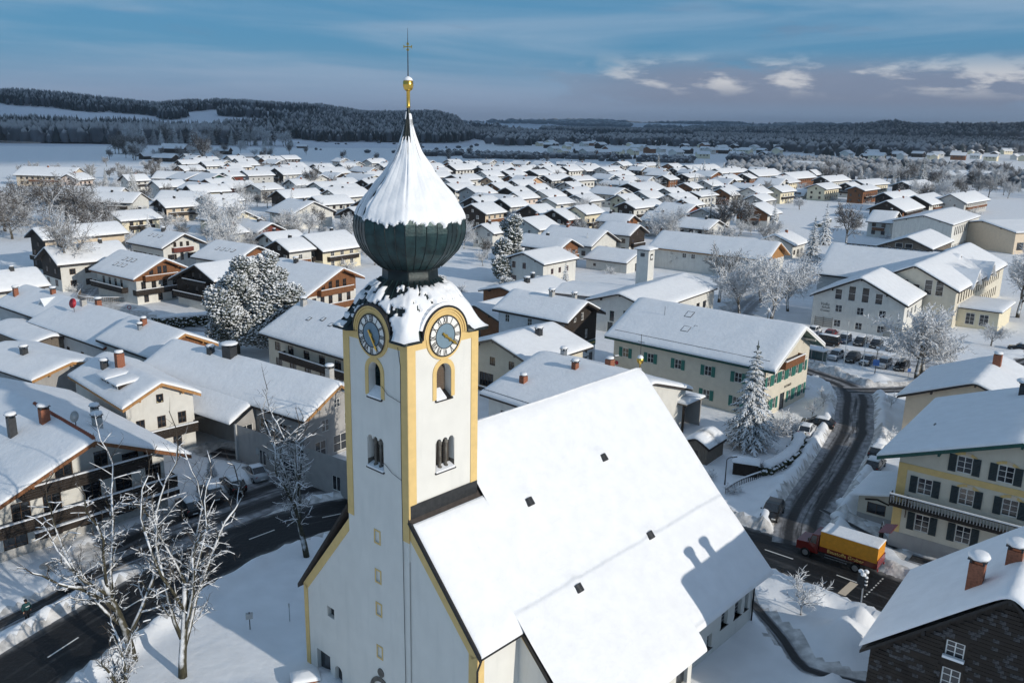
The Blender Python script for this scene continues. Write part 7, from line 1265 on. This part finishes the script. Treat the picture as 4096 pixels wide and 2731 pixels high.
def sign(label, x, y, h, disc=None, panel=None, rz=0.0, m=SIGNR):
    r = thing('road_sign', label, 'sign', (x, y, gz(x, y) - .1), rz); MB().tube([(0, 0, 0), (0, 0, h)], .035, 6).build('pole', GALV, r)
    if disc: MB().prism([(a, -.05, h - disc + c) for a, c in arc(0, 0, disc, 0, 360, 18)[:-1]], (0, .02, 0)).build('disc', m, r); MB().prism([(a, -.055, h - disc + c) for a, c in arc(0, 0, disc * .72, 0, 360, 18)[:-1]], (0, .005, 0)).build('disc_face', SIGNW if m is SIGNR and disc < .4 else m, r)
    if panel: MB().bx(-panel[0] / 2, panel[0] / 2, -.06, -.04, h - panel[1], h).build('panel', m, r)
    return r
sign('round red sign by the picket fence on the left', -71.5, 156.0, 2.4, .38, rz=.2); sign('round red sign standing in the snowy yard', -45.5, 139.2, 1.5, .38, rz=.1); sign('round red sign at the foot of the big pine', -35.8, 130.5, 2.6, .38, rz=.3); sign('white arrow sign before the brown chalet hedge', -64.6, 150.8, 1.9, None, (1.2, .28), .2, SIGNW); sign('grey parking sign on the snow strip by the parked cars', -27.0, 86.2, 2.3, None, (.6, .7), .5, LGREY); sign('small blue sign in front of the forked frosted tree', 59.4, 123.2, 2.0, None, (.6, .5), .3, SIGNB); sign('round grey sign back by the heap near the school', 73.5, 124.5, 1.4, .3, None, .3, LGREY); sign('warning triangle post before the arcade house', -29.5, 119.2, 2.3, .3, None, .2, SIGNY); sign('slim wayside post on the slope beside the church', -16.2, 56.8, 1.6, None, (.12, .3), .2, LGREY)
q = thing('weather_station', 'small boxed instrument post standing on the church slope', 'post', (-18.8, 55.6, gz(-18.8, 55.6) - .1), .3); MB().tube([(0, 0, 0), (0, 0, 1.5)], .04, 6).build('post', METAL, q); MB().bx(-.25, .25, -.15, .15, 1.0, 1.4).build('box', LGREY, q)
for lab, x, y, m in (('snow marker post with red top beside the main road', 21.5, 66.7, SIGNR), ('short dark snow marker post on the lawn edge', 22.9, 64.6, BLACK)): q = thing('marker_post', lab, 'post', (x, y, 0)); MB().tube([(0, 0, 0), (0, 0, .8)], .05, 6).build('post', LGREY if m is SIGNR else BLACK, q); MB().bx(-.12, .12, -.02, .02, .55, .95).build('flag', m, q)
# garden fence, picket fence, hedges
def fence(label, pts, h, m, gap=.32, snow=True):
    r = thing('picket_fence', label, 'fence', (pts[0][0], pts[0][1], 0)); c = spline([p + (0,) for p in pts], gap); pm = MB().bx(-.04, .04, -.02, .02, 0, h).mesh('picket', m); o0 = Vector(pts[0] + (0,)); rl, sn_ = MB(), MB()
    for i, p in enumerate(c):
        d = (c[min(i + 1, len(c) - 1)] - c[max(0, i - 1)]); obj('picket', pm, r, p - o0 + Vector((0, 0, gz(p.x, p.y) - .05)), math.atan2(d.y, d.x))
    zz = [Vector((p.x - o0.x, p.y - o0.y, gz(p.x, p.y))) for p in c]
    rl.tube([p + Vector((0, 0, h * .75)) for p in zz], .035, 4); rl.build('rail', m, r)
    if snow: sn_.tube([p + Vector((0, 0, h + .02)) for p in zz], .075, 6); sn_.build('rail_snow', SNOW, r, smooth=True)
    return r
fence('low picket fence with snow line round the garden by the side road', [(22.2, 81.4), (24.2, 83.6), (26.9, 85.6)], .7, WOODD, .3); fence('white-capped picket fence before the timber house on the left', [(-91.5, 178), (-87.5, 169.5), (-80.5, 168.6), (-73.5, 170.5)], .9, WOODG, .36); fence('iron gate fence between the photo studio and the town hall', [(17.5, 133.8), (20.6, 131.4), (23.2, 129.6)], 1.6, METAL, .25, False)
def hedge(label, pts, w_, h_, seed):
    c = spline([p + (0,) for p in pts], .45); rs = random.Random(seed); r = thing('hedge', label, 'hedge', (pts[0][0], pts[0][1], 0)); b, s = MB(), MB(); o0 = Vector(pts[0] + (0,))
    for p in c:
        for k in range(16):
            q = p - o0 + Vector((rs.uniform(-w_, w_) / 2, rs.uniform(-w_, w_) / 2, rs.uniform(.1, h_))); e = rs.uniform(.18, .34); b.lathe([(e * .4, -e), (e, -e * .2), (e * .8, e * .5), (e * .1, e)], 5, 0, q, rs.uniform(0, 6))
    b.build('foliage', HEDGE, r)
    d = [p - o0 for p in c]; s.tube([p + Vector((0, 0, h_ + rs.uniform(.08, .2))) for p in d], [w_ * rs.uniform(.42, .58) for p in d], 9, sq=.42); s.build('snow_cap', SNOW, r, smooth=True); return r
hedge('long clipped hedge under a snow quilt before the brown chalet', [(-63.0, 147.8), (-57.5, 150.2), (-50.8, 155.2)], 1.8, 1.9, 1); hedge('rounded snow-capped hedge along the side road', [(27.6, 86.6), (30.6, 89.6), (33.2, 93.4), (34.8, 97.0)], 1.3, 1.0, 2); hedge('low snowy hedge at the edge of the snowy football field', [(128, 350), (121, 338), (117, 330)], 1.6, 1.2, 3)
hedge('snowy hedge beside the left village house', [(-92, 158), (-89.5, 152)], 1.8, 1.6, 4)
# planter, bench, table, stones
q = thing('planter', 'terracotta trough heaped with snow beside the church corner', 'planter', (-13.3, 49.6, 0), R(20)); MB().bx(-.9, .9, -.6, .6, -.1, .6).build('trough', BRICK, q); snow_grid('snow_heap', axis_pts(-.95, .95, .3), axis_pts(-.65, .65, .3), lambda X_, Y_: .55 + .1 * np.cos(X_), .4, q, seed=81)
q = thing('grit_bin', 'dark grit bin half buried in snow beside the pavement', 'bin', (-34.6, 61.0, 0), R(55)); MB().bx(-.75, .75, -.4, .4, -.1, .65).build('box', METAL, q); snow_grid('snow_cap', axis_pts(-.85, .85, .3), axis_pts(-.5, .5, .3), lambda X_, Y_: .62 + 0 * X_, .32, q, seed=82)
q = thing('round_table', 'round grey table outside the butcher shop', 'table', (-37.6, 63.2, 0)); MB().lathe([(.65, .72), (.66, .75), (.66, .77), (.6, .78)], 20).build('table_top', CONC, q); MB().tube([(0, 0, 0), (0, 0, .74)], .06, 6).build('leg', METAL, q); MB().lathe([(.3, 0), (.28, .05)], 12).build('foot', METAL, q)
for i, (x, y) in enumerate(((37.9, 67.0), (38.2, 66.6), (38.6, 66.9), (38.4, 66.2))): q = tag(MB().lathe([(.3, -.1), (.4, .2), (.3, .5), (.05, .58)], 8).build('snowy_boulder', SNOW, None, (x, y, .1), smooth=True), 'round snow-capped stone against the inn wall', 'stone', 'stones by the inn')
for lab, x, y in (('snow-wrapped garden figure in front of the inn annex', 34.4, 72.3),): q = thing('wrapped_statue', lab, 'statue', (x, y, 0)); MB().tube([(0, 0, 0), (0, 0, .7), (0, 0, 1.3), (0, 0, 1.7)], [.22, .2, .16, .05], 8).build('wrap', WOODD, q); MB().tube([(0, 0, 1.25), (.03, 0, 1.75)], [.17, .05], 7).build('snow_cap', SNOW, q, smooth=True)
MB_ = thing('barrel', 'dark barrel standing in snow before the inn annex', 'barrel', (35.2, 71.6, 0)); MB().lathe([(.24, 0), (.29, .35), (.24, .7)], 12).build('body', WOODD, MB_); MB().lathe([(.25, .7), (.2, .8), (.05, .84)], 10).build('snow_cap', SNOW, MB_)
for lab, x, y, s in (('snow mound on a bench beside the inn path', 33.6, 79.6, .8), ('snow mound on a stone at the inn path', 32.0, 76.4, .9)): tag(MB().lathe([(.9 * s, -.1), (.85 * s, .2), (.5 * s, .48), (.1, .55)], 12).build('snow_mound', SNOW, None, (x, y, .1), smooth=True), lab, 'snow mound')
# pedestrian on the pavement, walking away from the camera's left
pr_ = thing('person', 'person in dark teal jacket and cap standing on the slushy pavement at left', 'person', (-35.5, 56.3, .05), R(60))
PB = [(0, 0, .95), (0, .0, 1.12), (0, .01, 1.32), (0, .0, 1.44), (0, -.01, 1.52), (-.2, 0, 1.40), (-.28, .03, 1.14), (-.27, -.05, .90), (.2, 0, 1.40), (.28, .03, 1.14), (.26, -.08, .90), (-.1, 0, .9), (-.12, -.03, .5), (-.12, .04, .1), (-.12, -.12, .04), (.1, 0, .9), (.12, .06, .5), (.12, .12, .1), (.13, -.03, .04)]
skinned('body', PB, [(0, 1), (1, 2), (2, 3), (3, 4), (2, 5), (5, 6), (6, 7), (2, 8), (8, 9), (9, 10), (0, 11), (11, 12), (12, 13), (13, 14), (0, 15), (15, 16), (16, 17), (17, 18)], [(.18, .13), (.19, .14), (.18, .13), .07, .06, .085, .07, .05, .085, .07, .05, .115, .09, .065, .05, .115, .09, .065, .05], CLOTHK, pr_, (0, 0, 0), 0)
skinned('jacket', [(0, 0, .86), (0, 0, 1.1), (0, .01, 1.34), (0, 0, 1.47), (-.21, 0, 1.40), (-.295, .03, 1.14), (-.285, -.05, .95), (.21, 0, 1.40), (.295, .03, 1.14), (.275, -.07, .95)], [(0, 1), (1, 2), (2, 3), (2, 4), (4, 5), (5, 6), (2, 7), (7, 8), (8, 9)], [(.22, .16), (.23, .17), (.215, .16), .09, .10, .088, .07, .10, .088, .07], CLOTHT, pr_, (0, 0, 0), 0)
skinned('head', [(0, 0, 1.5), (0, -.015, 1.60), (0, -.02, 1.68)], [(0, 1), (1, 2)], [.06, .095, .085], SKIN, pr_, (0, 0, 0), 0); MB().lathe([(.115, 1.66), (.118, 1.7), (.105, 1.77), (.05, 1.81)], 12, 0, (0, -.01, 0)).build('cap', CLOTHK, pr_, smooth=True); MB().box((0, -.13, 1.67), (.16, .12, .02)).build('cap_peak', CLOTHK, pr_); MB().bx(-.14, .14, -.2, -.15, 1.24, 1.28).build('reflective_strip', SIGNW, pr_)
for s in (-1, 1):                                                                # hands with five fingers
    hd = skinned('hand', [(0, 0, 0), (0, 0, -.06)], [(0, 1)], [(.03, .02), (.038, .018)], SKIN, pr_, (s * .27, -.06, .90), 0, 1)
    for k in range(5): MB().tube([((k - 2) * .017, 0, -.07), ((k - 2) * .019, -.01, -.11), ((k - 2) * .018, -.03, -.135 + .008 * abs(k - 1))] if k < 4 else [(-s * .03, -.01, -.03), (-s * .055, -.02, -.065)], .008, 5).build('finger', SKIN, hd)
# crane on the left horizon, wires
cr = thing('tower_crane', 'pale lattice crane mast and low jib at the far left edge', 'crane', (-375, 632, 0), R(10)); b = MB()
for sx in (-.6, .6):
    for sy in (-.6, .6): b.tube([(sx, sy, 0), (sx, sy, 17)], .12, 4)
for k in range(14): b.tube([(-.6, -.6, k * 1.2), (.6, -.6, k * 1.2 + 1.2)], .07, 3); b.tube([(.6, -.6, k * 1.2), (.6, .6, k * 1.2 + 1.2)], .07, 3)
b.build('mast', GALV, cr); b = MB(); b.tube([(-4, 0, 16), (30, 0, 16)], .16, 4); b.tube([(-4, 0, 17.2), (30, 0, 16.4)], .12, 4)
for k in range(24): b.tube([(k * 1.25, 0, 16), (k * 1.25 + .6, 0, 17.1 - .02 * k)], .06, 3)
b.build('jib', GALV, cr)
for lab, x, y, h in (('wooden utility pole before the low yellow-walled house', -121, 256, 8), ('wooden utility pole between the left chalets', -67, 232, 8), ('utility pole beside the dark-gabled white house right of centre', 44.5, 340, 9), ('utility pole at the bend of the left village street', -127, 372, 9), ('utility pole behind the left farm street', -110, 380, 8)): q = thing('utility_pole', lab, 'utility pole', (x, y, 0)); MB().tube([(0, 0, 0), (0, 0, h)], [.14, .1], 7).build('pole', WOODG, q); MB().bx(-.8, .8, -.06, .06, h - .7, h - .55).build('crossarm', WOODG, q)
p, rz = LETTER_AT[1], 0.0
text('Baustoffe Gruber', .44, LETY, LETTER_AT[0], p, 0)

# ------------------------------------------------------------------ hills and far woods
FPX = 1966.6
def px_az(px): return math.atan2(FPX * .969, (px - 1176))
def hor(px): return 260 + 47 * px / 2352
def crest(pts, D, treeh):
    """skyline heights along the compass from (picture x, picture y) pairs at distance D"""
    a = np.array([px_az(p) for p, _ in pts]); z = np.array([EYE + D * (hor(p) - y) / FPX - treeh for p, y in pts]); o = np.argsort(a); return a[o], z[o]
RIDGES = [(crest([(-900, 235), (-300, 222), (0, 212), (120, 211), (210, 216), (300, 224), (400, 233), (470, 226), (600, 229), (700, 237), (760, 242), (850, 254), (930, 254), (1000, 252), (1045, 262), (1075, 285), (1120, 300), (1200, 310)], 2050, 25), 2050, 420),
          (crest([(900, 300), (1040, 280), (1075, 270), (1130, 272), (1160, 280), (1210, 292), (1300, 305)], 2900, 15), 2900, 420),
          (crest([(-900, 270), (600, 282), (1100, 279), (1300, 281), (1500, 285), (1700, 289), (1900, 290), (2352, 292), (3200, 292)], 9500, 0), 9500, 1900),
          (crest([(1250, 306), (1450, 300), (1600, 296), (1750, 294), (1850, 292), (1900, 291), (1930, 286), (1990, 279), (2025, 284), (2060, 291), (2110, 287), (2160, 290), (2230, 291), (2290, 286), (2352, 281), (2600, 268), (3200, 262)], 4600, 14), 4600, 900)]
def hill_z(az, r):
    z = np.zeros_like(r)
    for (a, zc), D, sg in RIDGES: z = np.maximum(z, np.interp(az, a, zc) * np.exp(-((r - D) / np.where(r < D, sg, sg * 1.6)) ** 2))
    bump = smooth_noise(az * 2600, r, 420.0, 31) * 9 + smooth_noise(az * 2600, r, 150.0, 32) * 5
    return np.maximum(0, z + bump * np.clip(z / 45, 0, 1)) - .6
na, nr = 260, 150
AZ, RR = np.meshgrid(np.linspace(R(40), R(140), na), 1150 * (14000 / 1150) ** np.linspace(0, 1, nr)); HZ = hill_z(AZ, RR)
id_ = np.arange(na * nr).reshape(nr, na); keep = (np.maximum.reduce([HZ[:-1, :-1], HZ[1:, :-1], HZ[:-1, 1:], HZ[1:, 1:]]) > .1).ravel()
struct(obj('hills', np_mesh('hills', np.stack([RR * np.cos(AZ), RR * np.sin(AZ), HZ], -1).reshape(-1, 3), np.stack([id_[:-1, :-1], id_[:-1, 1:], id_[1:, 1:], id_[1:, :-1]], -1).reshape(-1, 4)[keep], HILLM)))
def woods(name, label, n, azr, rr, mask, hgt, mats, seed, cone=.6, wid=.28):
    """far wood: thousands of small crowns, spruces as cones and broadleaves as lumps, in one mass"""
    g = np.random.RandomState(seed); az = g.uniform(*azr, n); r = np.sqrt(g.uniform(rr[0] ** 2, rr[1] ** 2, n)); x, y = r * np.cos(az), r * np.sin(az); z = np.maximum(0, hill_z(az, r)); k = mask(x, y, z, az, r)
    x, y, z = x[k], y[k], z[k]; m = len(x); h = g.uniform(*hgt, m); w = h * wid * g.uniform(.7, 1.3, m); is_c = g.rand(m) < cone; V, F, M = [], [], []
    S = 5; ang = g.uniform(0, 6.28, m)
    ring = lambda rad, zz: np.stack([x[:, None] + rad[:, None] * np.cos(ang[:, None] + np.arange(S) * 2 * np.pi / S) * g.uniform(.75, 1.25, (m, S)), y[:, None] + rad[:, None] * np.sin(ang[:, None] + np.arange(S) * 2 * np.pi / S), np.repeat((z + zz)[:, None], S, 1)], -1)
    a = ring(np.where(is_c, w, w * 1.0), h * .08); b = ring(np.where(is_c, w * .55, w * 1.35), h * .55); t = np.stack([x, y, z + h], -1)[:, None, :]
    V = np.concatenate([a, b, t], 1).reshape(-1, 3); o = (np.arange(m) * (2 * S + 1))[:, None]; j = np.arange(S); jn = (j + 1) % S
    q = np.stack([o + j, o + jn, o + S + jn], -1).reshape(-1, 3); q2 = np.stack([o + j, o + S + jn, o + S + j], -1).reshape(-1, 3); q3 = np.stack([o + S + j, o + S + jn, np.repeat(o + 2 * S, S, 1)], -1).reshape(-1, 3)
    mi = np.where(is_c, 0, 1); mm = np.repeat(mi, S); ob = obj(name, np_mesh(name, V, np.concatenate([q, q2, q3]), mats, False, np.concatenate([mm, mm, mm]))); return tag(ob, label, 'forest', None, 'stuff')
AP = px_az
def noise_mask(s, th, seed): return lambda x, y, z, az, r: smooth_noise(x, y, s, seed) > th
woods('forest', 'dense dark forest covering the long hill on the left', 34000, (AP(1120), AP(-350)), (1330, 2350), lambda x, y, z, az, r: (smooth_noise(x, y, 260.0, 41) + .35 * smooth_noise(x, y, 90.0, 42) > -.20) & ((z > 3) | (r > 1900)), (11, 22), [FOREST, FORESTF], 1, .80, .20)
woods('forest', 'tall frosted wood edge at the foot of the left hill', 3600, (AP(560), AP(-300)), (1235, 1370), lambda x, y, z, az, r: r > 1240 + 50 * smooth_noise(x, y, 70.0, 43), (13, 27), [FOREST, FORESTF], 2, .4, .24)
woods('forest', 'dark band of woodland across the middle distance', 7000, (AP(1300), AP(520)), (1950, 2350), noise_mask(200.0, -.34, 44), (14, 24), [FOREST, FORESTF], 3, .7, .22)
woods('forest', 'scattered woods and hedges around the far village', 7500, (AP(2500), AP(1050)), (1250, 2600), lambda x, y, z, az, r: smooth_noise(x, y, 150.0, 45) + .4 * smooth_noise(x, y, 50.0, 46) > .10 - (r - 1700) / 3500, (9, 20), [FOREST, FORESTF], 4, .35, .36)
woods('forest', 'dark wood on the flat ground before the right-hand hills', 9000, (AP(2700), AP(1560)), (1900, 3300), lambda x, y, z, az, r: smooth_noise(x, y, 320.0, 47) + .3 * smooth_noise(x, y, 90.0, 48) > -.16, (14, 24), [FOREST, FORESTF], 5, .7, .24)
woods('forest', 'blue wooded ridges along the right horizon', 15000, (AP(2900), AP(1230)), (3300, 5600), lambda x, y, z, az, r: smooth_noise(x, y, 420.0, 49) + .45 * smooth_noise(x, y, 160.0, 50) > -.13, (18, 30), [FOREST, FORESTF], 6, .8, .34)
woods('forest', 'pale far woods on the last ridge of the horizon', 9000, (AP(2900), AP(-300)), (7000, 10500), lambda x, y, z, az, r: smooth_noise(x, y, 700.0, 51) > -.05, (26, 44), [FOREST, FORESTF], 7, .6, .9)
woods('hedgerow', 'long band of frosted bushes along the stream beyond the village', 900, (AP(1560), AP(960)), (905, 1010), lambda x, y, z, az, r: smooth_noise(x, y, 40.0, 52) > -.2, (3, 7), [FOREST, FORESTF], 8, .1, .5)
woods('hedgerow', 'patchy reeds and bushes in the left meadows', 420, (AP(1200), AP(700)), (960, 1600), lambda x, y, z, az, r: np.abs(smooth_noise(x, y, 120.0, 53)) < .03, (2, 5), [FOREST, FORESTF], 9, .1, .6)
woods('thicket', 'frosted thicket between the village and the far fields on the right', 2400, (AP(2700), AP(1640)), (690, 1050), lambda x, y, z, az, r: smooth_noise(x, y, 70.0, 54) > -.14, (5, 11), [FOREST, FORESTF], 10, .12, .42)
# houses of the far village beyond the fields: all alike, a few pixels each
fr = random.Random(3); fw = MB(); Lf, Wf, ef, rf_ = 15.0, 11.0, 5.2, 8.2
for yy in (-Wf / 2, Wf / 2): fw.panel((-Lf / 2 if yy < 0 else Lf / 2, yy * .86, 0), (1 if yy < 0 else -1, 0, 0), (0, 0, 1), [(0, 0), (Lf, 0), (Lf, 5.4), (0, 5.4)])
for xx in (-Lf / 2, Lf / 2): fw.panel((xx * .98, (Wf / 2 if xx < 0 else -Wf / 2) * .86, 0), (0, -1 if xx < 0 else 1, 0), (0, 0, 1), [(0, 0), (Wf * .86, 0), (Wf * .86, 5.4), (Wf * .43, 7.8), (0, 5.4)])
walls_ = [fw.mesh('wall', m_) for m_ in (WHITE, WOODD, PALEY, WOODB)]; rfm = MB().prism([(-Lf / 2 - .8, -Wf / 2, ef), (-Lf / 2 - .8, 0, rf_), (-Lf / 2 - .8, Wf / 2, ef), (-Lf / 2 - .8, Wf / 2, ef + .5), (-Lf / 2 - .8, 0, rf_ + .5), (-Lf / 2 - .8, -Wf / 2, ef + .5)], (Lf + 1.6, 0, 0)).mesh('snow_roof', SNOW); wnm = win_mesh(1.6, 1.4, 2, 1, FRB, True)[0]
FAR = []
while len(FAR) < 150:
    px = fr.uniform(1180, 2352); yp = fr.choice((fr.uniform(33, 48), fr.uniform(44, 62), fr.uniform(52, 70))); D = EYE * FPX / yp * 1.0; 
    if yp > 50 and not (1250 < px < 1760 or px > 1900): continue
    x, y = (px - 1176) / FPX * D, D * .99
    if all((x - a) ** 2 + (y - b) ** 2 > 22 ** 2 for a, b in FAR) and smooth_noise(np.array([x]), np.array([y]), 90.0, 61)[0] > -.2: FAR.append((x, y))
fl2 = row_labels(FAR, 20, 'tiny snow-roofed far village house, %s from left in %s row')
for i, (x, y) in enumerate(FAR):
    o = thing('far_house', fl2[i], 'house', (x, y, 0), R(fr.choice((52, 52, -38, 10)) + fr.uniform(-8, 8)), 'houses of the far village'); o.scale = (fr.uniform(.8, 1.2),) * 3
    obj('wall', fr.choice(walls_), o); obj('roof', rfm, o)
    for q in (-4, 0, 4): obj('window', wnm, o, (q, -Wf * .43 - .03, 3.2))

# ------------------------------------------------------------------ clouds out of view, added to shade the far fields, and the air
cg = random.Random(12); cb = MB(); CH = 1250.0; ox, oy = CH / math.tan(R(SUN_EL)) * math.cos(R(SUN_AZ)), CH / math.tan(R(SUN_EL)) * math.sin(R(SUN_AZ))
CLOUD = mat('cloud', (.85, .86, .88), 1.0, .05, .002)
def puff(x, y, z, r):
    s_ = cg.uniform(.26, .36); cb.lathe([(r * .25, -r * s_ * .55), (r * .8, -r * s_ * .45), (r * cg.uniform(.95, 1.08), 0), (r * .78, r * s_ * .6), (r * .35, r * s_ * .95)], 9, 0, (x, y, z), cg.uniform(0, 6))
for i in range(900):
    gx_ = cg.uniform(-1600, 3600); edge_ = 640 + .34 * gx_ if gx_ < 0 else 640 + .75 * gx_
    gy_ = max(440, edge_) + 210 + 7400 * cg.random() ** 1.25; r_ = cg.uniform(170, 330) if gy_ < edge_ + 900 else cg.uniform(330, 620)
    puff(gx_ + ox, gy_ + r_ * .55 + oy, CH + cg.uniform(-40, 90), r_)
tag(cb.build('shade_clouds', CLOUD, smooth=True), 'unseen bank of cumulus cloud added to shade the far fields', 'cloud', None, 'stuff')
hz_ = MB(); hz_.bx(-16000, 16000, -300, 15600, -1.6, 165); HAZE = bpy.data.materials.new('haze'); HAZE.use_nodes = True; hn = HAZE.node_tree.nodes; hn.clear()
ho = hn.new('ShaderNodeOutputMaterial'); hv = hn.new('ShaderNodeVolumePrincipled'); hv.inputs['Color'].default_value = (.72, .84, 1.0, 1); hv.inputs['Density'].default_value = 8.0e-5; hv.inputs['Anisotropy'].default_value = 0.2
HAZE.node_tree.links.new(hv.outputs[0], ho.inputs['Volume']); tag(hz_.build('haze', HAZE), 'thin blue winter haze over the valley', None, None, 'stuff')
